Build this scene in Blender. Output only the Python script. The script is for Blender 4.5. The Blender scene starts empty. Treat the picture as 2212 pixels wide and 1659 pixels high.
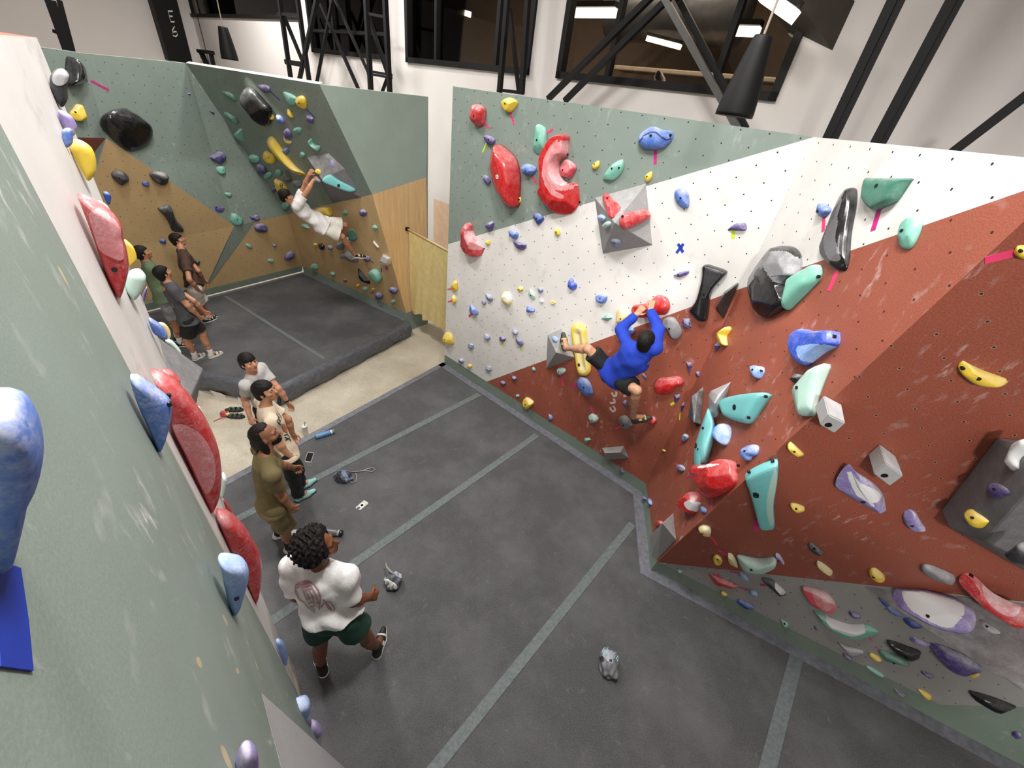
import bpy, bmesh, math, random
import numpy as np
from mathutils import Vector, Matrix
random.seed(7)
SC = bpy.context.scene
COL = SC.collection

# ------------------------------------------------------------------ camera
EYE = np.array([0.0, 0.0, 4.2])                 # eye height above the crash mats
FPX, CX, CY = 850.0, 1106.0, 829.5
_dn = np.array([922 - CX, 2020 - CY, FPX]); _dn /= np.linalg.norm(_dn)   # plumb line seen by the camera
_up = -_dn
_fh = np.array([0, 0, 1.0]); _fh = _fh - _fh.dot(_up) * _up; _fh /= np.linalg.norm(_fh)
_rt = np.cross(_fh, _up)
if _rt[0] < 0: _rt = -_rt
CM = np.array([_rt, _fh, _up])                  # camera -> world
cam_d = bpy.data.cameras.new('camera'); cam = bpy.data.objects.new('camera', cam_d); COL.objects.link(cam)
cam_d.sensor_width = 36.0; cam_d.lens = FPX / 2212 * 36.0; cam_d.clip_start = 0.02; cam_d.clip_end = 200
_r, _u, _b = CM @ np.array([1, 0, 0.]), CM @ np.array([0, -1., 0]), CM @ np.array([0, 0, -1.])
cam.matrix_world = Matrix(((_r[0], _u[0], _b[0], EYE[0]), (_r[1], _u[1], _b[1], EYE[1]), (_r[2], _u[2], _b[2], EYE[2]), (0, 0, 0, 1)))
SC.camera = cam
# ------------------------------------------------------------------ world, light, exposure
SC.view_settings.view_transform = 'Standard'; SC.view_settings.look = 'None'
SC.view_settings.exposure = -0.08; SC.view_settings.gamma = 1.0; SC.view_settings.use_curve_mapping = False
wd = bpy.data.worlds.new('world'); SC.world = wd; wd.use_nodes = True
wd.node_tree.nodes['Background'].inputs[0].default_value = (0.9, 0.95, 1.0, 1); wd.node_tree.nodes['Background'].inputs[1].default_value = 0.05
def ceiling_and_fill_light(x, y, z, sx, sy, watts, rz=0.0, tilt=(0, 0), col=(1, .97, .93)):
    d = bpy.data.lights.new('ceiling_and_fill_light', 'AREA'); d.shape = 'RECTANGLE'; d.size = sx; d.size_y = sy; d.energy = watts; d.color = col
    o = bpy.data.objects.new('ceiling_and_fill_light', d); o.location = (x, y, z); o.rotation_euler = (tilt[0], tilt[1], rz); COL.objects.link(o)
AZ = math.radians(-36.3)                        # the hall's long direction
for lx, ly, w in ((-.9, 1.6, 125), (-3.4, 4.6, 215), (.3, -5.5, 230), (-3.0, -3.0, 120), (-5.6, 8.0, 130), (2.2, -4.2, 70), (-8.6, 11.4, 330), (-4.4, 8.8, 120)):  # some lamps behind the camera and by the back wall are added fill
    ceiling_and_fill_light(lx, ly, 7.2, 1.5, .35, w, AZ)
def aimed_fill_light(p, aim, watts, size=.6):
    d = bpy.data.lights.new('aimed_fill_light', 'AREA'); d.shape = 'DISK'; d.size = size; d.energy = watts; d.color = (1, .97, .93)
    o = bpy.data.objects.new('aimed_fill_light', d); COL.objects.link(o); z = (Vector(p) - Vector(aim)).normalized(); o.matrix_world = Matrix.Translation(p) @ z.to_track_quat('Z', 'Y').to_matrix().to_4x4()
aimed_fill_light((.2, 1.9, 6.9), (-.9, .6, 1.6), 210)  # unseen lamp added to brighten the near wall
def slab_fill_spot(p, aim, watts, deg, size=.25):
    d = bpy.data.lights.new('slab_fill_spot', 'SPOT'); d.energy = watts; d.spot_size = math.radians(deg); d.spot_blend = .7; d.shadow_soft_size = size; d.color = (1, .97, .93)
    o = bpy.data.objects.new('slab_fill_spot', d); COL.objects.link(o); o.matrix_world = Matrix.Translation(p) @ (Vector(p) - Vector(aim)).normalized().to_track_quat('Z', 'Y').to_matrix().to_4x4()
slab_fill_spot((-.6, -5.0, 6.6), (2.5, 1.9, 1.6), 1500, 56)  # unseen spot added to brighten the leaning red panel, sparing the building wall
aimed_fill_light((-.6, 3.2, 7.0), (.6, 4.9, 3.2), 60)  # unseen lamp added as fill on the centre wall

# ------------------------------------------------------------------ pixels of the photograph to points of the place
def nrm(v): v = np.array(v, float); return v / max(np.linalg.norm(v), 1e-9)
def ray(px, py):
    d = CM @ np.array([px - CX, py - CY, FPX]); return d / np.linalg.norm(d)
def at_z(px, py, z=0.0):
    d = ray(px, py); return EYE + (z - EYE[2]) / d[2] * d
def at_dist(px, py, r):
    d = ray(px, py); return EYE + d * (r / math.hypot(d[0], d[1]))
class Plane:
    """flat facet: origin o, u along, v up, n towards the climber"""
    def __init__(s, o, a, b, side=None):
        o, a, b = (np.array(t, float) for t in (o, a, b))
        n = np.cross(a - o, b - o); n /= np.linalg.norm(n)
        if n @ ((EYE if side is None else np.array(side)) - o) < 0: n = -n
        s.o, s.n = o, n
        u = np.cross([0, 0, 1.0], n); u /= np.linalg.norm(u); s.u = u; s.v = np.cross(n, u)
    def hit(s, px, py, off=0.0):
        d = ray(px, py); return EYE + ((s.o + s.n * off - EYE) @ s.n) / (d @ s.n) * d
    def uv(s, p):
        q = np.array(p) - s.o; return np.array([q @ s.u, q @ s.v, q @ s.n])
    def puv(s, px, py, off=0.0):
        return s.uv(s.hit(px, py, off))
    def w(s, u, v, n=0.0):
        return s.o + s.u * u + s.v * v + s.n * n
    def mat(s, p=None):
        p = s.o if p is None else p; u, v, n = s.u, s.v, s.n
        return Matrix(((u[0], v[0], n[0], p[0]), (u[1], v[1], n[1], p[1]), (u[2], v[2], n[2], p[2]), (0, 0, 0, 1)))
def vplane(a, b):
    return Plane(a, b, np.array(a) + [0, 0, 1.0])

# ------------------------------------------------------------------ objects
def tag(o, label=None, cat=None, group=None, kind=None):
    if label: o['label'] = label
    if cat: o['category'] = cat
    if group: o['group'] = group
    if kind: o['kind'] = kind
    return o
def mesh(name, verts, faces, mats, parent=None, fm=None, smooth=False, mw=None):
    me = bpy.data.meshes.new(name); me.from_pydata([tuple(map(float, v)) for v in verts], [], [tuple(f) for f in faces])
    for m in (mats if isinstance(mats, (list, tuple)) else [mats]): me.materials.append(m)
    if fm: me.polygons.foreach_set('material_index', fm)
    if smooth: me.polygons.foreach_set('use_smooth', [True] * len(me.polygons))
    me.update()
    o = bpy.data.objects.new(name, me); COL.objects.link(o)
    if parent is not None: o.parent = parent
    if mw is not None: o.matrix_world = mw if parent is None else parent.matrix_world.inverted() @ mw
    return o
def bm_obj(name, bm, mats, parent=None, smooth=False, mw=None):
    bmesh.ops.recalc_face_normals(bm, faces=bm.faces)
    me = bpy.data.meshes.new(name); bm.to_mesh(me); bm.free()
    for m in (mats if isinstance(mats, (list, tuple)) else [mats]): me.materials.append(m)
    if smooth: me.polygons.foreach_set('use_smooth', [True] * len(me.polygons))
    o = bpy.data.objects.new(name, me); COL.objects.link(o)
    if parent is not None: o.parent = parent
    if mw is not None: o.matrix_world = mw
    return o
def empty(name, loc=(0, 0, 0), mw=None):
    o = bpy.data.objects.new(name, None); COL.objects.link(o); o.empty_display_size = .1
    if mw is not None: o.matrix_world = mw
    else: o.location = tuple(loc)
    return o
def bx(bm, c, s, mw=None, bevel=0.0):
    r = bmesh.ops.create_cube(bm, size=1.0); vs = r['verts']
    for v in vs: v.co = Vector((v.co.x * s[0], v.co.y * s[1], v.co.z * s[2]))
    if bevel:
        es = list({e for v in vs for e in v.link_edges}); r = bmesh.ops.bevel(bm, geom=es, offset=bevel, segments=2, affect='EDGES', profile=.5); vs = list({v for f in r['faces'] for v in f.verts} | {v for v in vs if v.is_valid})
    for v in vs:
        v.co = v.co + Vector(c)
        if mw is not None: v.co = mw @ v.co
def bar(bm, a, b, w, h=None, upv=(0, 0, 1)):
    """rectangular bar between two points"""
    a, b = Vector(a), Vector(b); d = b - a; L = d.length; d.normalize(); h = h or w
    x = d.cross(Vector(upv)); x = x.normalized() if x.length > 1e-4 else Vector((1, 0, 0)); y = x.cross(d)
    m = Matrix(((x.x, y.x, d.x, 0), (x.y, y.y, d.y, 0), (x.z, y.z, d.z, 0), (0, 0, 0, 1))); m.translation = (a + b) / 2
    bx(bm, (0, 0, 0), (w, h, L), m)
def tube(bm, pts, r, n=8, caps=True):
    pts = [Vector(p) for p in pts]; rings = []; px = None
    for i, p in enumerate(pts):
        d = (pts[min(i + 1, len(pts) - 1)] - pts[max(i - 1, 0)]).normalized()
        x = (px - d * px.dot(d)) if px is not None else d.orthogonal()
        x.normalize(); px = x; y = d.cross(x); rr = r[i] if isinstance(r, (list, tuple)) else r
        rings.append([bm.verts.new(p + (x * math.cos(2 * math.pi * k / n) + y * math.sin(2 * math.pi * k / n)) * rr) for k in range(n)])
    for a, b in zip(rings, rings[1:]):
        for k in range(n): bm.faces.new((a[k], a[(k + 1) % n], b[(k + 1) % n], b[k]))
    if caps: bm.faces.new(rings[0][::-1]); bm.faces.new(rings[-1])
def lathe(bm, prof, n=24, mw=None):
    rings = []
    for r, z in prof:
        rings.append([bm.verts.new(Vector((r * math.cos(2 * math.pi * k / n), r * math.sin(2 * math.pi * k / n), z)) if mw is None else mw @ Vector((r * math.cos(2 * math.pi * k / n), r * math.sin(2 * math.pi * k / n), z))) for k in range(n)])
    for a, b in zip(rings, rings[1:]):
        for k in range(n): bm.faces.new((a[k], a[(k + 1) % n], b[(k + 1) % n], b[k]))
    if prof[0][0] > 0: bm.faces.new(rings[0][::-1])
    if prof[-1][0] > 0: bm.faces.new(rings[-1])
def align(d, p, upv=(0, 0, 1)):
    """matrix with local z along d, at p"""
    z = Vector(d).normalized(); x = Vector(upv).cross(z)
    x = x.normalized() if x.length > 1e-4 else Vector((1, 0, 0)); y = z.cross(x)
    m = Matrix(((x.x, y.x, z.x, 0), (x.y, y.y, z.y, 0), (x.z, y.z, z.z, 0), (0, 0, 0, 1))); m.translation = Vector(p); return m
def ribbon(bm, pts, w, n):
    """flat strip along pts (on a surface of normal n), width w"""
    n = Vector(n); pts = [Vector(p) for p in pts]; L = []
    for i, p in enumerate(pts):
        d = (pts[min(i + 1, len(pts) - 1)] - pts[max(i - 1, 0)]).normalized(); s = n.cross(d).normalized() * w / 2
        L.append((bm.verts.new(p - s), bm.verts.new(p + s)))
    for a, b in zip(L, L[1:]): bm.faces.new((a[0], b[0], b[1], a[1]))
# ------------------------------------------------------------------ materials
def lin(c):
    return tuple(((v / 255) / 12.92 if v / 255 <= .04045 else ((v / 255 + .055) / 1.055) ** 2.4) for v in c) + (1.0,)
class NT:
    def __init__(s, name):
        s.m = bpy.data.materials.new(name); s.m.use_nodes = True; s.t = s.m.node_tree; s.N = s.t.nodes; s.b = s.N['Principled BSDF']; s._tc = None
    def n(s, typ, **k):
        nd = s.N.new(typ)
        for a, v in k.items(): setattr(nd, a, v)
        return nd
    def set(s, sock, v):
        if isinstance(v, (int, float)): sock.default_value = v
        elif isinstance(v, tuple): sock.default_value = v
        else: s.t.links.new(v, sock)
    def math(s, op, a, b=None, c=None, clamp=False):
        nd = s.n('ShaderNodeMath', operation=op); nd.use_clamp = clamp; s.set(nd.inputs[0], a)
        if b is not None: s.set(nd.inputs[1], b)
        if c is not None: s.set(nd.inputs[2], c)
        return nd.outputs[0]
    def tc(s):
        if s._tc is None: s._tc = s.n('ShaderNodeTexCoord')
        return s._tc.outputs['Object']
    def noise(s, scale, detail=3, rough=.55, vec=None, stretch=None):
        v = vec or s.tc()
        if stretch:
            mp = s.n('ShaderNodeMapping'); mp.inputs['Scale'].default_value = stretch[:3]
            if len(stretch) > 3: mp.inputs['Rotation'].default_value = (0, 0, stretch[3])
            s.t.links.new(v, mp.inputs[0]); v = mp.outputs[0]
        nd = s.n('ShaderNodeTexNoise'); nd.inputs['Scale'].default_value = scale; nd.inputs['Detail'].default_value = detail; nd.inputs['Roughness'].default_value = rough
        s.t.links.new(v, nd.inputs['Vector']); return nd.outputs['Fac']
    def ramp(s, f, lo, hi):
        nd = s.n('ShaderNodeMapRange'); s.set(nd.inputs[0], f); nd.inputs[1].default_value = lo; nd.inputs[2].default_value = hi; nd.clamp = True; return nd.outputs[0]
    def mix(s, f, a, b):
        nd = s.n('ShaderNodeMix', data_type='RGBA'); s.set(nd.inputs[0], f); s.set(nd.inputs[6], a); s.set(nd.inputs[7], b); return nd.outputs[2]
    def bump(s, h, strength=.3, dist=.01):
        nd = s.n('ShaderNodeBump'); nd.inputs['Strength'].default_value = strength; nd.inputs['Distance'].default_value = dist; s.t.links.new(h, nd.inputs['Height']); s.t.links.new(nd.outputs[0], s.b.inputs['Normal'])
    def done(s, col, rough=.6, **k):
        s.set(s.b.inputs['Base Color'], col); s.set(s.b.inputs['Roughness'], rough)
        for a, v in k.items(): s.set(s.b.inputs[a.replace('_', ' ')], v)
        return s.m
def plain(name, rgb, rough=.6, **k):
    t = NT(name); f = t.noise(9, 2); c = lin(rgb)
    dk = tuple(v * .88 for v in c[:3]) + (1,)
    return t.done(t.mix(t.ramp(f, .35, .65), dk, c), rough, **k)
PU, PV = .232, .2295                            # spacing of the threaded holes
def wall_paint(name, rgb, rough=.55, chalk=.25, holes=True, hole=(25, 22, 22), rim=False, scuff=0.0, grain=.06, chips=0.0):
    """painted plywood: staggered rows of threaded holes, chalk smears, faint panel grain"""
    t = NT(name); c = lin(rgb)
    dk = tuple(v * (1 - grain * 2) for v in c[:3]) + (1,)
    col = t.mix(t.ramp(t.noise(2.2, 4), .3, .7), dk, c)
    col = t.mix(t.math('MULTIPLY', t.ramp(t.noise(140, 1), .35, .75), grain), col, (.9, .9, .88, 1))
    if scuff:
        col = t.mix(t.math('MULTIPLY', t.ramp(t.noise(3.3, 5, .7, stretch=(1, .8, 1, .4)), .58, .75), scuff), col, (.28, .27, .27, 1))
    if chalk:
        a = t.ramp(t.noise(1.7, 3, .6), .5, .66); b = t.ramp(t.noise(17, 4, .65, stretch=(1, .35, 1, .5)), .56, .72)
        d = t.ramp(t.noise(5, 3, .6), .62, .8)
        m = t.math('ADD', t.math('MULTIPLY', a, b), t.math('MULTIPLY', d, .4))
        col = t.mix(t.math('MULTIPLY', m, chalk, clamp=True), col, (.85, .82, .82, 1))
    if chips: col = t.mix(t.math('MULTIPLY', t.ramp(t.noise(11, 1, .4, stretch=(1, .6, 1)), .745, .765), chips), col, lin((206, 188, 150)))
    if holes:
        sp = t.n('ShaderNodeSeparateXYZ'); t.t.links.new(t.tc(), sp.inputs[0]); u, v = sp.outputs[0], sp.outputs[1]
        def lat(du, dv):
            a = t.math('SUBTRACT', t.math('FRACT', t.math('MULTIPLY_ADD', u, 1 / PU, 200.5 + du)), .5); b = t.math('SUBTRACT', t.math('FRACT', t.math('MULTIPLY_ADD', v, 1 / PV, 200.5 + dv)), .5)
            return t.math('SQRT', t.math('ADD', t.math('MULTIPLY', a, t.math('MULTIPLY', a, PU * PU)), t.math('MULTIPLY', b, t.math('MULTIPLY', b, PV * PV))))
        d = t.math('MINIMUM', lat(0, 0), lat(.5, .5))
        if rim: col = t.mix(t.math('LESS_THAN', d, .0082), col, (.45, .36, .28, 1))
        col = t.mix(t.math('LESS_THAN', d, .0065), col, lin(hole))
    t.bump(t.noise(260, 1), .08, .002)
    return t.done(col, rough)
GREEN = wall_paint('paint_sage_green', (128, 143, 135), chalk=.35)
WHITE = wall_paint('paint_white', (226, 224, 221), chalk=.1, scuff=.35)
RED = wall_paint('paint_rust_red', (152, 74, 50), chalk=.5, hole=(60, 25, 18))
RED2 = wall_paint('paint_rust_red_slab', (146, 68, 45), chalk=.5, hole=(50, 20, 14), rim=True)
GREY = wall_paint('paint_grey', (150, 149, 148), chalk=.25, hole=(70, 70, 70), grain=.03)
PLY = wall_paint('plywood', (198, 168, 120), chalk=.15, hole=(80, 58, 36))
def ply_plain():
    t = NT('plywood_varnished'); f = t.noise(3, 5, .6, stretch=(6, .5, 1)); g = t.noise(1.2, 3)
    return t.done(t.mix(t.ramp(t.math('ADD', t.math('MULTIPLY', f, .7), t.math('MULTIPLY', g, .3)), .35, .65), lin((204, 164, 112)), lin((226, 192, 142))), .5)
PLY2 = ply_plain()
GREENP = wall_paint('paint_sage_green_plain', (150, 168, 158), chalk=.12, holes=False)
GREENN = wall_paint('paint_sage_green_near', (140, 155, 147), chalk=.95, holes=False, chips=.9, scuff=.15)
WHITEN = wall_paint('paint_white_near', (222, 219, 217), chalk=.2, holes=False, scuff=.5)
KICK = wall_paint('kicker_green', (118, 135, 123), chalk=.22, holes=False)
EDGE = plain('panel_edge', (206, 214, 206), .5)
def carpet():
    t = NT('crash_mat_carpet'); a = t.noise(300, 2, .7); b = t.noise(95, 3, .75); c = t.noise(1.1, 5, .65); d = t.ramp(t.noise(7, 5, .75), .6, .8)
    f = t.math('ADD', t.math('MULTIPLY', a, .5), t.math('MULTIPLY', b, .5))
    col = t.mix(t.ramp(f, .33, .67), lin((40, 40, 42)), lin((98, 98, 100)))
    col = t.mix(t.math('MULTIPLY', t.ramp(c, .42, .72), .42), col, lin((120, 120, 122)))
    col = t.mix(t.math('MULTIPLY', d, .22), col, lin((170, 170, 172)))
    t.bump(f, .35, .006)
    return t.done(col, .95)
CARPET = carpet()
def seam():
    t = NT('seam_cover'); a = t.noise(30, 4, .7); b = t.noise(300, 1)
    col = t.mix(t.ramp(t.math('ADD', t.math('MULTIPLY', a, .6), t.math('MULTIPLY', b, .4)), .35, .65), lin((82, 90, 91)), lin((116, 123, 124)))
    return t.done(col, .8)
SEAM = seam()
def vinyl(name, rgb, r=.42):
    t = NT(name); a = t.noise(6, 4, .6); c = lin(rgb)
    col = t.mix(t.ramp(t.noise(14, 4, .7), .4, .7), tuple(v * .8 for v in c[:3]) + (1,), tuple(min(1, v * 1.25) for v in c[:3]) + (1,))
    t.bump(a, .25, .03)
    return t.done(col, r)
VINYL = vinyl('mat_side_vinyl', (86, 88, 94)); STRIP = vinyl('edge_strip_vinyl', (112, 113, 121), .5)
def concrete():
    t = NT('concrete'); a = t.noise(1.3, 5, .6); b = t.noise(30, 3, .6)
    col = t.mix(t.ramp(t.math('ADD', t.math('MULTIPLY', a, .7), t.math('MULTIPLY', b, .3)), .35, .65), lin((168, 157, 138)), lin((205, 197, 180)))
    return t.done(col, .55)
CONC = concrete()
BWALL = wall_paint('building_wall_white', (222, 216, 213), .8, chalk=0, holes=False, grain=.015); CEIL = plain('ceiling_paint', (120, 118, 116), .9)
STEEL = plain('black_steel', (13, 13, 14), .6, Specular_IOR_Level=.25); FRAMEM = plain('window_frame_black', (19, 18, 18), .6, Specular_IOR_Level=.25); GREYSTEEL = plain('grey_steel', (92, 90, 88), .4, Metallic=.4)
def glass():
    t = NT('window_glass'); g = t.n('ShaderNodeBsdfGlossy'); g.inputs['Roughness'].default_value = .02; tr = t.n('ShaderNodeBsdfTransparent'); fr = t.n('ShaderNodeFresnel'); fr.inputs[0].default_value = 1.35
    tint = t.ramp(t.noise(2, 1), 0, 1); t.set(tr.inputs[0], t.mix(tint, (.78, .76, .74, 1), (.8, .78, .76, 1)))
    mx = t.n('ShaderNodeMixShader'); t.t.links.new(fr.outputs[0], mx.inputs[0]); t.t.links.new(tr.outputs[0], mx.inputs[1]); t.t.links.new(g.outputs[0], mx.inputs[2])
    t.t.links.new(mx.outputs[0], t.N['Material Output'].inputs[0]); return t.m
GLASS = glass()
def glow(name, rgb, k):
    t = NT(name); f = t.ramp(t.noise(3, 1), 0, 1); c = lin(rgb); t.set(t.b.inputs['Emission Color'], t.mix(f, c, c)); t.b.inputs['Emission Strength'].default_value = k; return t.done(c, .5)
TUBE = glow('lamp_tube', (255, 240, 214), 6.0)
# ------------------------------------------------------------------ setting: climbing walls
def facet(name, pl, outline, zones=None, mat=None, thick=.1, back=None, label=None, parent=None, edge=None):
    """flat climbing panel: pixel or (u,v) zones painted on its face, extruded backwards; its own axes lie in the panel"""
    bm = bmesh.new(); mats = []; loc = lambda p: Vector(pl.puv(p[0], p[1]) * [1, 1, 0]) if len(p) == 2 else Vector(pl.uv(p) * [1, 1, 0])
    out = [loc(p) for p in outline]
    for m, poly in (zones or [(mat, outline)]):
        if m not in mats: mats.append(m)
        f = bm.faces.new([bm.verts.new(loc(p)) for p in poly]); f.material_index = mats.index(m)
        f.normal_update()
        if f.normal.z < 0: f.normal_flip()
    e = edge or EDGE
    if e not in mats: mats.append(e)
    bd = Vector((0, 0, -thick))
    if back is not None: bd = Vector((back @ pl.u, back @ pl.v, back @ pl.n))
    a = [bm.verts.new(p) for p in out]; b = [bm.verts.new(p + bd) for p in out]; n = len(out)
    area = sum(out[i].x * out[(i + 1) % n].y - out[(i + 1) % n].x * out[i].y for i in range(n))
    for i in range(n):
        q = (a[i], b[i], b[(i + 1) % n], a[(i + 1) % n]); f = bm.faces.new(q if area > 0 else q[::-1]); f.material_index = mats.index(e)
    f = bm.faces.new(b[::-1] if area > 0 else b); f.material_index = mats.index(e)
    me = bpy.data.meshes.new(name); bm.to_mesh(me); bm.free()
    for m in mats: me.materials.append(m)
    o = bpy.data.objects.new(name, me); COL.objects.link(o); o.matrix_world = pl.mat()
    if parent is not None: o.parent = parent
    else: tag(o, label, None, None, 'structure')
    return o
def V3(*a): return np.array(a, float)
UPZ = V3(0, 0, 1)
K0, K1, K2, K3 = at_z(960, 784), at_z(1386, 1064), at_z(1405, 1228), at_z(2030, 1560)
WC = vplane(K0, K1)
_t = WC.hit(1344.5, 569.0); WC.o = WC.o + WC.u * ((_t - WC.o) @ WC.u) + WC.v * ((_t - WC.o) @ WC.v)   # a threaded hole is the origin
R1 = vplane(K1, K2); R3 = vplane(K2, K3)
TOP = 4.28
cTL, cTR = K0 + UPZ * TOP, K1 + UPZ * TOP
kz = .19
pcl = WC.hit(960, 520); pa = lambda x, y: WC.hit(x, y)
cKL, cKR = K0 + UPZ * kz, K1 + UPZ * kz
cGW, cWR = WC.hit(960, 524), None
def on_edge(p, z): return V3(p[0], p[1], z)
zGW_L = WC.hit(960, 524)[2]; zWR_R = WC.hit(1583, 618)[2]
wr0 = WC.hit(1052, 822)                                   # red/white border meets the kicker
facet('wall_center', WC, [cKL, cKR, cTR, cTL], [
    (GREEN, [on_edge(K0, zGW_L), cTR, cTL]),
    (WHITE, [cKL, on_edge(wr0, kz), on_edge(K1, zWR_R), cTR, on_edge(K0, zGW_L)]),
    (RED, [on_edge(wr0, kz), cKR, on_edge(K1, zWR_R)])], label='flat climbing wall painted sage green, white and rust red')
facet('baseboard_center', WC, [K0 - UPZ * .3, K1 - UPZ * .3, cKR, cKL], mat=KICK, thick=.1, edge=KICK)
# right wall: an upright panel towards the camera, the leaning red panel under it, the grey panel below
rTop1 = R1.hit(2240, 352); rTop1[2] = TOP - .03; rQ = R1.hit(2230, 462)
far1 = R1.hit(2300, 410); rT = on_edge(R1.hit(2600, 420), TOP - .03); rB = R1.hit(2600, 180)
kk = R1.hit(1420, 1212); kk[2] = .2; k1t = on_edge(K1, kz)
q0 = R1.hit(2212, 478); qd = q0 - kk; rQ = kk + qd * 1.035
zWRr = zWR_R; wrr = R1.hit(2212, 412); wd_ = wrr - on_edge(K1, zWRr); tq = None
# border white/red runs until it meets the slanted crease
def meet(pl, a, b, c, d):
    a, b, c, d = (pl.uv(p)[:2] for p in (a, b, c, d)); r, s = b - a, d - c
    t = ((c - a)[0] * s[1] - (c - a)[1] * s[0]) / (r[0] * s[1] - r[1] * s[0]); return pl.w(*(a + t * r))
rX = meet(R1, on_edge(K1, zWRr), wrr, kk, q0)
rTopX = meet(R1, on_edge(K1, TOP), on_edge(K1, TOP) + (R1.hit(2212, 365) - R1.hit(1725, 290)) * V3(1, 1, 0), kk, q0)
facet('wall_right', R1, [k1t, kk, rTopX, on_edge(K1, TOP)], [
    (RED, [k1t, kk, rX, on_edge(K1, zWRr)]), (WHITE, [on_edge(K1, zWRr), rX, rTopX, on_edge(K1, TOP)])], label='upright climbing panel in white over rust red, right of the inside corner')
K2t = on_edge(K2, .2)
P3 = R3.hit(2212, 1300)
R2 = Plane(kk, P3, q0)
P3x = kk + (P3 - kk) * 1.35
facet('wall_right_slab', R2, [kk, P3x, P3x + (rTopX - kk) * .98, rTopX], mat=RED2, thick=.1, label='leaning rust red climbing panel at the right')
k3t = R3.hit(2030, 1522); k4t = R3.hit(2300, 1530)
R3far = P3x; 
facet('wall_right_lower', R3, [R3.hit(1420, 1212), k3t, k4t, P3x], mat=GREY, label='grey lower climbing panel under the rust red slab')
K4 = K2 + (K3 - K2) * 1.6
facet('baseboard_right', R1, [K1 - UPZ * .3, K2 - UPZ * .3, kk, k1t], mat=KICK, edge=KICK)
facet('baseboard_right_lower', R3, [K2 - UPZ * .3, K4 - UPZ * .3, on_edge(K4, k4t[2] + .5), k4t, k3t, R3.hit(1420, 1212)], mat=KICK, edge=KICK)
# back bay on the left: corner of an upright side wall and a steep overhang
Kl, Kc, Kr = at_z(447, 642), at_z(656, 588), at_z(878, 691)
BL = vplane(Kl, Kc)
B4 = vplane(Kr, Kr + V3(.6, .95, 0))
T3, M3 = B4.hit(690, 182), B4.hit(804, 420)
Kct, Krt, Klt = on_edge(Kc, .17), on_edge(Kr, .17), on_edge(Kl, .17)
B3L = Plane(Kct, Krt, M3); M2 = B3L.hit(622, 463)
B3U = Plane(T3, M3, M2); T2 = B3U.hit(401, 136)
BL = Plane(Klt, Kct, M2); Vv = BL.hit(506, 488); B2 = Plane(T2, M2, Vv)
apex = BL.hit(229, 298); B1 = Plane(T2, Vv, apex); T1 = B1.hit(180, 115)
T0 = at_dist(84, 102, np.hypot(*T1[:2]) - .75)
A0 = at_dist(120, 296, np.hypot(*apex[:2]) - .75); B0 = Plane(T1, apex, A0)
bk = lambda p: p
facet('wall_back_left', B3U, [T2, M2, M3, T3], mat=GREEN, thick=.06, label='steep overhanging sage green panel in the back bay')
facet('wall_back_left_lower', B3L, [M2, Kct, Krt, M3], mat=PLY, thick=.06, label='bare plywood panel under the overhang in the back bay')
w1 = BL.hit(553, 478)
facet('wall_back_side', BL, [Vv, M2, Kct, Klt], [(GREEN, [Vv, w1, BL.hit(449, 620)]), (PLY, [w1, M2, Kct, Klt])], thick=.06, label='plywood side panel with a painted green wedge')
facet('wall_back_side_upper', B2, [T2, M2, Vv], mat=GREEN, thick=.06, label='shaded triangular sage green panel beside the overhang')
facet('wall_back_side_green', B1, [T1, T2, Vv, apex], mat=GREEN, thick=.06, label='sage green panel above the bare plywood side wall')
L0 = BL.hit(300, 540); L1_ = BL.hit(200, 700); L1_[2] = .0
BU = Plane(apex, Vv, L0 - BL.n * .12)
facet('wall_back_side_plywood', BU, [apex, Vv, L0 - BL.n * .12, BU.hit(140, 560), BU.hit(200, 400)], mat=PLY, thick=.06, label='bare plywood panel with black holds on the side wall')
BLl = Plane(Vv, Klt, L0 - BL.n * .12)
facet('wall_back_side_low', BLl, [Vv, Klt, BLl.hit(250, 690), L0 - BL.n * .12], mat=PLY, thick=.06, label='low bare plywood panel behind the standing group')
facet('wall_back_far', B0, [T0, T1, apex, A0], mat=GREEN, thick=.06, label='lit sage green panel at the far left of the back bay')
BR = Plane(apex, A0, at_dist(205, 332, np.hypot(*apex[:2]) + .1))
facet('wall_back_red', BR, [apex, BR.hit(196, 338), BR.hit(120, 380), A0], mat=RED, thick=.05, label='small rust red panel at the far left')
BG = Plane(apex, BR.hit(196, 338), BU.hit(205, 420))
facet('wall_back_edge', BG, [apex, BR.hit(196, 338), BG.hit(150, 520), BU.hit(205, 420)], mat=GREEN, thick=.05, label='narrow dark green panel beside the plywood')
B4r = vplane(Kr, Kr + V3(.6, .95, 0)); cR = B4.hit(925, 206); cRb = on_edge(cR, -.3)
T3r = on_edge(cR, T3[2] + .03)
facet('wall_doorway', B4, [Krt, on_edge(cRb, .17), T3r, T3, M3], [(GREENP, [M3, B4.hit(921, 383), T3r, T3]), (PLY2, [Krt, on_edge(cRb, .17), B4.hit(921, 383), M3])], thick=.08, label='upright panel in pale green over varnished plywood beside the curtain')
facet('baseboard_doorway', B4, [on_edge(Kr, -.3), on_edge(cRb, -.3), on_edge(cRb, .17), Krt], mat=KICK, edge=KICK, thick=.08)
facet('baseboard_back', vplane(Kc, Kr), [Kc, Kr, Krt, Kct], mat=KICK, edge=KICK, thick=.05)
Kl2 = Kl + (Kl - Kc) * .7
facet('baseboard_side', BL, [Kl2, Kc, Kct, on_edge(Kl2, .17)], mat=KICK, edge=KICK, thick=.05)
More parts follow.
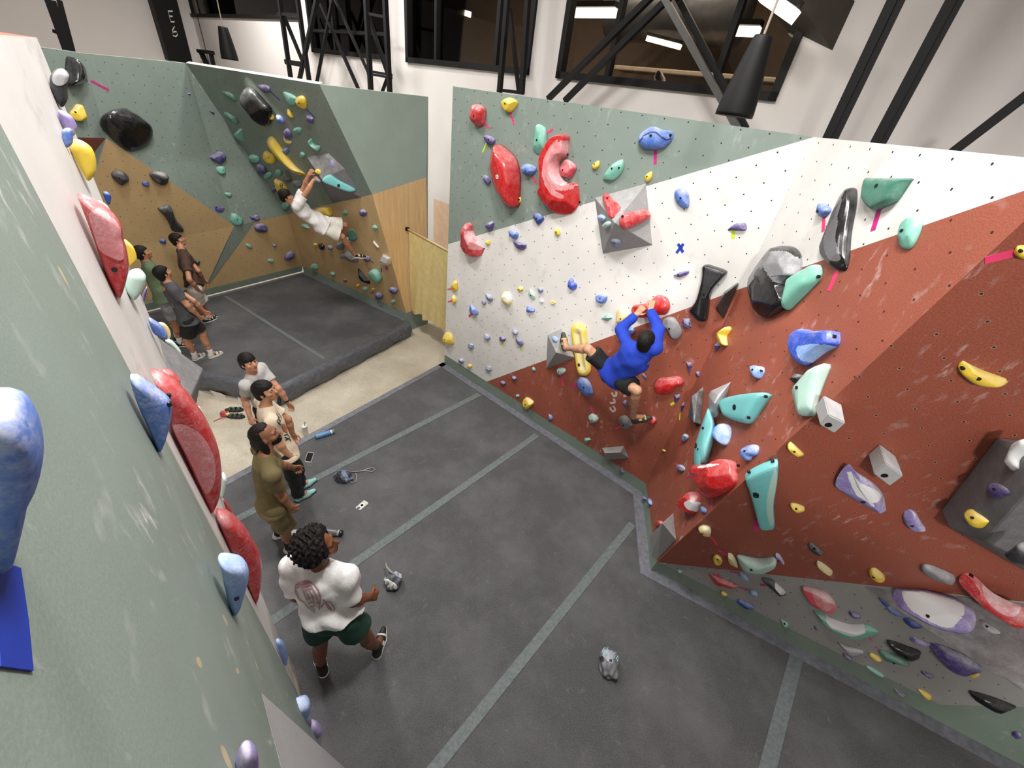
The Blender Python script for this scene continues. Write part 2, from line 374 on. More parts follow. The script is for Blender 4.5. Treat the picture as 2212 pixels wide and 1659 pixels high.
# near wall beside the camera
def azp(az, r, z): a = math.radians(az); return V3(r * math.cos(a), r * math.sin(a), z)
NTOP = 4.175
Ld = V3(math.cos(math.radians(134.2)), math.sin(math.radians(134.2)), 0)
E1 = azp(142.1, 1.62, 0)
LN = vplane(E1, E1 - Ld)
Ls = E1 - Ld * 4.2
e1b = azp(143.5, 1.55, 0)
facet('wall_near', LN, [e1b - UPZ * .3, Ls - UPZ * .3, on_edge(Ls, NTOP), on_edge(E1, NTOP)], mat=GREENN, thick=.4, label='sage green climbing wall right beside the camera', edge=plain('wall_top_red', (190, 92, 70), .6))
F2t, F2m, F2b = azp(138.7, 2.3, NTOP), azp(139.6, 2.15, 2.2), azp(142.2, 1.72, 0.2)
F3t, F3m, F3b = azp(137.6, 2.75, NTOP), azp(139.1, 2.45, 2.0), azp(141.2, 1.95, 0.0)
LW = Plane(on_edge(E1, NTOP), F2t, F2m); LW3 = Plane(F2t, F2m, F3t)
NE = NWt = plain('near_wall_back', (205, 120, 100), .6)
def tri(name, pts, faces, mat, label=None, kind='structure'):
    o = mesh(name, pts, faces, mat); return tag(o, label, None, None, kind)
_pts = [on_edge(E1, NTOP), on_edge(azp(142.1, 1.62, 0), 2.2), e1b - UPZ * .3, F2b, F2m, F2t, F3t, F3m, F3b, azp(142.0, 2.9, NTOP), azp(143.5, 2.4, -.3)]
tri('wall_near_white', _pts, [(0, 1, 4, 5), (1, 2, 3, 4), (5, 4, 7, 6), (4, 3, 8, 7)], WHITEN, 'white climbing panel at the far edge of the near wall')
tri('wall_near_back', _pts, [(6, 7, 8, 10, 9)], EDGE, 'back of the near climbing wall')
tri('trim_1', [on_edge(E1, NTOP), F2t, F3t, azp(142.0, 2.9, NTOP), on_edge(E1, NTOP) + V3(-.5, -.4, 0)], [(0, 1, 2, 3, 4)], plain('wall_top_red2', (205, 105, 82), .6), 'rust red top of the near climbing wall')
# ------------------------------------------------------------------ setting: the hall
def room_poly(name, pts, mat, label=None):
    return tri(name, pts, [tuple(range(len(pts)))], mat, label)
HD = WC.u if WC.u[0] > 0 else -WC.u; HN = -WC.n           # along the hall / away from the camera
BW = Plane(K0 + HN * 2.0, K0 + HN * 2.0 + HD, K0 + HN * 2.0 + UPZ)
def hw(s, d, z): return K0 + HD * s + HN * d + UPZ * z     # s along the centre wall, d behind it
room_poly('floor', [hw(-16, -13, -.3), hw(12, -13, -.3), hw(12, 4.5, -.3), hw(-16, 4.5, -.3)], CONC, 'bare concrete floor of the hall')
room_poly('ceiling', [hw(-16, -13, 7.6), hw(-16, 8, 7.6), hw(12, 8, 7.6), hw(12, -13, 7.6)], CEIL)
SILL, HEAD = 4.60, 6.9
def s_of(px, py): p = BW.hit(px, py); return (p - K0) @ HD
win = [(s_of(677, 112), s_of(842, 128)), (s_of(880, 132), s_of(1143, 163)), (s_of(1203, 170), s_of(1675, 220))]
def wall_rect(bm, s0, s1, z0, z1, d=2.0, t=.15):
    a = hw(s0, d, z0); c = (hw(s0, d, z0) + hw(s1, d + t, z1)) / 2
    m = Matrix(((HD[0], HN[0], 0, 0), (HD[1], HN[1], 0, 0), (0, 0, 1, 0), (0, 0, 0, 1))); m.translation = Vector(c); bx(bm, (0, 0, 0), (s1 - s0, t, z1 - z0), m)
bm = bmesh.new()
W0a, W0b = s_of(300, 1), s_of(655, 48); Z0 = BW.hit(600, 42)[2]
wall_rect(bm, -16, 12, -.3, SILL); wall_rect(bm, -16, 12, HEAD, 7.6)
cuts = [-16, W0a, W0b] + [x for w in win for x in w] + [12]
for a, b in zip(cuts[::2], cuts[1::2]): wall_rect(bm, a, b, SILL, HEAD)
wall_rect(bm, W0a, W0b, SILL, Z0)
bm_obj('wall_back', bm, BWALL); tag(bpy.data.objects['wall_back'], 'white building wall behind the climbing walls', kind='structure')
room_poly('wall_left', [hw(-15.5, -13, -.3), hw(-15.5, 2.0, -.3), hw(-15.5, 2.0, 7.6), hw(-15.5, -13, 7.6)], BWALL)
room_poly('wall_right_end', [hw(12, 2, -.3), hw(12, -13, -.3), hw(12, -13, 7.6), hw(12, 2, 7.6)], BWALL)
room_poly('wall_front', [hw(12, -13, -.3), hw(-16, -13, -.3), hw(-16, -13, 7.6), hw(12, -13, 7.6)], BWALL)
# ------------------------------------------------------------------ crash mats
mE0, mE1 = at_z(480, 1040), at_z(957, 783)
pS = lambda z: [on_edge(K0, z), on_edge(K1, z), on_edge(K2, z), on_edge(K4, z), V3(5.4, -3, z), on_edge(Ls, z) + LN.n * .01, on_edge(e1b, z) + LN.n * .01, on_edge(F3b, z) + LN.n * .02, at_z(440, 1061, z), on_edge(mE0, z), on_edge(mE1, z)]
mat1 = empty('crash_mat', (0, 2, -.3)); tag(mat1, 'large charcoal carpeted crash mat covering the near floor', 'crash mat')
def slab(name, top, z0, m, parent, mw=None):
    n = len(top); vs = [tuple(p) for p in top] + [(p[0], p[1], z0) for p in top]
    f = [tuple(range(n)), tuple(range(2 * n - 1, n - 1, -1))] + [(i, i + n, (i + 1) % n + n, (i + 1) % n) for i in range(n)]
    bm = bmesh.new(); V = [bm.verts.new(v) for v in vs]
    for q in f: bm.faces.new([V[i] for i in q])
    return bm_obj(name, bm, m, parent)
def flat_strip(name, pts, w, m, parent, z=.006, side=None):
    bm = bmesh.new(); pts = [Vector((p[0], p[1], 0)) for p in pts]; n = len(pts); L = []
    for i, p in enumerate(pts):
        if i == 0: d = pts[1] - p
        elif i == n - 1: d = p - pts[i - 1]
        else: d = (pts[i + 1] - p).normalized() + (p - pts[i - 1]).normalized()
        d.normalize(); s = Vector((0, 0, 1)).cross(d); k = 1.0
        if 0 < i < n - 1: k = 1 / max(.3, abs(s.dot(Vector((0, 0, 1)).cross((pts[i + 1] - p).normalized()))))
        L.append((p + s * (w * k if side is None else w * k * side[0]), p - s * (w * k if side is None else w * k * side[1])))
    for a, b in zip(L, L[1:]):
        q = [a[0], b[0], b[1], a[1]]; V = [bm.verts.new(v + Vector((0, 0, zz))) for zz in (0.0, z) for v in q]
        bm.faces.new(V[4:]); bm.faces.new(V[:4][::-1])
        for i in range(4): bm.faces.new((V[i], V[(i + 1) % 4], V[4 + (i + 1) % 4], V[4 + i]))
    return bm_obj(name, bm, m, parent)
bpy.context.view_layer.update()
def under(o, root): o.parent = root; o.matrix_parent_inverse = root.matrix_world.inverted(); return o
under(slab('mat_top', pS(0), -.3, CARPET, None), mat1)
for (a, b) in (((500, 1128), (1035, 852)), ((560, 1361), (1160, 940)), ((915, 1690), (1366, 1132)), ((1650, 1690), (1720, 1418))):
    under(flat_strip('seam_strip', [at_z(*a), at_z(*b)], .047 if a[0] != 1650 else .06, SEAM, None), mat1)
under(flat_strip('edge_strip', [K0 + V3(-.02, 0, 0), K1, K2, K4], .13, STRIP, None, .008, (0, 1)), mat1)
under(flat_strip('edge_strip', [mE0, mE1], .10, STRIP, None, .008, (0, 1)), mat1)
# raised mat of the back bay
fA, fB = at_z(886, 700), at_z(598, 846); fC = at_z(440, 818) + V3(-.02, .05, 0); 
mat2 = empty('crash_mat', (-4.5, 7, -.3)); tag(mat2, 'raised grey crash mat with vinyl sides in the back bay', 'crash mat')
bpy.context.view_layer.update()
fD = fC + (fC - fB) * 2.0
under(slab('mat_top', [Kc, Kr, fA, fB, fC, fD, Kl2 + V3(-.5, -.3, 0), Kl2], -.3, CARPET, None), mat2)
def skirt(a, b, name='side_cover'):
    """bulging wrinkled vinyl along a mat edge"""
    a, b = Vector(a), Vector(b); d = b - a; L = d.length; d.normalize(); s = Vector((0, 0, 1)).cross(d); bm = bmesh.new(); n = int(L / .05); R = []
    if s.dot(Vector((0, 0, 0)) - a) < 0: s = -s
    rnd = random.Random(int(L * 100))
    ph = [rnd.uniform(0, 6) for _ in range(6)]
    for i in range(n + 1):
        x = i * L / n; row = []
        for j in range(11):
            t = j / 10; z = .012 - .31 * t
            w = .05 * math.sin(math.pi * min(1, t * 1.05)) + .016 * math.sin(9 * x + 6 * t + ph[0]) * t + .012 * math.sin(23 * x - 9 * t + ph[1]) * t * (1 - t) * 3
            row.append(bm.verts.new(a + d * x + s * (w + .004) + Vector((0, 0, z))))
        row.insert(0, bm.verts.new(a + d * x - s * .12 + Vector((0, 0, .012)))); R.append(row)
    for p, q in zip(R, R[1:]):
        for k in range(11): bm.faces.new((p[k], q[k], q[k + 1], p[k + 1]))
    return bm_obj(name, bm, VINYL, None, True)
for q in ((fA, fB), (fB, fD)): under(skirt(*q), mat2)
under(flat_strip('seam_strip', [at_z(487, 640), at_z(700, 775)], .035, SEAM, None), mat2)
under(flat_strip('edge_strip', [Kl2, Kc, Kr], .08, STRIP, None, .008, (0, 1)), mat2)
# ------------------------------------------------------------------ holds and volumes
def hold_mat(name, rgb, chalk=.35, rough=.5, dust=.12):
    """moulded hold: pigment, chalk packed on its upward side, dust in the grain"""
    t = NT(name); c = lin(rgb)
    sp = t.n('ShaderNodeSeparateXYZ'); t.tc(); t.t.links.new(t._tc.outputs['Normal'], sp.inputs[0])
    up = t.ramp(sp.outputs[1], .05, .8)
    nz = t.ramp(t.noise(14, 4, .65), .36, .66); fine = t.ramp(t.noise(90, 3, .7), .35, .7)
    m = t.math('ADD', t.math('MULTIPLY', t.math('MULTIPLY', up, t.math('ADD', t.math('MULTIPLY', nz, .6), .4)), chalk), t.math('MULTIPLY', t.math('MULTIPLY', fine, nz), dust), clamp=True)
    t.bump(t.noise(160, 2), .15, .002)
    return t.done(t.mix(m, c, (.82, .81, .82, 1)), rough)
HC = {}
def hc(k):
    if k in HC: return HC[k]
    base = dict(red=((190, 22, 24), .22, .16), redm=((186, 34, 38), .3, .32), pink=((205, 72, 84), .55, .3), blue=((66, 108, 188), .4, .5), navy=((30, 66, 150), .3, .45), royal=((26, 74, 190), .3, .45),
                sky=((128, 166, 226), .45, .55), teal=((116, 182, 164), .3, .5), aqua=((112, 192, 194), .12, .5), pale=((170, 204, 192), .4, .5), dteal=((66, 122, 104), .2, .45), yel=((234, 202, 62), .3, .45),
                cream=((232, 214, 146), .5, .45), pur=((68, 52, 124), .4, .5), lav=((138, 122, 186), .55, .55), slate=((98, 116, 158), .5, .5), black=((15, 15, 17), .07, .18), dark=((42, 43, 46), .28, .5),
                grey=((112, 113, 117), .35, .6), lgrey=((168, 168, 170), .3, .65), white=((226, 226, 228), .2, .5), vol=((146, 146, 146), .2, .7), dvol=((104, 104, 106), .2, .7), nblue=((84, 124, 206), .55, .55), mint=((188, 222, 210), .45, .5))[k]
    HC[k] = hold_mat('hold_' + k, base[0], base[1], base[2], .5 if k in ('nblue', 'sky', 'lav', 'slate', 'mint') else .3 if k in ('redm', 'blue', 'pur', 'royal') else .03 if k == 'black' else .07 if k == 'dark' else .12); return HC[k]
HC['pinkp'] = hold_mat('chalked_red', (206, 120, 124), .5, .6, .5)
CNAME = dict(red='glossy red', redm='red', pink='pink-red', blue='blue', navy='dark blue', royal='bright blue', sky='pale blue', teal='mint green', aqua='aqua', pale='pale green', dteal='dark teal', yel='yellow', cream='pale yellow',
             pur='purple', lav='lavender', slate='grey-blue', black='black', dark='dark grey', grey='grey', lgrey='light grey', white='white', vol='grey', dvol='dark grey', nblue='blue', mint='pale mint')
BOLT = plain('bolt_steel', (18, 18, 19), .4)
CROP = dict(A=(940, 160, 3.687), B=(940, 540, 4.424), C=(1100, 560, 3.95), D=(1440, 340, 3.95), E=(1380, 700, 4.424), F=(1380, 980, 3.687), G=(1712, 640, 4.424), H=(1612, 1200, 3.615), I=(380, 100, 3.687), J=(560, 400, 5.183),
            K=(200, 440, 3.95), L=(0, 0, 3.95), N=(220, 620, 5.53), O=(300, 900, 5.53), P=(440, 1180, 3.464), Q=(1900, 900, 4.878), R=(1900, 1200, 3.615), T=(0, 780, 3.16), U=(0, 60, 5.53), V=(120, 340, 5.53), X=(2000, 380, 5.92), Y=(1300, 960, 5.53), Z=(0, 1200, 2.765))
PL = dict(C=WC, R=R1, S=R2, T=R3, N=LN, W=LW, X=LW3, U=B3U, L=B3L, D=B2, E=B1, F=B0, G=BU, H=BL, I=BLl)
WNAME = dict(C='centre wall', R='right wall', S='red slab', T='grey lower panel', N='near wall', W='near wall', X='near wall', U='overhang', L='plywood overhang', D='shaded side panel', E='green side wall', F='far left panel', G='plywood side wall', H='plywood side wall', I='low plywood panel')
def cpx(crop, x, y):
    c = CROP[crop]; return c[0] + x / c[2], c[1] + y / c[2]
def smooth_loop(P, n):
    P = np.array(P); m = len(P); out = []
    seg = np.linalg.norm(np.roll(P, -1, 0) - P, axis=1); cum = np.concatenate([[0], np.cumsum(seg)]); T = cum[-1]
    for k in range(n):
        d = T * k / n; i = int(np.searchsorted(cum, d, side='right') - 1); t = (d - cum[i]) / max(seg[i], 1e-6)
        p0, p1, p2, p3 = P[(i - 1) % m], P[i], P[(i + 1) % m], P[(i + 2) % m]
        out.append(.5 * ((2 * p1) + (p2 - p0) * t + (2 * p0 - 5 * p1 + 4 * p2 - p3) * t * t + (3 * p1 - p0 - 3 * p2 + p3) * t ** 3))
    return np.array(out)
def ellipse(cx, cy, w, h, ang, n=10, egg=.16):
    a = math.radians(ang); out = []
    for k in range(n):
        t = 2 * math.pi * k / n; x, y = math.cos(t) * w / 2, math.sin(t) * h / 2 * (1 + egg * math.cos(t))
        out.append((cx + x * math.cos(a) - y * math.sin(a), cy + x * math.sin(a) + y * math.cos(a)))
    return out
def spine_of(P):
    c = P.mean(0); q = P - c; w, v = np.linalg.eigh(q.T @ q); ax = v[:, 1]; t = q @ ax; s = q @ v[:, 0]
    L = (t.max() - t.min()) / 2; W = (s.max() - s.min()) / 2; mid = c + ax * (t.max() + t.min()) / 2
    h = max(0, L - W) * .8; return [mid - ax * h, mid + ax * h] if h > .1 * W else [mid]
def near_on(poly, p):
    if len(poly) == 1: return poly[0]
    best = None
    for a, b in zip(poly, poly[1:]):
        d = b - a; t = max(0, min(1, ((p - a) @ d) / max(d @ d, 1e-9))); q = a + t * d; e = np.linalg.norm(p - q)
        if best is None or e < best[0]: best = (e, q)
    return best[1]
PROF = dict(b=[(.97, 0), (1, .14), (.97, .38), (.88, .63), (.70, .85), (.44, .97), (.16, 1.0)], f=[(.98, 0), (1, .3), (.97, .62), (.9, .84), (.74, .95), (.45, 1.0), (.15, 1.0)],
            r=[(.97, 0), (1, .3), (.95, .6), (.82, .88), (.66, 1.0), (.45, .9), (.2, .6), (.05, .5)], c=[(1, 0), (.97, .2), (.86, .5), (.66, .78), (.4, .95), (.15, 1)], k=[(1, 0), (1, .22), (.86, .46), (.66, .68), (.44, .86), (.2, .97), (.05, 1)])
HOLDS = []
def build_hold(crop, plk, colour, kind, dm, pts, bolts=(), nick=None, spine=None, apex=None, label=None, patch=None):
    pl = PL[plk]; px = [cpx(crop, *p) for p in pts]; cxy = np.mean(px, 0)
    if kind == 'p': return profile_hold(crop, plk, colour, dm, px, bolts, nick, label, patch)
    u0 = np.array([pl.puv(*p)[:2] for p in px]); size = np.sqrt(abs(.5 * np.sum(u0[:, 0] * np.roll(u0[:, 1], -1) - u0[:, 1] * np.roll(u0[:, 0], -1))))
    ext = u0 - u0.mean(0); sv = np.linalg.svd(ext, compute_uv=False) / math.sqrt(len(ext)) * 2.8
    depth = dm * min(.42 * sv[1] + .015, .34) if kind != 't' else dm * .3 * sv[1] + .02
    off = depth * .35
    P = np.array([pl.puv(*p, off=off)[:2] for p in px]); cen = P.mean(0); P = P - cen; ori = pl.w(*cen)
    name = 'climbing_hold'
    if kind in ('t', 'v'):                       # faceted: polygon with a sharp top
        A = [np.array([*(pl.puv(*cpx(crop, a[0], a[1]), off=a[2])[:2] - cen), a[2]]) for a in apex] if apex else None
        bm = bmesh.new(); P0 = np.array([pl.puv(*p)[:2] for p in px]) - cen if kind == 'v' else P
        for p in P0: bm.verts.new((p[0], p[1], 0))
        for p in (A if A is not None else [np.array([*(q * .45), depth]) for q in P]): bm.verts.new(tuple(p))
        r = bmesh.ops.convex_hull(bm, input=bm.verts); bmesh.ops.delete(bm, geom=list({g for g in r['geom_interior'] + r['geom_unused'] if isinstance(g, bmesh.types.BMVert)}), context='VERTS')
        bmesh.ops.dissolve_limit(bm, angle_limit=.03, verts=bm.verts, edges=bm.edges)
        bmesh.ops.bevel(bm, geom=list(bm.edges), offset=.004, segments=1, affect='EDGES')
        if kind == 'v': name = 'climbing_volume'
        o = bm_obj(name, bm, hc(colour), mw=pl.mat(ori))
        co = np.array([v.co for v in o.data.vertices])
    else:
        n = 120 if patch else 28 if size < .12 else 44
        Q = smooth_loop(P, n); sp = [np.array(pl.puv(*cpx(crop, *s), off=off)[:2]) - cen for s in spine] if spine else spine_of(P)
        tgt = np.array([near_on(sp, q) for q in Q]); ap = np.array(pl.puv(*cpx(crop, *apex[0]), off=depth)[:2]) - cen - near_on(sp, np.zeros(2)) if apex else np.zeros(2)
        vs, fs = [], []; prof = PROF[kind]
        if patch:                                 # finer mesh where a chalked patch is worn into the face
            a_ = np.array(prof); tt = np.linspace(0, len(a_) - 1, 34); prof = [(np.interp(t, range(len(a_)), a_[:, 0]), np.interp(t, range(len(a_)), a_[:, 1])) for t in tt]
        for s, h in prof:
            R = tgt + (Q - tgt) * s + ap * h * .8
            vs += [(p[0], p[1], h * depth) for p in R]
        m = len(prof)
        if kind in 'bk':                          # chipped, facetted resin: shave a few planes off the dome
            rnd = random.Random(int(cxy[0] * 7 + cxy[1] * 13)); A3 = np.array(vs)
            for _ in range(4 if kind == 'b' else 3):
                t = rnd.uniform(0, 6.283); e = rnd.uniform(.35, 1.15); nn = np.array([math.cos(t) * math.sin(e) * depth * 1.6 / max(sv[1], .02), math.sin(t) * math.sin(e) * depth * 1.6 / max(sv[1], .02), math.cos(e)]); nn /= np.linalg.norm(nn); dd = A3 @ nn; lim = dd.max() * rnd.uniform(.74, .9); ov = np.maximum(0, dd - lim); A3 = A3 - nn * (ov * .92)[:, None]
            A3[:, 2] = np.maximum(A3[:, 2], 0); vs = [tuple(v) for v in A3]
        for a in range(m - 1):
            for k in range(n): fs.append((a * n + k, a * n + (k + 1) % n, (a + 1) * n + (k + 1) % n, (a + 1) * n + k))
        area = np.sum(Q[:, 0] * np.roll(Q[:, 1], -1) - Q[:, 1] * np.roll(Q[:, 0], -1))
        fs.append(tuple(range((m - 1) * n, m * n))); fs.append(tuple(range(n - 1, -1, -1)))
        if area < 0: fs = [f[::-1] for f in fs]
        fm = None; ms = [hc(colour)]
        if patch:
            Qp = smooth_loop(np.array([np.array(pl.puv(*cpx(crop, *p), off=depth * .8)[:2]) - cen for p in patch[1]]), 60); C3 = np.array([np.mean([vs[i][:2] for i in f], 0) for f in fs]); a, b = Qp, np.roll(Qp, -1, 0); ins = np.zeros(len(C3), bool)
            for (x0, y0), (x1, y1) in zip(a, b): ins ^= ((y0 > C3[:, 1]) != (y1 > C3[:, 1])) & (C3[:, 0] < (x1 - x0) * (C3[:, 1] - y0) / ((y1 - y0) or 1e-9) + x0)
            ins[-1] = False; fm = [int(v) for v in ins]; ms.append(hc(patch[0]))
        o = mesh(name, vs, fs, ms, smooth=True, mw=pl.mat(ori), fm=fm); co = np.array(vs)
    def top_at(uv):
        d = np.linalg.norm(co[:, :2] - uv, axis=1); k = np.argsort(d)[:4]; return co[k, 2].max()
    for b in bolts:
        uv = np.array(pl.puv(*cpx(crop, *b), off=depth * .8)[:2]) - cen; bm = bmesh.new(); r = min(.0115, .0048 + .028 * size)
        bmesh.ops.create_cone(bm, cap_ends=True, segments=12, radius1=r, radius2=r, depth=.016, matrix=Matrix.Translation((uv[0], uv[1], top_at(uv) - .004))); bo = bm_obj('bolt', bm, BOLT); bo.parent = o
    HOLDS.append(dict(o=o, px=cxy, plk=plk, col=colour, kind=kind, size=size, ratio=sv[0] / max(sv[1], 1e-4), nick=nick, label=label)); return o
from mathutils.bvhtree import BVHTree
def decal(o, Q, col, depth, name='chalked_patch', axis=2, lift=.0035, rings=14):
    """skin of a shape lying on the hold's own face"""
    me = o.data; bvh = BVHTree.FromPolygons([v.co for v in me.vertices], [tuple(p.vertices) for p in me.polygons]); Q = smooth_loop(Q, 56); c = Q.mean(0); vs, fs = [], []; n = len(Q); rc = lambda p: bvh.ray_cast(Vector((p[0], p[1], 2.0)), Vector((0, 0, -1)))
    for k in range(n):                            # keep the patch inside the hold
        for _ in range(12):
            if rc(c + (Q[k] - c) * 1.03)[0]: break
            Q[k] = c + (Q[k] - c) * .94
    for r in range(rings + 1):
        for q in Q:
            p = c + (q - c) * (1 - r / rings * .985); h = rc(p); z = h[0].z if h[0] else vs[-1][2] - lift if vs else depth
            vs.append((p[0], p[1], z + lift))
    for r in range(rings):
        for k in range(n): fs.append((r * n + k, r * n + (k + 1) % n, (r + 1) * n + (k + 1) % n, (r + 1) * n + k))
    fs.append(tuple(range(rings * n, rings * n + n)))
    if np.sum(Q[:, 0] * np.roll(Q[:, 1], -1) - Q[:, 1] * np.roll(Q[:, 0], -1)) < 0: fs = [f[::-1] for f in fs]
    d = mesh(name, vs, fs, hc(col) if isinstance(col, str) else col, smooth=True); d.parent = o; return d
def profile_hold(crop, plk, colour, dm, px, bolts, nick, label, patch):
    """hold seen along its wall: the side outline given, rounded out along the wall"""
    pl = PL[plk]; wall = [pl.puv(*p) for p in px]; az = [math.atan2(*(ray(*p)[[1, 0]])) for p in px]; att = px[int(np.argmax(az))]
    att = (np.mean([p[0] for p in sorted(px, key=lambda q: q[0])[:2]]), np.mean([p[1] for p in px])) if False else att
    base = pl.hit(*att); cut = Plane(base, base + UPZ, base + pl.n, side=base - (Ld if plk == 'N' else np.append(base[:2] / np.linalg.norm(base[:2]), 0)))
    P = np.array([cut.puv(*p)[:2] for p in px]); cen = P.mean(0); P = P - cen; ori = cut.w(*cen); size = np.ptp(P, axis=0).max()
    n = 40; Q = smooth_loop(P, n); sp = spine_of(P); tgt = np.array([near_on(sp, q) for q in Q]); w = dm * np.ptp(P, axis=0).min() * .5
    prof = [(.12, 1), (.45, .97), (.72, .82), (.9, .56), (.98, .26), (1, 0), (.98, -.26), (.9, -.56), (.72, -.82), (.45, -.97), (.12, -1)]
    vs = [(p[0], p[1], h * w) for s, h in prof for p in (tgt + (Q - tgt) * s)]; m = len(prof)
    fs = [(a * n + k, (a + 1) * n + k, (a + 1) * n + (k + 1) % n, a * n + (k + 1) % n) for a in range(m - 1) for k in range(n)]
    fs.append(tuple(range(n))); fs.append(tuple(range(m * n - 1, (m - 1) * n - 1, -1)))
    area = np.sum(Q[:, 0] * np.roll(Q[:, 1], -1) - Q[:, 1] * np.roll(Q[:, 0], -1))
    if area < 0: fs = [f[::-1] for f in fs]
    o = mesh('climbing_hold', vs, fs, hc(colour), smooth=True, mw=cut.mat(ori))
    for b in bolts:
        uv = np.array(cut.puv(*cpx(crop, *b), off=w * .7)[:2]) - cen; co = np.array(vs); d = np.linalg.norm(co[:, :2] - uv, axis=1) + (co[:, 2] < 0) * 9; z = co[int(np.argmin(d)), 2]
        bm = bmesh.new(); bmesh.ops.create_cone(bm, cap_ends=True, segments=12, radius1=.008, radius2=.008, depth=.012, matrix=Matrix.Translation((uv[0], uv[1], z))); bo = bm_obj('bolt', bm, BOLT); bo.parent = o
    if patch:
        col, ppts = patch; decal(o, smooth_loop(np.array([np.array(cut.puv(*cpx(crop, *p), off=w * .8)[:2]) - cen for p in ppts]), 28), col, w)
    HOLDS.append(dict(o=o, px=np.mean(px, 0), plk=plk, col=colour, kind='p', size=size * .7, ratio=1.5, nick=nick, label=label)); return o
TAPEM = {}
def tape(crop, plk, colour, pts, w=.022, label=None):
    m = TAPEM.get(colour) or TAPEM.setdefault(colour, plain('tape_' + colour, dict(pink=(238, 62, 118), magenta=(196, 34, 128), lime=(196, 228, 40), blue=(28, 58, 170), navy=(50, 56, 140), orange=(240, 90, 60))[colour], .6))
    pl = PL[plk]; P = [pl.puv(*cpx(crop, *p))[:2] for p in pts]; cen = np.mean(P, 0); bm = bmesh.new()
    ribbon(bm, [(p[0] - cen[0], p[1] - cen[1], .0025) for p in P], w, (0, 0, 1))
    for f in list(bm.faces):
        pass
    r = bmesh.ops.extrude_face_region(bm, geom=list(bm.faces)); [setattr(v, 'co', v.co - Vector((0, 0, .0022))) for v in r['geom'] if isinstance(v, bmesh.types.BMVert)]
    o = bm_obj('tape_strip', bm, m, mw=pl.mat(pl.w(*cen)))
    TAPES.append(dict(o=o, px=np.mean([cpx(crop, *p) for p in pts], 0), plk=plk, col=colour, label=label)); return o
TAPES = []
def table(txt):
    """one line per hold: crop wall colour kind depth | outline or e:ellipse | bolts | nickname"""
    for line in txt.strip().splitlines():
        f = [s.strip() for s in line.split('|')]; f += [''] * (5 - len(f)); h = f[0].split(); num = lambda s: [tuple(float(v) for v in p.split(',')) for p in s.split()]
        pts = ellipse(*num(f[1][2:])[0]) if f[1].startswith('e:') else num(f[1])
        sp = ap = pt = None
        for x in f[4:]:
            if x.startswith('spine:'): sp = num(x[6:])
            if x.startswith('apex:'): ap = num(x[5:])
            if x.startswith('patch:'): q = x[6:].split(' ', 1); pt = (q[0], num(q[1]))
        build_hold(h[0], h[1], h[2], h[3], float(h[4]), pts, num(f[2]), f[3] or None, sp, ap, None, pt)
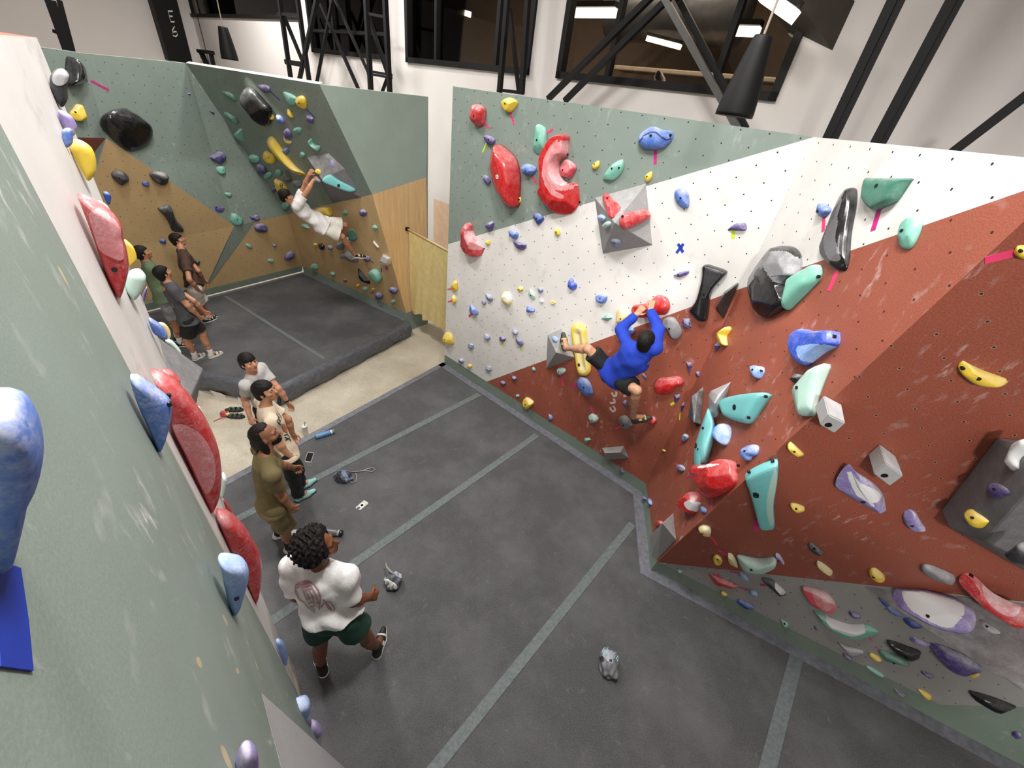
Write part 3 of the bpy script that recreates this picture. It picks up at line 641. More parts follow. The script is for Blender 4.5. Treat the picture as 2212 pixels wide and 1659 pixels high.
# ---- centre wall
table('''
A C redm b 1.1 | 300,245 345,240 385,270 388,330 375,400 350,428 310,400 285,350 290,290 | 318,335 | faceted red hold near the top left corner
A C yel b 1.1 | 530,225 585,185 648,218 625,275 590,305 550,285 | 560,235 | yellow fan hold under the top edge
A C pur b 1 | 392,495 420,488 470,515 465,555 435,562 405,545 | 430,522
A C red k 1.1 | 430,640 480,562 540,590 610,660 640,740 652,860 645,1000 635,1060 540,1050 515,1020 510,970 460,890 435,800 435,720 | 610,1005 | big red leaf hold | spine:490,600 590,720 620,860 600,1020
A C pur b .8 | e:410,840,80,45,60
A C yel b 1 | e:657,993,75,42,75 | 657,995
A C teal b .8 | 805,410 825,397 870,425 882,480 878,590 855,635 810,640 783,600 785,560 795,480 | 810,525 | tall mint slab hold
A C blue b 1.2 | 690,725 740,715 795,745 785,790 745,817 710,795 | 725,770
A C red b .8 | 945,490 1042,483 1042,560 1040,645 1000,672 975,715 975,765 1000,830 1040,865 1110,868 1128,960 1125,1040 1070,1110 990,1118 900,1075 820,970 835,920 845,800 835,680 860,610 900,540 | 1010,640 1100,1025 | red crescent hold | spine:1005,530 945,600 905,680 900,760 930,850 980,930 1050,980 | patch:pinkp 1035,520 1035,630 990,670 965,720 960,770 985,845 1040,880 1090,885 1040,925 960,920 900,880 860,800 870,720 910,640 960,560
A C pink b 1.2 | 1000,710 1050,680 1115,735 1100,790 1075,825 1000,810 990,770 | 1015,765
A C yel b 1 | 1250,720 1300,688 1303,730 1275,762 1250,745 | 1270,718
A C teal b .8 | 1335,830 1380,750 1450,690 1490,680 1500,730 1480,790 1420,845 1360,845 | 1410,752 1467,747 | mint petal hold
A C blue b .9 | 1615,530 1630,460 1700,418 1760,420 1810,445 1870,450 1893,475 1885,515 1830,580 1750,605 1670,600 1625,570 | 1722,490 1862,485 | broad blue whale hold
A C yel b 1 | 1665,820 1700,785 1725,778 1722,830 1690,860 1668,845 | 1690,815
A C blue b 1 | 1905,960 1920,920 1955,910 2005,940 2020,1000 2015,1060 1980,1070 1930,1030 | 1957,987
A C redm b 1 | 220,1230 245,1185 275,1200 290,1270 340,1360 372,1400 365,1435 310,1458 250,1435 213,1380 222,1300 | 230,1390 340,1402 | red boot hold | patch:pinkp 240,1260 270,1265 300,1330 340,1390 310,1410 262,1370
A C pur b 1 | 400,1205 430,1180 460,1178 455,1230 430,1248 | 410,1210
A C yel b 1 | e:421,1341,38,36,0
A C blue b 1 | 592,1250 620,1238 655,1270 650,1310 625,1320 600,1295 | 603,1278
A C pur b 1 | 625,1330 655,1335 700,1350 722,1358 710,1395 680,1402 640,1370
A C navy b 1 | 787,1112 830,1110 860,1150 845,1180 815,1200 790,1165 | 810,1150
A C yel b 1 | e:973,1258,62,40,80 | 967,1258
A C vol v 1 | 1270,985 1680,870 1732,1362 1335,1432 | | grey pyramid volume | apex:1430,1185,.34
B C yel b 1 | 157,350 165,310 185,296 205,310 205,380 190,402 165,385
B C yel b 1 | e:177,472,80,35,80
B C yel b .9 | e:812,373,52,48,0 | 803,375
B C pale b .8 | 893,385 905,372 930,400 952,440 945,480 915,450 893,420 | 917,432
B C slate b 1 | e:1002,383,55,45,40
B C white b 1 | e:1018,490,34,32,0
B C yel r .9 | e:1127,502,42,26,20
B C slate b 1 | e:515,453,88,45,52
B C pur b 1 | e:463,502,45,27,50
B C cream b 1 | 640,440 650,395 680,390 715,440 725,500 700,537 665,530 645,495 | | pale yellow egg hold | patch:white 655,420 680,405 705,440 712,480 690,490 660,465
B C blue b 1 | 877,545 885,535 910,552 943,562 940,595 880,595 | | blue heart hold | spine:885,565 910,578 930,578
B C royal b 1 | 1272,300 1295,268 1315,285 1320,310 1348,330 1340,380 1300,380 1270,345 | 1277,342
B C blue b 1 | 1522,470 1540,435 1600,423 1638,440 1630,490 1605,512 1560,505 | 1575,463
B C teal t 1 | 1573,660 1638,613 1692,652 1640,687 | | | apex:1640,650,.07
B C cream b 1.1 | 1737,570 1745,553 1790,560 1830,610 1845,650 1790,722 1745,705 1737,650 | 1778,655 | pale yellow shell hold
B C blue b 1 | 323,545 340,520 370,550 403,590 395,622 355,610 330,580 | 335,567
B C slate b 1 | e:490,833,70,45,55
B C pur b 1 | e:640,850,65,45,25
B C slate b 1 | e:760,785,62,45,45
B C pur b .9 | e:803,875,100,45,55
B C slate b 1 | e:340,917,60,38,45
B C yel b 1 | 78,830 105,785 150,815 168,890 155,903 110,890 82,865 | 98,855 | yellow wedge hold at the left edge
B C slate b 1 | e:245,1060,55,40,50
B C yel b 1 | e:327,1110,42,38,60 | 318,1112
B C slate b 1 | e:510,1133,60,40,35
B C teal b .8 | e:940,1140,45,28,60
B C pur b 1 | e:753,1227,50,35,45
B C pur b 1 | e:643,1273,55,35,35
B C teal b .8 | e:787,1395,35,28,45
B C yel b 1 | 840,1440 870,1412 925,1445 930,1475 885,1520 850,1500 | 862,1477 | yellow rounded hold just above the kicker
B C blue b 1 | e:1097,1598,65,32,55 | 1090,1600
B C vol v 1 | 1060,1135 1075,810 1210,748 1340,1030 | | grey foot volume | apex:1155,980,.26
B C yel r .55 | 1305,740 1340,702 1390,705 1435,750 1445,850 1460,980 1485,1130 1470,1185 1430,1203 1375,1185 1350,1100 1330,960 1310,840 | | long yellow paddle hold | patch:cream 1345,740 1390,745 1425,860 1440,990 1455,1130 1435,1175 1390,1160 1370,1080 1350,950 1330,820
B C pale b 1 | 1155,1155 1180,1128 1235,1135 1235,1175 1200,1195 1165,1185 | 1185,1160
B C blue b .9 | 1358,1250 1390,1212 1450,1240 1490,1310 1502,1390 1480,1410 1420,1375 1370,1310 | 1425,1310 | blue almond hold
B C pale b 1 | 1465,1590 1490,1568 1530,1580 1558,1615 1540,1645 1490,1648 1470,1620 | 1503,1622
C C red b .75 | 1035,435 1055,400 1110,385 1180,375 1215,345 1240,318 1285,308 1335,325 1365,375 1365,430 1330,475 1280,480 1200,492 1120,503 1060,480 | | twin-bulb red hold | spine:1080,440 1180,430 1290,395
C C red b 1 | 1240,1060 1270,1020 1350,1010 1430,1003 1475,1030 1480,1070 1420,1100 1390,1140 1330,1165 1270,1150 1245,1110 | | red saddle hold | spine:1290,1080 1370,1060 1440,1040
C C grey b 1.2 | 1305,530 1340,498 1400,500 1445,560 1468,620 1455,670 1410,685 1375,650 1355,600 1315,570 | 1370,590 | grey kidney hold
C C pur t 1.2 | 1460,545 1480,508 1540,505 1552,590 1480,605 | | purple square hold | apex:1490,540,.05 1525,570,.05
C C blue b 1 | e:1040,610,64,50,70
C C sky b 1 | 1045,970 1085,940 1100,980 1070,990
C C pur b .8 | e:1155,1000,60,22,55
C C pur t 1.2 | 1500,875 1555,885 1560,920 1530,990 | | | apex:1525,905,.07
C C pur t 1.2 | 1395,1160 1455,1155 1455,1190 1410,1245 | | | apex:1425,1185,.06
C C pur b 1 | e:990,1230,60,38,75
C C grey b 1 | 930,1365 960,1340 1000,1345 1030,1380 1050,1420 1000,1455 965,1430 | 978,1412 | grey jug under the climber's heel
C C red b 1.1 | 1170,1375 1190,1345 1230,1345 1253,1375 1245,1405 1210,1410 | | small red toe hold
C C teal t 1 | 633,1560 635,1530 680,1525 697,1545 650,1580 | | | apex:655,1548,.06
Y C vol v 1 | 0,40 265,15 328,165 50,185 | | low grey block volume | apex:35,105,.16 220,95,.16
D C black f .8 | 310,930 345,915 400,930 490,960 515,985 480,1030 400,1120 370,1200 355,1340 340,1393 290,1390 205,1315 205,1290 260,1210 295,1080 310,1000 | 320,1165 | black hourglass hold | spine:400,985 335,1120 300,1200 285,1320 | patch:dark 335,945 400,950 470,975 490,990 450,1030 380,1110 330,1200 300,1180 315,1080
D C dark t 1.6 | 410,1290 490,1150 600,1070 610,1085 560,1180 480,1390 | | black blade hold | apex:430,1270,.16 500,1160,.16 590,1090,.1
D C pur b 1 | 57,1010 90,990 160,965 190,970 180,995 120,1022 85,1025 | 100,1000
D C pur b .9 | 508,635 550,590 600,560 660,555 682,585 670,625 600,625 560,620 | | purple tadpole hold
A C redm b 1.2 | 1335,985 1365,953 1400,975 1425,1010 1468,1040 1455,1090 1410,1133 1375,1125 1350,1060
''')
# holds bolted on the pyramid volume sit on its own faces
def face_plane(pl, crop, a, b, ap):
    pa_, pb_ = pl.hit(*cpx(crop, *a)), pl.hit(*cpx(crop, *b)); u = pl.puv(*cpx(crop, ap[0], ap[1]), off=ap[2]); return Plane(pa_, pb_, pl.w(u[0], u[1], ap[2]))
bpy.data.objects.remove(HOLDS.pop()['o'])
PL['c1'] = face_plane(WC, 'A', (1270, 985), (1680, 870), (1430, 1185, .34)); PL['c2'] = face_plane(WC, 'A', (1680, 870), (1732, 1362), (1430, 1185, .34))
PL['c3'] = face_plane(WC, 'A', (1270, 985), (1335, 1432), (1430, 1185, .34)); PL['c4'] = face_plane(WC, 'A', (1335, 1432), (1732, 1362), (1430, 1185, .34))
PL['d1'] = face_plane(WC, 'B', (1075, 810), (1210, 748), (1155, 980, .26))
for k in ('c1', 'c2', 'c3', 'c4', 'd1'): WNAME[k] = 'grey volume'
table('''
A c1 redm b 1.1 | 1335,985 1365,953 1400,975 1425,1010 1468,1040 1455,1090 1410,1133 1375,1125 1350,1060 | 1375,997 | red pear hold on the pyramid volume
A c2 redm b 1.1 | 1475,1165 1500,1110 1560,1095 1620,1085 1680,1070 1715,1095 1710,1140 1640,1190 1530,1238 1485,1215 | 1500,1130 | long red bar hold on the pyramid volume
A c3 sky b 1 | e:1323,1145,60,45,45
A c3 pale b 1 | e:1362,1205,75,42,-50
A c4 slate b .6 | e:1440,1345,90,58,25 | 1425,1350
B d1 sky b 1 | e:1143,848,65,48,50
''')
# ---- right wall, slab, lower panel
table('''
D R pur b 1 | e:610,1050,65,62,0
D R cream b .8 | 748,600 770,565 852,548 840,620 795,683 765,660 | 775,607 815,610 | pale yellow mask hold on the corner
D R blue b 1 | 1280,450 1300,400 1330,392 1382,430 1375,470 1315,515 1282,490 | 1292,462
D R black b .5 | 1575,255 1597,285 1590,420 1550,650 1535,850 1510,950 1470,965 1400,920 1320,840 1305,760 1320,650 1370,540 1450,380 1530,280 | 1460,915 | tall black fin hold | spine:1550,380 1440,700 1440,820 | patch:grey 1465,500 1475,560 1450,680 1470,800 1460,870 1400,880 1350,830 1325,740 1345,650 1400,560
D R dteal f .7 | 1725,185 1790,178 2050,178 2063,190 1980,320 1930,380 1830,425 1765,450 1705,370 1695,330 | 1810,245 | dark teal flat-topped hold
D R teal b .7 | 2000,580 2060,515 2130,503 2165,530 2150,620 2100,730 2050,780 2000,770 1980,710 | 2020,628 | mint oval hold on the white edge
D R black b .6 | 710,960 760,870 850,820 930,760 1010,748 1075,775 1102,860 1100,1000 1060,1020 1000,1100 995,1250 860,1350 800,1368 760,1330 735,1230 712,1050 | | big black boulder hold | patch:grey 770,860 860,815 960,790 1010,820 1040,890 1045,990 1000,1085 940,1090 890,1030 850,930 815,880
D R teal b .8 | 1000,1290 998,1200 1030,1060 1080,1010 1180,960 1270,910 1295,935 1290,1000 1250,1065 1150,1170 1060,1260 1020,1298 | 1235,1007 1025,1098 | mint blade hold
E R yel b 1.2 | 770,110 800,60 840,15 855,40 835,80 812,120 818,195 795,203 778,170 | | curved yellow pinch hold
E R pur t 1.2 | 705,200 750,150 763,200 710,265 | | | apex:722,205,.06
E R royal f .8 | 1468,180 1495,100 1560,55 1610,50 1680,70 1860,65 1882,100 1875,180 1840,215 1750,260 1650,335 1585,395 1530,360 1490,290 1468,220 | 1815,110 | big blue scoop hold | patch:sky 1530,240 1580,200 1680,195 1800,205 1740,250 1650,320 1580,375 1545,320
E R sky b 1 | 1072,410 1095,393 1130,400 1175,410 1178,460 1150,510 1120,515 1090,480 | 1098,438 1140,440 | pale blue skull hold
E R dark b 1.3 | 1465,525 1510,478 1545,485 1540,525 1500,575 1475,550 | 1490,525
E R pale b .8 | 1785,375 1790,400 1720,580 1680,700 1645,860 1600,875 1530,870 1500,830 1485,740 1467,680 1480,640 1550,560 1640,470 1730,390 | 1535,612 | pale green wing hold | spine:1740,430 1620,620 1570,790
E R dark t 1.2 | 570,590 575,620 560,800 545,950 515,975 447,895 465,800 500,660 | | dark chipped plate hold | apex:470,885,.12 505,690,.12 525,940,.1 560,650,.08
E R lgrey v 1 | 880,550 820,760 745,890 665,912 665,680 690,635 | | grey blade volume | apex:720,760,.16 755,680,.12
E R aqua f .7 | 795,755 860,710 1000,675 1215,655 1233,675 1150,800 1060,930 1020,950 940,930 850,885 820,820 | 1188,688 1050,895 | aqua shield hold
E R aqua b .9 | 615,825 640,845 672,960 665,1060 640,1180 600,1320 540,1400 515,1510 485,1350 485,1250 500,1130 540,970 580,870 | 643,1000 598,1203 | long aqua fin hold | apex:640,1060
E R sky b 1 | 705,1040 730,990 800,948 845,970 850,1050 820,1140 790,1150 730,1090 | 713,1040 | pale blue teardrop hold
E R slate b 1 | e:435,1085,80,50,-70
E R yel b 1 | e:238,1208,26,20,60
E R nblue b 1 | 992,1240 1010,1180 1060,1148 1115,1155 1123,1200 1100,1250 1060,1262 1040,1300 1000,1290 | 1025,1217
E R red b 1.1 | 520,1440 560,1370 600,1325 700,1345 760,1320 820,1285 865,1310 878,1400 870,1500 800,1580 700,1640 640,1655 580,1600 540,1530 | 820,1325 | big red heart hold | patch:white 580,1375 620,1335 690,1340 735,1330 700,1365 640,1385
E R slate b 1 | e:400,1375,70,55,70
Y R red b 1.2 | 945,720 980,650 1060,590 1110,560 1135,590 1135,700 1090,790 1040,830 990,800 | | red hold with a white disc | patch:white 1000,690 1050,665 1100,685 1115,730 1090,775 1040,790 1000,770 985,725
Y R blue b 1 | e:570,685,85,35,80
Y R blue b 1 | 1180,750 1200,735 1230,760 1240,800 1220,825 1195,790
Y R red b 1 | e:680,945,90,70,-30
Y R vol v 1 | 565,1105 855,820 892,1140 660,1385 595,1330 | | grey wedge volume above the corner of the kicker | apex:725,940,.2
C R pur t 1.2 | 1570,975 1600,930 1612,960 1605,1000 1575,1010 | | | apex:1590,970,.05
C R pur t 1.2 | 1455,1300 1447,1260 1475,1205 1487,1205 1480,1250 | | | apex:1467,1250,.05
F S aqua f .7 | 855,175 940,120 1080,62 1110,75 1105,200 1075,400 1082,560 1050,585 990,588 955,560 920,430 880,290 850,215 | 878,175 1068,90 | tall aqua tooth hold | patch:pale 1085,110 1100,200 1068,400 1072,555 1045,560 1015,440 1030,280
F S lav b 1 | 1580,275 1600,220 1665,152 1740,180 1880,270 1950,350 1975,430 1980,545 1900,500 1750,420 1640,350 1590,310 | 1783,368 | lavender wedge hold | apex:1720,250 | patch:white 1670,175 1760,215 1880,290 1930,360 1850,370 1740,320 1690,250
Q S lav b 1 | 255,1060 270,1015 320,998 380,1020 430,1100 488,1190 470,1225 400,1222 310,1170 260,1110 | 340,1138 | lavender drop hold
F S yel b 1 | 1205,410 1240,403 1315,430 1318,455 1290,467 1235,450 | 1253,440
E S yel b 1 | 1420,1170 1445,1138 1480,1155 1575,1245 1565,1265 1490,1245 1430,1205 | 1485,1210
G S yel b 1 | 1590,680 1630,635 1680,650 1800,710 1950,765 2060,805 2055,825 1960,855 1820,850 1720,830 1620,750 | 1640,710 1773,778 | big yellow horn hold
X S yel b 1 | 1135,985 1170,915 1220,895 1300,905 1330,1000 1300,1080 1220,1060 1150,1020 | 1212,960 | yellow knob hold at the right edge
F S cream b 1 | 473,600 510,580 560,590 577,620 565,655 530,645 490,620 | 505,630
F S yel r .7 | 590,835 610,810 650,825 665,860 640,880 605,870 | 627,848
F S cream b 1 | 708,830 712,795 745,810 780,860 790,900 770,907 720,870
F S pale b .9 | 783,830 850,840 950,858 1080,850 1098,880 1060,910 980,940 870,935 820,910 790,860 | 895,913 | pale green canoe hold
F S lav b 1 | 1087,810 1105,797 1135,825 1160,870 1155,878 1110,850 | 1115,848
F S dark b 1 | 1352,740 1365,715 1400,735 1462,780 1460,800 1420,798 1370,770 | 1400,760
F S cream b 1 | 1413,880 1430,862 1460,875 1543,940 1530,965 1480,945 1430,905
F S yel b 1 | 1833,945 1860,923 1900,930 1955,975 1958,1010 1910,1012 1850,985 | 1868,980 | yellow lozenge hold above the grey panel
H S grey b 1.2 | 1365,105 1400,88 1480,105 1620,165 1630,185 1600,205 1500,190 1400,140 | | long grey pebble hold
F T teal t 1 | 303,920 350,940 345,950 310,940
F T redm b .8 | 550,965 590,970 680,1010 790,1055 770,1062 640,1050 600,1025 | | thin red sliver hold
F T sky b 1 | e:838,983,95,35,40
F T sky b 1 | e:915,1115,80,40,35
F T dark b 1 | 983,1005 1010,998 1060,1010 1120,1060 1170,1110 1175,1145 1140,1150 1080,1090 1030,1050 | | black and white worm hold | patch:white 1095,1045 1140,1085 1170,1125 1160,1145 1120,1110 1085,1065
F T yel b 1 | 655,1100 675,1098 705,1122 700,1138 670,1130
F T navy b .8 | 780,1175 820,1170 900,1210 920,1232 870,1240 810,1210
F T pink b .9 | 1300,1078 1350,1078 1450,1100 1530,1150 1575,1220 1550,1265 1500,1280 1420,1240 1350,1170 | | pink-faced red hold | patch:pinkp 1375,1085 1450,1105 1525,1155 1570,1220 1540,1255 1490,1255 1420,1200 1385,1130
F T pur b 1 | 1675,1268 1700,1263 1768,1295 1750,1312 1700,1300
F T teal b .9 | 1395,1275 1440,1280 1560,1340 1680,1380 1820,1380 1900,1420 1905,1440 1830,1462 1700,1465 1580,1430 1480,1350 | | long mint tusk hold | patch:white 1500,1335 1600,1375 1740,1400 1800,1400 1790,1440 1680,1440 1580,1400 1510,1360
F T pur b 1 | e:1415,1390,35,28,20
F T teal t 1 | 1128,1322 1190,1355 1200,1378 1160,1385 1135,1350 | 1160,1352
F T lgrey b .7 | 1580,1500 1640,1530 1790,1580 1740,1605 1680,1600 1640,1560 | | pale grey sliver hold
F T pur b 1 | 1625,1600 1650,1600 1700,1630 1660,1635
F T yel b 1 | 1835,1605 1860,1597 1930,1635 1920,1655 1870,1640
H T dteal b .8 | 1040,750 1110,765 1200,800 1280,850 1230,860 1120,840 1070,800 | 1150,835
H T black b .9 | 1100,685 1150,685 1260,725 1370,770 1320,830 1260,825 1180,780 | 1245,790 | black shark hold
H T pur b .8 | 1430,710 1530,720 1700,790 1850,885 1800,905 1720,930 1620,910 1530,840 | | big purple keel hold
H T lav b .8 | 1265,635 1300,635 1440,700 1430,710 1320,690
H T yel b .8 | 1735,935 1800,920 1820,925 1780,950
H T pur b 1 | 1365,910 1390,912 1462,940 1450,952 1400,940
H T yel b 1 | 1340,1055 1370,1055 1445,1100 1435,1128 1390,1100
H T black b .9 | 1745,1080 1800,1085 1950,1130 2120,1200 2080,1220 1930,1205 1830,1170 | | black keel hold at the lower right
H T pur t 1 | 1145,1035 1255,1105 1195,1090
H T teal b .8 | 935,870 970,875 1070,935 1060,950 990,910
H T pur b 1 | e:2115,1405,75,45,15
H T navy b .8 | 1035,335 1075,345 1120,395 1095,405
H T blue b .8 | 1095,415 1130,410 1230,470 1220,485 1140,455
H T navy b .8 | 1230,500 1290,500 1380,560 1300,565 1250,535
H T yel b 1 | 2090,870 2110,850 2169,855 2200,880 2169,915 2120,900
H T lgrey b .8 | 2005,945 2169,955 2210,1010 2169,1050 2100,1010
Y C pur t 1 | 205,305 240,272 268,345
Y R pur t 1 | 498,605 528,650 508,690
''')
# cube-shaped holds and the two big grey volumes on the right
def cube_hold(pl, front, depth, k, col, nick):
    """block standing off the slab: front corners given, back corners on the panel"""
    F_ = [pl.hit(*p, off=depth) for p in front]; c = np.mean(F_, 0); B_ = [p - pl.n * depth + (p - c) * k for p in F_]
    bm = bmesh.new(); V = [bm.verts.new(tuple(p)) for p in F_ + B_]
    bm.faces.new(V[:4]); bm.faces.new(V[4:][::-1])
    for i in range(4): bm.faces.new((V[i], V[4 + i], V[4 + (i + 1) % 4], V[(i + 1) % 4]))
    bmesh.ops.bevel(bm, geom=list(bm.edges), offset=.006, segments=2, affect='EDGES')
    m = pl.mat(c - pl.n * depth); bmesh.ops.transform(bm, matrix=m.inverted(), verts=bm.verts); o = bm_obj('climbing_hold', bm, hc(col), mw=m)
    bm = bmesh.new(); bmesh.ops.create_cone(bm, cap_ends=True, segments=16, radius1=.017, radius2=.017, depth=.02, matrix=Matrix.Translation((-.012, -.012, depth - .006))); bo = bm_obj('bolt', bm, BOLT); bo.parent = o
    HOLDS.append(dict(o=o, px=np.mean(front, 0), plk='S', col=col, kind='t', size=.15, ratio=1, nick=nick, label=None)); return o
cube_hold(R2, [cpx('G', *p) for p in ((260, 1230), (345, 1130), (510, 1215), (400, 1312))], .15, .1, 'lgrey', 'upper grey cube hold')
cube_hold(R2, [cpx('F', *p) for p in ((1868, 160), (1970, 75), (2110, 180), (2000, 262))], .15, -.05, 'lgrey', 'lower grey cube hold')
def volume(pts, col, nick, px, plk, label=None):
    bm = bmesh.new()
    for p in pts: bm.verts.new(tuple(p))
    r = bmesh.ops.convex_hull(bm, input=bm.verts); bmesh.ops.dissolve_limit(bm, angle_limit=.02, verts=bm.verts, edges=bm.edges); bmesh.ops.bevel(bm, geom=list(bm.edges), offset=.006, segments=1, affect='EDGES')
    pl = PL[plk]; m = pl.mat(pl.w(*(pl.uv(np.mean(pts, 0)) * [1, 1, 0]))); bmesh.ops.transform(bm, matrix=m.inverted(), verts=bm.verts); o = bm_obj('climbing_volume', bm, hc(col), mw=m)
    HOLDS.append(dict(o=o, px=np.array(px), plk=plk, col=col, kind='v', size=.6, ratio=1, nick=nick, label=label)); return o
hp = lambda x, y, pl, off=0: pl.hit(*cpx('H', x, y), off=off)
gA, gB = hp(905, 238, R3), R3.hit(2330, 1316); gC = hp(1925, 925, R3, .55); PL['v'] = Plane(gA, gC, gB); gF = PL['v'].hit(2330, 1520)
volume([gA, gB, gC, gF, gC - R3.n * .55 + UPZ * .1, gF - R3.n * .5, gB - R3.n * .05], 'dvol', 'large grey wedge volume', cpx('H', 1700, 600), 'T')
PL['s2'] = Plane(R2.hit(2075, 1250), R2.hit(2130, 1238), PL['v'].hit(2200, 1345)); WNAME['s2'] = 'red slab'
WNAME['v'] = 'grey wedge volume'
qp = lambda x, y, off: R2.hit(*cpx('Q', x, y), off=off)
v0, v1, v2 = qp(725, 1155, .12), qp(1345, 410, .12), qp(1280, 1455, .12)
volume([v0, v1, v2, v0 - R2.n * .12, v1 - R2.n * .12, v2 - R2.n * .12, qp(1105, 1310, .3), qp(1700, 640, .34), qp(1560, 300, .14), qp(1900, 1700, .3), qp(1560, 1640, .12), R2.hit(2330, 960), R2.hit(2330, 1280)], 'dvol', 'big dark grey volume at the right edge', cpx('Q', 1300, 1000), 'S')
PL['w'] = Plane(v0, v1, qp(1105, 1310, .3)); WNAME['w'] = 'dark grey volume'
table('''
R v lav b .8 | 95,300 120,255 180,245 400,280 600,340 720,410 755,470 740,550 690,590 560,580 400,530 200,420 110,340 | 375,455 | long lavender sausage hold | patch:white 190,270 400,300 570,350 660,400 640,490 560,540 420,500 260,410 190,330
R s2 redm b 1.2 | 615,190 640,155 690,155 770,210 860,300 980,370 1128,430 1180,480 1150,550 1030,550 930,500 800,390 690,270 630,220 | 715,205 | long red sausage hold | patch:pinkp 800,240 850,310 950,370 1080,425 1110,460 1060,480 950,440 860,370 810,300
H v lgrey b .7 | 1810,510 1840,505 1950,570 1985,605 1930,605 1860,570 | 1880,558
Q w white b 1 | 1340,390 1390,310 1522,235 1600,230 1600,300 1520,380 1490,470 1515,590 1480,625 1430,590 1380,510 | | white curved horn hold | spine:1560,270 1440,370 1430,470 1480,590
Q w pur b .8 | 1145,770 1160,710 1220,698 1320,710 1560,790 1600,830 1560,845 1440,840 1340,870 1270,905 1220,890 1160,830 | 1230,765 | purple pistol hold
Q w yel b 1 | 925,1040 935,985 975,975 1090,1045 1150,1075 1150,1110 1060,1175 1000,1160 940,1090 | 990,1065 | yellow bean hold on the dark grey volume
Q w dark b .8 | 1295,1460 1400,1400 1500,1320 1560,1330 1620,1420 1560,1560 1400,1530 | | dark tail hold at the right edge
''')
for a in (('B', 'C', 'pink', ((118, 377), (162, 370))), ('B', 'C', 'pink', ((122, 497), (166, 483))), ('B', 'C', 'pink', ((322, 637), (354, 607)), .035), ('B', 'C', 'lime', ((645, 880), (643, 930))), ('B', 'C', 'lime', ((820, 918), (820, 968))), ('B', 'C', 'pink', ((1203, 1195), (1228, 1302)), .025),
          ('B', 'C', 'magenta', ((1306, 1302), (1362, 1287)), .035), ('B', 'C', 'pink', ((1490, 1498), (1512, 1566))), ('A', 'C', 'pink', ((385, 380), (436, 437))), ('A', 'C', 'pink', ((597, 300), (628, 405))), ('A', 'C', 'lime', ((408, 552), (378, 625))), ('A', 'C', 'pink', ((882, 480), (938, 438))), ('A', 'C', 'pink', ((768, 802), (810, 875))),
          ('A', 'C', 'magenta', ((1756, 600), (1752, 718)), .03), ('C', 'C', 'lime', ((1378, 1242), (1408, 1223)), .03), ('C', 'R', 'lime', ((1452, 1372), (1458, 1312))), ('C', 'C', 'pink', ((908, 1447), (960, 1420)), .025), ('D', 'C', 'lime', ((575, 603), (565, 692)), .03), ('D', 'R', 'pink', ((1345, 500), (1337, 632)), .03), ('D', 'R', 'pink', ((1455, 968), (1420, 1060), (1383, 1140)), .035),
          ('D', 'R', 'magenta', ((1818, 440), (1762, 625)), .035), ('E', 'R', 'pink', ((386, 1148), (412, 1115)), .02), ('E', 'R', 'pink', ((353, 1336), (380, 1350)), .02), ('E', 'R', 'magenta', ((455, 1470), (497, 1443)), .02), ('Y', 'R', 'pink', ((1318, 615), (1312, 760)), .025), ('F', 'S', 'magenta', ((930, 525), (934, 617)), .03), ('F', 'S', 'pink', ((572, 657), (623, 724)), .022), ('F', 'S', 'pink', ((633, 767), (702, 809)), .022),
          ('X', 'S', 'pink', ((752, 1080), (1120, 988)), .034), ('F', 'T', 'pink', ((630, 955), (642, 990)), .025), ('F', 'T', 'magenta', ((800, 1063), (872, 1086)), .015), ('F', 'T', 'magenta', ((722, 938), (792, 950)), .015), ('F', 'T', 'magenta', ((966, 1042), (1008, 1048)), .03), ('F', 'T', 'pink', ((1830, 1465), (1860, 1490)), .012), ('F', 'T', 'pink', ((1885, 1540), (1922, 1570)), .012), ('H', 'v', 'blue', ((2082, 552), (2138, 674)), .035)):
    tape(*a)
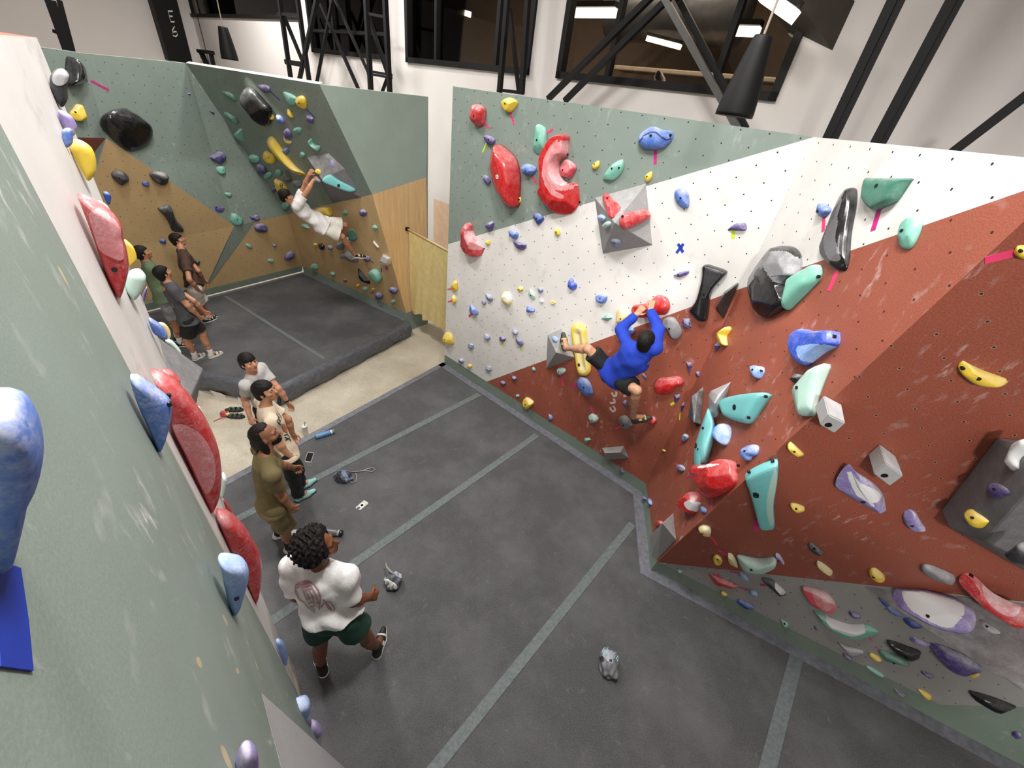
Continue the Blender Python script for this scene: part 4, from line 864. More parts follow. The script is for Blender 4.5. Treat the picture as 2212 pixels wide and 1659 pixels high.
# ---- back bay
table('''
L F black b 1.1 | 605,495 625,487 660,520 720,590 770,660 765,690 720,715 620,745 585,715 590,650 598,560 | | black tooth hold at the far left
L F yel b 1 | 615,965 640,930 670,890 705,905 735,990 720,1020 670,1035 635,1010 | 660,960 | yellow nugget hold at the far left
L E black b 1.1 | 890,1060 920,1010 1000,975 1090,955 1130,970 1250,1060 1330,1130 1335,1190 1290,1260 1190,1302 1120,1300 1040,1240 930,1130 | | huge black pebble hold | apex:1080,1010
L G dark b 1.2 | 957,1500 985,1465 1040,1465 1085,1495 1102,1530 1040,1580 990,1550 | 1018,1520 | left dark grey pebble hold
L G dark b 1.2 | 1283,1500 1310,1475 1390,1475 1435,1500 1440,1550 1400,1582 1330,1560 | 1372,1530 | right dark grey pebble hold
L G navy b 1 | e:1242,1570,62,48,20
K G dark b .9 | 560,45 610,22 655,17 685,60 710,130 775,210 770,235 720,250 685,245 660,180 610,100 | 690,150 | dark bone hold | spine:630,50 665,120 715,220
K G navy b 1 | e:600,323,55,42,10
K I dark b 1 | 868,510 885,475 910,485 915,505 890,530
I D pur t 1.2 | 65,370 120,365 112,402
I D pur t 1.2 | 265,515 305,512 300,545
I D pur t 1.2 | 138,685 195,670 178,705
I D pur b 1.2 | 272,885 330,845 365,838 395,870 398,920 375,943 320,920 | | purple fan hold
I D teal b 1 | e:363,985,80,68,20 | 375,985 | mint knob hold under the purple fan
I D teal b 1 | e:420,1182,65,35,20
I D pur b 1 | 238,1265 260,1245 330,1252 388,1290 365,1320 310,1330 255,1305 | 320,1280 | purple clam hold
I D teal b 1 | 445,1335 480,1335 540,1385 520,1420 475,1425 442,1390 | 487,1380 | mint horn hold
I D pur b 1 | e:640,1368,50,50,0
I D pur t 1 | 588,1350 625,1360 600,1385
I H pur b 1 | 635,1430 660,1412 710,1420 728,1450 715,1480 660,1482 632,1460 | | purple cushion hold
K H teal b 1 | e:1335,362,62,30,30
K H blue b 1 | e:1553,357,30,22,0
K H teal b 1 | e:1522,487,60,28,0
K H pur b 1 | 1642,470 1660,430 1700,405 1722,420 1715,450 1680,480 1655,482 | | purple bean hold | spine:1660,460 1690,445 1710,420
I U dteal b .8 | 365,362 410,365 450,390 480,440 460,440 415,400
I U black b 1 | 515,400 530,350 555,333 610,370 690,460 738,520 737,620 720,643 690,625 600,530 530,470 | | long black pod hold
I U pur b 1 | 645,318 690,308 735,325 747,355 720,372 690,355 | | purple nose hold
I U teal b .8 | 848,370 890,375 950,410 955,460 920,470 880,420
I U yel b 1 | 952,415 985,398 1010,405 1030,440 1035,490 1015,498 970,460 | 985,450 | yellow club hold
I U yel b 1 | 730,550 760,545 778,570 772,590 745,580
I U blue b 1 | 795,550 830,560 860,600 850,622 810,590
I U yel b 1 | 882,510 900,508 925,550 930,570 905,560
I U pur b 1 | 1025,545 1060,555 1090,580 1085,615 1050,585
I U dteal b .8 | 385,525 440,545 480,580 492,620 440,590
I U teal t 1 | 450,700 500,655 520,665 545,770 480,710
I U pur b 1 | 858,675 880,657 910,690 918,725 895,735 865,710
I U cream b .8 | 855,705 880,740 915,760 910,778 870,760
I U teal b 1 | e:967,668,60,50,20
I U teal b 1 | 1060,750 1075,740 1090,780 1140,800 1135,835 1100,820 1068,790 | | mint hook hold | spine:1072,760 1085,795 1125,815
I U yel b 1 | 727,745 742,722 775,745 850,850 940,960 1010,1020 1028,1050 1012,1070 985,1062 900,980 820,880 760,800 | | long yellow baguette hold
I U yel b 1 | 697,850 712,835 760,865 785,910 780,935 740,925 705,895 | 735,890 | yellow leaf hold beside the baguette
I U blue b 1 | e:873,833,50,45,0
I U teal b 1 | e:1005,865,50,38,60
I U teal b 1 | 580,875 610,865 650,885 660,920 630,925 590,905
I U pur b 1 | e:675,980,100,55,50
I U teal b 1 | e:728,1030,65,50,-30
I U teal b 1 | e:817,1005,60,42,60
I U yel f .8 | 790,1060 812,1065 870,1110 882,1160 820,1145 | | yellow triangle hold behind the hanging climber's head
I U dvol t 1.3 | 845,1050 870,985 915,1060 905,1090
I U grey b 1 | e:885,1060,60,50,40
I U grey b 1 | e:958,1095,75,45,30
I U pur b 1 | e:780,1143,42,36,40
I U teal b 1 | e:870,1270,60,65,60
I U dvol v 1 | 1040,880 1215,850 1345,975 1480,1205 1250,1250 1160,1090 | | dark grey volume on the overhang | apex:1160,1060,.3 1200,880,.06
I U white b 1 | e:1265,1187,78,36,30
J L yel b 1 | 625,290 660,262 780,250 805,290 800,345 755,355 690,330 | | yellow log hold behind the climber's waist
J L teal b 1 | e:957,308,58,42,70
J L pur b 1 | e:1160,310,92,62,55 | 1160,315 | purple egg hold
J L teal b 1 | 1268,460 1290,448 1320,485 1300,510
J L blue b 1 | e:833,367,32,22,20
J L teal b 1 | 472,435 520,440 560,490 510,480
J L yel b 1 | e:625,665,42,26,40
J L black b 1 | 655,665 690,655 722,690 715,728 680,705
J L slate b 1 | e:790,700,58,42,45
J L dteal b 1 | 960,590 1000,500 1050,510 1083,610 1000,630 | | dark teal hold behind the climber's knee
J L grey b 1 | 865,650 930,640 935,720 880,715
J L dvol t 1.2 | 910,760 960,730 1100,830 1095,878 1020,860 | | grey chip under the climber's shin
J L slate b 1 | e:923,797,55,38,40
J L pur b 1 | e:1200,825,75,58,40
J L white t 1.5 | 1335,860 1370,778 1455,820 1458,890 1420,912 1345,900 | 1380,848 | white block hold | apex:1350,850,.14 1385,795,.14 1440,830,.14 1420,880,.14
J L white b .8 | 1275,620 1335,690 1330,700 1290,660
J L black t .8 | 1090,950 1110,935 1230,1080 1237,1105 1220,1118 1150,1080 1105,1010 | | long black plate hold
J L teal f 1 | 1240,965 1275,940 1330,980 1360,1050 1340,1088 1300,1060 1260,1005 | | mint slab hold beside the black plate
J L teal b 1 | e:615,915,82,58,40
J L teal b 1 | e:817,995,58,38,40
J L pur b 1 | e:958,1067,34,30,0
J L yel b 1 | e:1100,1123,40,36,0
J L teal b 1 | e:1180,1160,62,42,50
J L yel b 1 | e:1275,1165,40,24,10
J L pur b 1 | e:1258,1197,30,22,50
J L pur b 1 | e:1333,1237,102,62,45 | | purple potato hold near the kicker
J L pur b 1 | e:1495,1180,98,72,30 | | purple lemon hold
J L teal b 1 | e:1495,1305,48,42,0
''')
PL['x'] = face_plane(B3U, 'I', (1215, 850), (1480, 1205), (1160, 1060, .3)); PL['y'] = face_plane(B3U, 'I', (1040, 880), (1215, 850), (1160, 1060, .3)); WNAME['x'] = WNAME['y'] = 'dark grey volume'
table('''
I x aqua f .8 | 1165,1073 1225,1020 1290,1060 1430,1138 1385,1160 1290,1130 | 1295,1110 | aqua bow-tie hold
I x lav b 1 | e:1250,940,88,48,55
I y yel b 1 | e:1130,998,36,42,0
I y grey b 1 | e:1120,1062,60,30,40
''')
for a in (('L', 'E', 'magenta', ((775, 690), (930, 770)), .03), ('I', 'D', 'navy', ((122, 402), (165, 462)), .02), ('I', 'U', 'navy', ((750, 357), (832, 430)), .02), ('I', 'U', 'navy', ((1038, 500), (1112, 568)), .02), ('I', 'U', 'pink', ((862, 603), (900, 626)), .025),
          ('J', 'L', 'navy', ((1237, 840), (1283, 872)), .018), ('J', 'L', 'magenta', ((1427, 908), (1425, 948)), .06), ('J', 'L', 'navy', ((1368, 925), (1368, 973)), .03), ('J', 'L', 'pink', ((1185, 885), (1240, 950)), .015), ('J', 'L', 'pink', ((590, 525), (627, 580)), .02)):
    tape(*a)
# ---- near wall, its holds seen in profile
def prof(crop, plk, col, dm, pts, nick, bolts=(), patch=None):
    n = lambda s: [tuple(float(v) for v in p.split(',')) for p in s.split()]
    return build_hold(crop, plk, col, 'p', dm, n(pts), n(bolts) if bolts else (), nick, patch=(patch[0], n(patch[1])) if patch else None)
prof('T', 'N', 'nblue', .9, '-160,330 -60,250 60,245 140,280 220,370 270,470 297,580 290,700 250,830 170,930 190,960 160,1100 100,1290 0,1340 -130,1200', 'big blue bulb hold at the left edge of the photo')
prof('T', 'N', 'nblue', .9, '888,100 930,100 1080,200 1160,260 1172,330 1160,420 1120,540 1085,608 1065,580 1000,430 950,320 900,180', 'upper blue fin hold on the near wall', '1152,300')
prof('P', 'N', 'sky', .9, '115,95 270,105 320,130 335,180 320,260 270,390 218,485 190,440 150,280 130,180', 'lower pale blue fin hold on the near wall', '240,365')
prof('P', 'N', 'lav', 1, '245,1659 260,1590 300,1520 350,1495 395,1520 408,1580 400,1680 330,1720', 'lavender thumb hold at the bottom edge')
prof('P', 'W', 'sky', 1, '680,1190 720,1165 775,1145 797,1160 790,1220 745,1270 715,1300 690,1260', 'pale blue hold low on the near wall')
prof('P', 'W', 'lav', 1, '730,1300 770,1255 800,1270 803,1320 780,1385 740,1350', 'small lavender nub under the low pale blue hold')
prof('P', 'W', 'lav', .8, '780,1340 850,1330 930,1400 985,1490 1000,1600 960,1620 820,1480', 'round lavender hold near the bottom edge')
prof('T', 'W', 'redm', 1.1, '1030,65 1100,90 1200,150 1300,250 1400,390 1470,530 1500,640 1512,760 1500,860 1470,950 1432,1018 1390,930 1250,620 1160,430 1165,300 1100,200 1050,120', 'big middle red hold of the near wall', '1150,215', ('pinkp', '1175,440 1230,410 1350,470 1440,600 1470,720 1455,830 1400,890 1300,690'))
prof('V', 'W', 'redm', 1.1, '258,425 380,470 470,515 600,600 700,690 770,780 800,860 805,960 850,1100 875,1290 850,1450 790,1640 740,1659 600,1380 450,950 330,630', 'upper red hold of the near wall', '705,1320', ('pinkp', '400,680 450,620 560,620 720,740 780,900 815,1180 780,1220 690,1190 520,1090 440,850'))
prof('T', 'W', 'redm', 1.1, '1472,1030 1540,1040 1650,1120 1720,1210 1783,1340 1775,1500 1735,1633 1690,1530 1600,1350 1530,1200', 'lower red hold of the near wall')
prof('N', 'X', 'redm', 1.2, '715,1000 740,990 830,1010 920,1080 940,1120 920,1185 850,1140 740,1070', 'small red knob hold beside the dark volume')
prof('O', 'X', 'redm', 1, '1000,980 1060,1040 1120,1140 1130,1220 1070,1190', 'red edge of a hold behind the lower red hold')
prof('O', 'X', 'mint', 1, '990,700 1020,690 1050,720 1045,790 1000,930 970,945 960,900', 'pale mint paddle hold behind the middle red hold')
prof('N', 'X', 'white', 1, '1135,1430 1170,1430 1212,1500 1205,1550 1150,1470', 'white tip of a hold behind the middle red hold')
prof('U', 'X', 'dark', 1, '600,570 680,490 760,490 835,560 830,640 805,720 810,850 740,950 660,830 600,690', 'grey two-tone hold at the top of the near wall', '', ('lgrey', '625,575 690,500 755,500 820,560 800,650 720,690 640,660'))
prof('U', 'X', 'lav', 1, '690,990 770,1000 860,1060 915,1160 910,1220 875,1290 750,1180', 'lavender hold under the grey two-tone hold')
prof('U', 'W', 'nblue', 1, '735,1240 790,1195 850,1210 870,1260 870,1370 805,1430 760,1350', 'blue knob hold under the lavender hold')
prof('U', 'X', 'yel', 1, '830,1420 880,1330 980,1350 1090,1430 1145,1560 1145,1720 1060,1830 1000,1750 900,1560', 'big yellow ball hold on the near wall')
prof('V', 'X', 'mint', 1, '480,520 540,525 610,570 660,650 600,610', 'pale mint edge above the upper red hold')
prof('V', 'X', 'navy', 1, '565,415 620,415 663,460 655,545 625,560 590,500', 'dark blue hold behind the near wall edge')
prof('V', 'X', 'yel', 1, '815,985 880,1020 940,1090 970,1180 960,1230 880,1290 840,1150', 'yellow shell hold beside the upper red hold')
prof('V', 'X', 'mint', 1.1, '870,1390 930,1345 1010,1345 1070,1400 1080,1450 1050,1560 950,1690 900,1659 840,1550', 'pale mint hooked hold under the yellow shell')
prof('N', 'X', 'pur', 1, '480,110 530,0 540,30 510,160', 'dark purple sliver hold beside the mint hook')
prof('N', 'X', 'blue', 1, '555,375 640,410 730,480 780,560 780,620 700,590 610,540', 'blue drop hold above the dark volume')
prof('N', 'X', 'cream', .8, '670,430 740,430 800,490 825,560 815,610 780,625 740,520', 'pale yellow rim hold behind the blue drop')
prof('N', 'X', 'mint', .8, '755,640 800,625 860,660 940,760 940,785 850,720', 'pale mint sliver hold on top of the dark volume')
prof('P', 'X', 'sky', 1, '540,715 590,715 625,780 625,840 605,880', 'ribbed pale blue hold at the near wall edge')
def near_volume(pts, col, nick, px, plk):
    volume(pts, col, nick, px, plk)
nv = lambda x, y, pl, off: PL[pl].hit(*cpx('N', x, y), off=off)
def on_ray(crop, x, y, r): return at_dist(*cpx(crop, x, y), r)
near_volume([on_ray('N', 535, 500, 2.6), on_ray('N', 640, 760, 2.5), on_ray('N', 745, 995, 2.4), on_ray('N', 1215, 975, 2.75), on_ray('N', 1125, 1420, 2.5), on_ray('N', 1060, 1330, 2.3), on_ray('N', 500, 900, 2.75), on_ray('N', 600, 1250, 2.6)], 'dvol', 'dark grey volume jutting from the near wall', cpx('N', 900, 950), 'X')
a_, b_, c_, d_ = LN.hit(*cpx('P', 428, 1085)), LN.hit(*cpx('P', 470, 1250)), LN.hit(*cpx('P', 590, 1700)), on_ray('P', 1090, 1690, .95)
volume([a_, b_, c_, d_, d_ - UPZ * .25, LN.hit(*cpx('P', 560, 1500)) - LN.n * .02, a_ - LN.n * .05], 'lgrey', 'pale grey wedge volume at the bottom of the near wall', cpx('P', 750, 1480), 'N')
o = tape('Z', 'N', 'blue', ((18, 55), (62, 380), (85, 685)), .05); 
# ------------------------------------------------------------------ saying which hold is which
def say():
    marks = [h for h in HOLDS if h['nick']]; used = {}
    for h in HOLDS: h['area'] = WNAME[h['plk']]
    dirs = ['right of', 'below right of', 'below', 'below left of', 'left of', 'above left of', 'above', 'above right of']
    def rel(h, m):
        d = h['px'] - m['px']; return dirs[int(round(math.degrees(math.atan2(d[1], d[0])) / 45)) % 8]
    for h in marks:
        n = h['nick']; c = CNAME[h['col']]
        t = n if any(w in n for w in (' of the ', ' on the ', ' at the ', ' under ', ' behind ', ' beside ', ' near ', ' above ', ' low ')) else n + ' on the ' + h['area']
        while t in used: t += ' again'
        used[t] = h; h['label'] = t
    for h in HOLDS:
        o = h['o']
        if not h['label']:
            s = h['size']; sz = 'tiny' if s < .05 else 'small' if s < .1 else 'medium' if s < .2 else 'large'
            sh = 'faceted' if h['kind'] in 'tv' else 'long' if h['ratio'] > 2.1 else 'oval' if h['ratio'] > 1.35 else 'round'
            base = f"{sz} {CNAME[h['col']]} {sh} hold"
            near = sorted(marks, key=lambda m: np.linalg.norm(m['px'] - h['px']) * (1 if m['area'] == h['area'] else 1.8))[:7]; near = [m for m in near if len(m['nick'].split()) <= 6] or near
            cand = [f"{base} {rel(h, m)} the {m['nick']}" for m in near] + [f"{base} {rel(h, a)} the {a['nick']}, {rel(h, b)} the {b['nick']}" for a in near for b in near if a is not b]
            lab = next((c for c in cand if c not in used and len(c.split()) <= 16), cand[0]); used[lab] = h; h['label'] = lab
        vol = o.name.startswith('climbing_volume')
        tag(o, h['label'], 'climbing volume' if vol else 'climbing hold', 'grey volumes bolted to the walls' if vol else f"climbing holds on the {h['area']}")
    for t in TAPES:
        near = sorted(HOLDS, key=lambda m: np.linalg.norm(m['px'] - t['px']) * (1 if m['plk'] == t['plk'] else 2)); cn = dict(pink='pink', magenta='magenta', lime='lime yellow', blue='blue', navy='dark blue', orange='orange')[t['col']]
        lab = t['label']
        for m in near[:25]:
            if lab: break
            k = m['nick'] or m['label'].split(' hold')[0] + ' hold'; c = f"{cn} tape strip {rel(t, m)} the {k}"
            if not m['nick']:
                q = min(marks, key=lambda z: np.linalg.norm(z['px'] - t['px'])); c = f"{cn} tape strip by the {k} {rel(t, q)} the {q['nick']}"
            if c not in used and len(c.split()) <= 16: lab = c
        lab = lab or f"{cn} tape strip near the {near[0]['label']}"; used[lab] = t
        tag(t['o'], lab, 'tape', 'coloured tape strips marking routes')
# ------------------------------------------------------------------ windows, steelwork, lamps
def on_back(px, py, d=2.0):
    pl = Plane(K0 + HN * d, K0 + HN * d + HD, K0 + HN * d + UPZ); return pl.hit(px, py)
INT = plain('upstairs_wall', (112, 96, 80), .9); INTF = plain('upstairs_floor', (60, 52, 46), .8)
FR = Matrix(((HD[0], HN[0], 0, K0[0]), (HD[1], HN[1], 0, K0[1]), (0, 0, 1, 0), (0, 0, 0, 1)))     # s, d, z -> world
def window(name, s0, s1, z0, mull, rails=(), top=HEAD):
    root = empty(name, hw((s0 + s1) / 2, 2.0, z0)); tag(root, None, None, None, 'structure'); bpy.context.view_layer.update(); w = .085
    bm = bmesh.new(); D = 2.02
    for a, b, c, d in ((s0, s0 + w, z0, top), (s1 - w, s1, z0, top), (s0, s1, z0, z0 + w), (s0, s1, top - w, top)): bx(bm, ((a + b) / 2, D, (c + d) / 2), (b - a, .14, d - c), FR)
    under(bm_obj('frame', bm, FRAMEM), root)
    for m in mull: bm = bmesh.new(); bx(bm, (m, D + .01, (z0 + top) / 2), (.07, .1, top - z0 - .1), FR); under(bm_obj('mullion', bm, FRAMEM), root)
    for r in rails: bm = bmesh.new(); bx(bm, ((s0 + s1) / 2, D + .01, r), (s1 - s0 - .1, .08, .06), FR); under(bm_obj('rail', bm, FRAMEM), root)
    bm = bmesh.new(); bx(bm, ((s0 + s1) / 2, 2.06, (z0 + top) / 2), (s1 - s0 - .12, .008, top - z0 - .12), FR); under(bm_obj('pane', bm, GLASS), root)
z_of = lambda px, py: on_back(px, py)[2]
window('window_1', W0a, W0b, Z0, [])
window('window_2', win[0][0], win[0][1], SILL, [s_of(720, 60)], [z_of(760, 70)])
window('window_3', win[1][0], win[1][1], SILL, [s_of(942, 70), s_of(1075, 70)])
window('window_4', win[2][0], win[2][1], SILL, [s_of(1320, 120), s_of(1563, 120)])
# the lit rooms behind the windows
bm = bmesh.new()
for c, s in (((-2, 8.0, 5.8), (26, .1, 4.2)), ((-15, 5, 5.8), (.1, 6, 4.2)), ((11, 5, 5.8), (.1, 6, 4.2))): bx(bm, c, s, FR)
tag(bm_obj('wall_upstairs', bm, INT), None, None, None, 'structure')
bm = bmesh.new(); bx(bm, (-2, 5.1, 4.3), (26, 5.8, .1), FR); tag(bm_obj('floor_upstairs', bm, INTF), None, None, None, 'structure')
def strip_lamp(px0, py0, px1, py1, d, label, k=.05):
    a, b = Vector(on_back(px0, py0, d)), Vector(on_back(px1, py1, d)); root = empty('strip_lamp', (a + b) / 2); bpy.context.view_layer.update(); tag(root, label, 'lamp', 'strip lamps upstairs')
    bm = bmesh.new(); bar(bm, a, b, k, k); under(bm_obj('tube', bm, TUBE), root); bm = bmesh.new(); u = Vector((0, 0, k * .9)); bar(bm, a + u, b + u, k * 1.6, k * .6); under(bm_obj('housing', bm, FRAMEM), root)
strip_lamp(1238, 28, 1330, 28, 3.2, 'bright strip lamp at the left of the widest window', .11)
strip_lamp(1398, 83, 1470, 102, 5.5, 'slanting strip lamp in the middle of the widest window', .08)
strip_lamp(1577, 67, 1640, 69, 4.0, 'white strip lamp behind the large hanging lamp', .11)
strip_lamp(952, 12, 1014, 31, 3.4, 'long strip lamp in the middle window', .09)
strip_lamp(902, -4, 938, 8, 3.4, 'strip lamp at the top of the middle window', .09)
strip_lamp(890, 47, 907, 51, 6.0, 'small far lamp at the left of the middle window', .09)
strip_lamp(1650, -10, 1718, 38, 1.3, 'long warm strip lamp beside the large hanging lamp cable', .10)
bm = bmesh.new(); tube(bm, [on_back(1330, 18, 6), on_back(1610, 22, 6)], .55, 20); tag(bm_obj('air_duct', bm, plain('duct_steel', (128, 130, 132), .35, Metallic=.7), None, True), 'round steel air duct seen through the widest window', 'duct')
def back_box(name, px0, py0, px1, py1, d, t, m, label, cat):
    a, b = on_back(px0, py0, d), on_back(px1, py1, d); sa, sb = (a - K0) @ HD, (b - K0) @ HD; bm = bmesh.new(); bx(bm, ((sa + sb) / 2, d + t / 2, (a[2] + b[2]) / 2), (abs(sb - sa), t, abs(a[2] - b[2])), FR, .02); return tag(bm_obj(name, bm, m), label, cat)
back_box('counter', 1325, 150, 1690, 168, 5.6, .5, plain('counter_pale', (176, 160, 140), .6), 'long pale counter seen through the widest window', 'counter')
back_box('equipment_rack', 1330, 168, 1408, 186, 3.0, .5, FRAMEM, 'dark low equipment behind the sill of the widest window', 'rack')
bm = bmesh.new(); P_ = [on_back(x, y, 3.4) for x, y in ((1412, 182), (1412, 165), (1419, 152), (1427, 156), (1433, 168), (1435, 184))]; vs = [bm.verts.new(tuple(p)) for p in P_]; f = bm.faces.new(vs); r = bmesh.ops.extrude_face_region(bm, geom=[f]); [setattr(v, 'co', v.co + Vector(HN * .08)) for v in r['geom'] if isinstance(v, bmesh.types.BMVert)]
sb_ = bm_obj('standing_board', bm, plain('board_cream', (196, 184, 164), .6)); tag(sb_, 'cream curved board with dark ovals behind the widest window', 'board')
for x, y in ((1421, 162), (1423, 174)):
    bm = bmesh.new(); q = on_back(x, y, 3.38); bmesh.ops.create_uvsphere(bm, u_segments=12, v_segments=8, radius=.05, matrix=align(HN, q) @ Matrix.Diagonal((.8, 1.2, .3, 1))); under(bm_obj('dark_oval', bm, FRAMEM, None, True), sb_)
def room_light(s, d, z, w):
    l = bpy.data.lights.new('upstairs_light', 'AREA'); l.size = 1.5; l.energy = w; l.color = (1, .86, .7); o = bpy.data.objects.new('upstairs_light', l); o.location = tuple(hw(s, d, z)); COL.objects.link(o)
room_light(-1.5, 4.0, 7.3, 90); room_light(1.5, 4.5, 7.3, 120); room_light(-6, 4.5, 7.3, 60); room_light(-3.4, 4.0, 7.3, 90)
# lattice columns and braces in front of the building wall
def steel(name, bars, label, cat='column', d=1.45, m=None, group=None):
    """bars: (part, x0, y0, x1, y1, px width)"""
    m = m or STEEL; p0 = on_back(bars[0][3], bars[0][4], d); root = empty(name, p0); bpy.context.view_layer.update(); tag(root, label, cat, group)
    for part, x0, y0, x1, y1, w in bars:
        dd = d + (.12 if part == 'lacing' else 0); a, b = Vector(on_back(x0, y0, dd)), Vector(on_back(x1, y1, dd)); k = (a - Vector(EYE)).length / FPX * w * .66
        if y0 <= 0: a = a + (a - b).normalized() * max(0.0, (7.5 - a.z) / max(.2, abs((a - b).normalized().z)))
        bm = bmesh.new(); bar(bm, a, b, k, k, tuple(HN)); under(bm_obj(part, bm, m), root)
    return root
steel('lattice_column', [('chord', 604, 0, 629, 176, 8), ('chord', 643, 0, 669, 182, 8), ('rung', 616, 131, 664, 138, 5), ('rung', 617, 136, 664, 144, 5), ('rung', 600, 30, 645, 33, 5), ('lacing', 607, 19, 655, 136, 6), ('brace', 684, 0, 646, 176, 8)], 'black steel lattice column nearest the small hanging lamp', group='steel columns behind the walls')
steel('lattice_column', [('chord', 791, 0, 801, 195, 10), ('chord', 832, 0, 842, 200, 10), ('rung', 793, 153, 846, 162, 5), ('rung', 794, 159, 846, 168, 5), ('rung', 793, 29, 838, 38, 5), ('lacing', 796, 35, 838, 161, 7), ('lacing', 838, 165, 826, 198, 6)], 'black steel lattice column between the first two windows', group='steel columns behind the walls')
steel('lattice_column', [('chord', 1096, 0, 1079, 200, 11), ('chord', 1140, 0, 1127, 203, 11), ('rung', 1076, 194, 1130, 201, 7), ('lacing', 1101, 19, 1121, 200, 8)], 'black steel lattice column in front of the middle window', group='steel columns behind the walls')
steel('cross_brace', [('rod', 718, 0, 684, 180, 6), ('rod', 693, 9, 774, 192, 6), ('rod', 724, 0, 797, 160, 5)], 'thin black crossed rods between the two left lattice columns', 'brace', 1.7)
steel('diagonal_brace', [('rod', 1400, 0, 1184, 214, 13), ('rod', 1440, 0, 1220, 218, 13)], 'pair of black diagonal struts in front of the widest window', 'brace', 1.5)
steel('diagonal_brace', [('rod', 1437, -2, 1592, 275, 13)], 'worn grey diagonal strut behind the large hanging lamp', 'brace', 1.5, GREYSTEEL)
steel('diagonal_brace', [('rod', 1466, -2, 1612, 278, 12)], 'black diagonal strut right behind the worn grey strut', 'brace', 1.7)
for x0, x1, y1, l in ((1937, 1795, 300, 'left black twin-flange strut at the upper right'), (2064, 1895, 316, 'right black twin-flange strut at the upper right')):
    steel('twin_strut', [('flange', x0 - 9, 0, x1 - 9, y1, 17), ('flange', x0 + 11, 0, x1 + 9, y1, 11)], l, 'strut', .8, None, 'twin-flange struts')
steel('diagonal_brace', [('rod', 2230, 196, 2036, 345, 17)], 'thin black strut at the right edge above the white panel', 'brace', .6)
sp_ = empty('steel_post', at_dist(150, 105, 13.5)); tag(sp_, 'black steel post at the far upper left', 'post'); bpy.context.view_layer.update()
for nm, x0, y0, x1, y1, w in (('chord', 108, 0, 150, 118, .16), ('chord', 128, 0, 160, 120, .08), ('rung', 113, 66, 142, 78, .06)): bm = bmesh.new(); bar(bm, at_dist(x0, y0, 13.5), at_dist(x1, y1, 13.5), w, w); under(bm_obj(nm, bm, STEEL), sp_)
# column with the bay mark
cE = steel('steel_column', [('web', 348, 0, 384, 132, 42), ('flange', 334, 0, 366, 130, 14)], 'wide black steel column marked E 6', 'column', 1.2); 
bm = bmesh.new(); PT = lambda x, y: on_back(x, y, 1.2 - .35)
def stroke(bm, pts, w, d=.86, n=None):
    P_ = [on_back(x, y, d) for x, y in pts]; ribbon(bm, P_, w, tuple(-HN))
for q in (((363, 24), (369, 47)), ((363, 24), (373, 24)), ((366, 35), (373, 35)), ((369, 47), (377, 47)), ((377, 57), (372, 66), (374, 77), (380, 79), (384, 74), (381, 68), (374, 69))): stroke(bm, q, .032)
cm = bm_obj('bay_mark', bm, plain('white_paint_mark', (230, 228, 220), .6))
wb = bpy.data.objects[[c.name for c in cE.children if c.name.startswith('web')][0]]
bv = BVHTree.FromPolygons([wb.matrix_world @ v.co for v in wb.data.vertices], [tuple(p.vertices) for p in wb.data.polygons])
bpy.context.view_layer.update(); bv = BVHTree.FromPolygons([wb.matrix_world @ v.co for v in wb.data.vertices], [tuple(p.vertices) for p in wb.data.polygons])
for v in cm.data.vertices:
    d = (Vector(v.co) - Vector(EYE)).normalized(); h = bv.ray_cast(Vector(EYE), d)
    if h[0]: v.co = h[0] - d * .006
under(cm, cE)
# roof duct end, wall bracket, hanging lamps
bm = bmesh.new(); bar(bm, at_dist(1690, -80, 6.1), at_dist(1798, 78, 6.6), .42, .34); tag(bm_obj('box_duct', bm, plain('brown_duct', (74, 66, 60), .6)), 'dark brown box duct ending beside the widest window', 'duct')
wbk = steel('wall_bracket', [('post', 434, 112, 448, 142, 8), ('post', 455, 113, 462, 146, 7), ('arm', 428, 110, 460, 114, 6)], 'small black bracket on the white wall under the small hanging lamp', 'bracket', 1.7)
def pendant(t0, t1, b0, b1, r, cab, label):
    T = (Vector(at_dist(*t0, r)) + Vector(at_dist(*t1, r))) / 2; B = (Vector(at_dist(*b0, r)) + Vector(at_dist(*b1, r))) / 2; rt = (Vector(at_dist(*t0, r)) - Vector(at_dist(*t1, r))).length / 2; rb = (Vector(at_dist(*b0, r)) - Vector(at_dist(*b1, r))).length / 2; h = T.z - B.z
    root = empty('hanging_lamp', B); tag(root, label, 'lamp', 'black hanging lamps'); bpy.context.view_layer.update(); c = (T + B) / 2; M = Matrix.Translation((c.x, c.y, B.z))
    bm = bmesh.new(); n = 28; prof = [(rb * .93, .004), (rb, 0), (rb, .02)] + [(rb + (rt - rb) * (k / 8) ** 1.25, .02 + (h - .03) * k / 8) for k in range(1, 9)] + [(rt * .9, h), (rt * .15, h + .004)]; lathe(bm, prof, n, M); sh = under(bm_obj('lamp_shade', bm, STEEL, None, True), root)
    bm = bmesh.new(); lathe(bm, [(rb * .92, .03), (.01, .035)], n, M); under(bm_obj('diffuser', bm, glow('lamp_diffuser', (255, 244, 226), 2.0)), root)
    bm = bmesh.new(); tube(bm, [M @ Vector((0, 0, h)), M @ Vector((.01, 0, h + .5)), Vector((c.x, c.y, 7.6))], .007, 6); under(bm_obj('cable', bm, plain('lamp_cable', (150, 140, 126), .6)), root)
    l = bpy.data.lights.new('hanging_lamp_light', 'SPOT'); l.energy = 60; l.spot_size = 1.6; l.shadow_soft_size = .1; l.color = (1, .95, .88); lo = bpy.data.objects.new('hanging_lamp_light', l); COL.objects.link(lo); lo.location = (c.x, c.y, B.z - .03)
pendant((1626, 76), (1669, 77), (1546, 248), (1628, 256), 3.3, None, 'large black conical hanging lamp in front of the widest window')
pendant((470, 56), (492, 59), (478, 127), (516, 132), 8.6, None, 'small black conical hanging lamp above the back bay')
